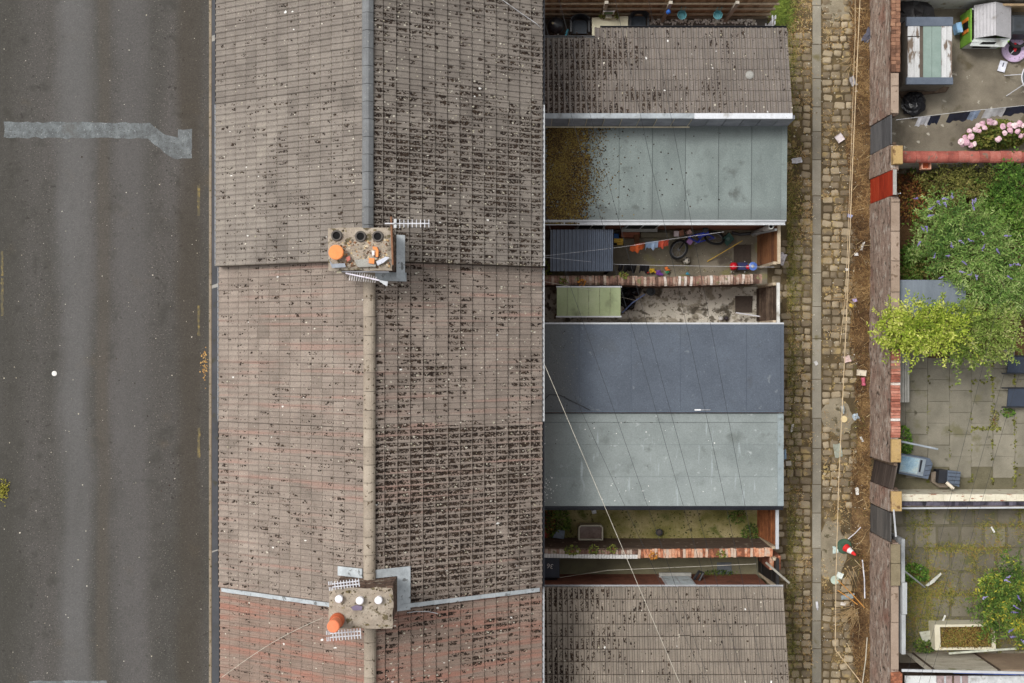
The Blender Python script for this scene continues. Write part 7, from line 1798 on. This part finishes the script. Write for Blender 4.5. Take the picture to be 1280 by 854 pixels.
# patio with bench, loungers, chests
t = thing("slatted_bench", "pale slatted bench against the alley wall on the patio", "bench", P(1131, 471, 0))
for k in range(4):
    MB().box(X(1124.5 + k * 3.2, .45), X(1127 + k * 3.2, .45), Y(503, .45), Y(440, .45), .42, .45).build("slat", plain("weathered_white_slat", 180, 178, 170, .8, .12) if k == 0 else MATS["weathered_white_slat"], t)
for py in (445, 498): MB().box(X(1124.5, .45), X(1136.6, .45), Y(py + 2, .45), Y(py, .45), .0, .418).build("leg_frame", WOOD_D, t)
for k, (ya, yb, lab) in enumerate(((445, 467, "dark blue lounger at the right edge, upper one"), (485, 509, "dark blue lounger at the right edge, lower one"))):
    t = thing("sun_lounger", lab, "lounger", P(1275, (ya + yb) / 2, 0), "dark loungers at the right edge")
    NV = MATS.get("navy_sling") or plain("navy_sling", 50, 58, 72, .7, .1)
    MB().hexa([(X(1259, .35), Y(yb, .35), .3), (X(1320, .35), Y(yb - 1, .35), .3), (X(1320, .35), Y(ya + 1, .35), .3), (X(1261, .35), Y(ya + 1, .35), .3)], [(X(1259, .35), Y(yb, .35), .34), (X(1320, .35), Y(yb - 1, .35), .34), (X(1320, .35), Y(ya + 1, .35), .34), (X(1261, .35), Y(ya + 1, .35), .34)]).build("sling", NV, t)
    for py in (ya, yb): MB().tube([P(1252, py, .36), P(1320, py, .36)], .022).build("side_rail", BLACK_M, t)
    for (px, py) in ((1257, ya), (1257, yb), (1300, ya), (1300, yb)): MB().tube([P(px, py, .36), P(px, py, 0)], .018).build("leg", BLACK_M, t)
def chest(lab, poly, z, rz=0):
    t = thing("storage_chest", lab, "chest", P(poly[0][0], poly[0][1], 0)); return t
t = chest("blue-grey storage chest with a pale picture panel on its lid, by the ajar gate", [(1145, 584)], .55)
SB = plain("slate_blue_plastic", 84, 94, 108, .5, .12)
q = [(1123, 592), (1160, 599), (1166, 580), (1162, 573), (1126, 567)]
MB().prism([(X(p[0], .5), Y(p[1], .5)) for p in q], 0, .5).build("body", SB, t)
q = [(1124, 590), (1153.5, 595.5), (1158, 574.5), (1127, 568.5)]
MB().prism([(X(p[0], .56), Y(p[1], .56)) for p in q], .501, .55).build("lid", plain("lid_grey", 128, 138, 146, .5, .1), t)
q = [(1124.5, 588.5), (1146.5, 592.5), (1150, 573.8), (1128, 570)]
MB().prism([(X(p[0], .57), Y(p[1], .57)) for p in q], .551, .556).build("picture_panel", mk("picture_print", [S(84, 120, 150), S(140, 166, 180), S(196, 190, 160)], scale=3, fine=(25, .3)), t)
q = [(1148.5, 590), (1150.5, 590.4), (1153.5, 575.5), (1151, 575)]
MB().prism([(X(p[0], .57), Y(p[1], .57)) for p in q], .551, .562).build("handle", BLACK_P, t)
for k in range(3):
    a = P(1159.5 + .8 * k, 594 - 6 * k, .505); MB().obox(a, (.2, .012, .01), .15).build("rib", BLACK_P, t)
t = thing("tool_box", "dark ribbed tool box with an open lid beside the storage chest", "box", P(1184, 600, 0))
MB().prism([(X(p[0], .45), Y(p[1], .45)) for p in ((1173, 604), (1183, 604), (1184, 588), (1174, 588))], 0, .45).build("body", plain("tool_box_dark", 34, 36, 42, .5), t)
MB().prism([(X(p[0], .5), Y(p[1], .5)) for p in ((1184, 604), (1199, 609), (1201, 590), (1185, 588))], .3, .5).build("lid", SB, t)
for k in range(4): MB().obox(P(1193, 591.5 + 4.6 * k, .51), (.36, .014, .012), -.06).build("rib", BLACK_P, t)
single(MB().prism([(X(p[0], .3), Y(p[1], .3)) for p in ((1165, 591), (1172, 590), (1172, 604), (1190, 606), (1186, 610), (1176, 610), (1166, 603))], .0, .2), "stone_block", plain("stone_brown", 118, 106, 92), "brown stone block beside the tool box", "stone")
single(MB().tube([P(1183, 603, .55), P(1192, 611, .6)], .05, 6), "cream_tube", plain("cream_tube", 206, 196, 178), "short cream tube lying on the tool box", "tube")
single(MB().tube([P(1122, 551, 1.0), P(1172, 561.5, .5)], .03, 8), "grey_pole", plain("grey_pole", 166, 174, 182, .4), "grey pole leaning from the alley wall over the patio", "pole")
bush("leafy_weed", "green weed at the wall by the grey pole", "weed", 1129, 552, .2, .4, .45, 420, LB_, .08, 80)
bush("leafy_weed", "green weed growing between the slabs near the lower lounger", "weed", 1260, 516, .2, .12, .1, 160, LB_, .06, 81)
bush("leafy_weed", "moss tuft between the slabs left of the lower lounger", "weed", 1242, 524, .12, .3, .1, 160, LO_, .05, 82)
n = 2400
lines = [('v', 1160, .5), ('v', 1187, .3), ('v', 1214, .35), ('v', 1241, .9), ('v', 1269, .8), ('h', 536, .7), ('h', 594, .5), ('h', 478, .3)]
pp = []
for (o_, c, d) in lines:
    k = int(260 * d); a = rs.uniform(445, 610, k) if o_ == 'v' else rs.uniform(1215, 1290, k); e = rs.normal(c, 1.3, k)
    keep = vnoise(a, a * 0 + c, 1 / 9, 90) > .55; a, e = a[keep], e[keep]
    pp.append(np.stack([e, a], 1) if o_ == 'v' else np.stack([a, e], 1))
pp = np.concatenate(pp); n = len(pp)
clumps("joint_weeds", np.stack([X(pp[:, 0]), Y(pp[:, 1]), np.full(n, -.002)], 1), rs.uniform(.012, .045, n), mk("joint_weed_green", [S(64, 60, 30), S(96, 98, 42), S(124, 124, 58)], arand=1.1), flat=.6, label="moss and weeds in the joints of the bench patio", cat="moss", seed=23)
# lower garden
t = thing("stone_planter", "rectangular cream planter filled with withered plants", "planter", P(1206, 797, 0))
zp = .5; A_ = [(1168, 781), (1243, 780), (1245, 812), (1169, 813)]; B_ = [(1175, 784), (1239, 783), (1240, 809), (1176, 810)]
W_ = lambda L_, z: [(X(p[0], zp), Y(p[1], zp), z) for p in L_]
m = MB(); m.mesh_add(W_(A_, 0) + W_(A_, zp) + W_(B_, zp) + W_(B_, .3), [(i, (i + 1) % 4, 4 + (i + 1) % 4, 4 + i) for i in range(4)] + [(4 + i, 4 + (i + 1) % 4, 8 + (i + 1) % 4, 8 + i) for i in range(4)] + [(8 + i, 8 + (i + 1) % 4, 12 + (i + 1) % 4, 12 + i) for i in range(4)])
m.build("trough", mk("planter_cream", [S(192, 184, 160), S(214, 208, 186)], scale=3, fine=(40, .15)), t)
MB().prism([(p[0], p[1]) for p in W_(B_, 0)], .1, .4).build("soil", G_SOIL, t)
n = 2600
pts = np.stack([X(rs.uniform(1176, 1240, n), zp), Y(rs.uniform(784, 810, n), zp), .42 + rs.uniform(0, .12, n)], 1)
leaves("withered_plants", pts, .05, mk("withered_leaf", [S(84, 66, 28), S(122, 98, 46), S(150, 124, 70), S(108, 116, 50)], arand=1.1), t, seed=24, kind='stuff')
pl_ = [(1240, 745, .9, .35), (1252, 730, 1.1, .42), (1268, 722, 1.3, .45), (1262, 742, 1.2, .45), (1250, 758, 1.0, .42), (1272, 756, 1.3, .5), (1262, 774, 1.0, .42), (1276, 784, 1.1, .45), (1232, 762, .7, .3), (1280, 735, 1.3, .45), (1246, 776, .8, .3), (1284, 770, 1.2, .4), (1238, 786, .6, .25)]
fl = [(px, py, 1.5, rng.uniform(0, 6.28)) for (px, py) in ((1228, 748), (1256, 725), (1262, 722), (1265, 765), (1262, 790), (1272, 745), (1278, 800), (1268, 758), (1263, 796))]
crown("flowering_shrub", "dark green shrub with purple and yellow flowers beside the planter", "shrub", pl_, 520, .1, mk("dark_shrub_leaf", [S(44, 66, 26), S(76, 104, 40), S(112, 136, 60), S(190, 176, 60)], arand=.9, scale=2, fine=(20, .25), transl=.2), 78, .35, shoots=30, flowers=fl, fmat=PURP)
n = 30000
ppx, ppy = rs.uniform(1132, 1285, n), rs.uniform(634, 816, n)
gx_, gy_ = X(ppx), Y(ppy)
jx = np.minimum(np.mod(gx_ - 11.25, .70), .70 - np.mod(gx_ - 11.25, .70)); jy = np.minimum(np.mod(gy_ + 5.55, .70), .70 - np.mod(gy_ + 5.55, .70))
d = np.clip(vnoise(ppx, ppy, 1 / 20, 91) - .3, 0, 1) * 1.2 * (np.exp(-(np.minimum(jx, jy) / .09) ** 2) + .22) + .8 * bell(ppx, 1140, 14) * bell(ppy, 745, 45) * 1.2 + .45 * bell(ppx, 1170, 22) * bell(ppy, 735, 24) + .3 * bell(ppx, 1160, 18) * bell(ppy, 775, 22) + .6 * np.exp(-((ppy - 686) / 6) ** 2) * (ppx > 1155) * (ppx < 1260)
k_ = rs.uniform(0, 1, n) < d * .8
blades("patio_weeds", np.stack([gx_[k_], gy_[k_], np.full(k_.sum(), 0)], 1), .1, .014, mk("patio_weed_green", [S(78, 76, 32), S(108, 112, 44), S(142, 136, 66), S(136, 106, 60)], arand=1, scale=1.2, fine=(20, .3)), up=.45, label="weeds spreading over the slabs of the lower garden", cat="weeds", seed=25)
bush("leafy_weed", "yellow-green weed at the middle of the lower garden", "weed", 1232, 729, .22, .2, .25, 240, LY_, .09, 84)
bush("leafy_weed", "green weed beside the broken batten", "weed", 1143, 716, .35, .25, .3, 420, LB_, .09, 85)
bush("leafy_weed", "green weed left of the planter under the fence", "weed", 1156, 806, .35, .2, .3, 360, LEAFG, .08, 86)
single(MB().prism([(X(p[0], .2), Y(p[1], .2)) for p in ((1150, 791), (1166, 789), (1168, 800), (1157, 808))], .1, .13), "white_board", plain("pale_board", 176, 176, 160), "pale broken board leaning left of the planter", "board")
single(MB().tube([P(1186, 817, .5), P(1225, 814, .5), P(1270, 811, .6)], .035, 6), "pale_gutter_pipe", plain("pale_pipe", 186, 188, 172), "pale pipe lying south of the planter", "pipe")
for k, (a, b_, lab) in enumerate(((1180, 773, "white feather-like scrap north of the planter"), (1241, 662, "white scrap on the slabs below the cream wall"), (1148, 711, "white scrap on the weed by the batten"))):
    single(MB().obox(P(a, b_, .03), (.05, .2, .012), -.4 + k * .9), "paper_scrap", plain("scrap_white_%s" % "abc"[k], 216, 216, 212), lab, "scrap")
# beyond the panel fence
t = thing("lean_to", "white sheeted lean-to at the bottom right corner", "lean-to", P(1150, 860, 0))
zz = 1.4
for k, (a, b_, m_) in enumerate(((1131, 1170.5, plain("white_sheet", 206, 208, 206, .6, .06)), (1171, 1210, plain("grey_pink_sheet", 150, 132, 130)), (1210.5, 1300, plain("white_sheet_east", 190, 192, 192)))):
    MB().box(X(a, zz), X(b_, zz), Y(900, zz), Y(845, zz), zz - .04, zz).build("roof_sheet", m_, t)
MB().box(X(1131, zz), X(1300, zz), Y(900, zz), Y(846, zz), 0, zz - .05).build("wall", WOOD_D, t)
for px in (1180, 1190, 1200): MB().box(X(px, zz), X(px + 2, zz), Y(900, zz), Y(845, zz), zz + .002, zz + .03).build("batten", WHITE_P if px != 1190 else WOOD_D, t)
t = thing("brick_pier", "small orange brick pier at the bottom corner of the alley wall", "pier", P(1122, 850, 0))
MB().box(X(1116, 1.95), X(1128, 1.95), Y(857, 1.95), Y(842, 1.95), 0, 1.95).build("pier", COPING_O, t)
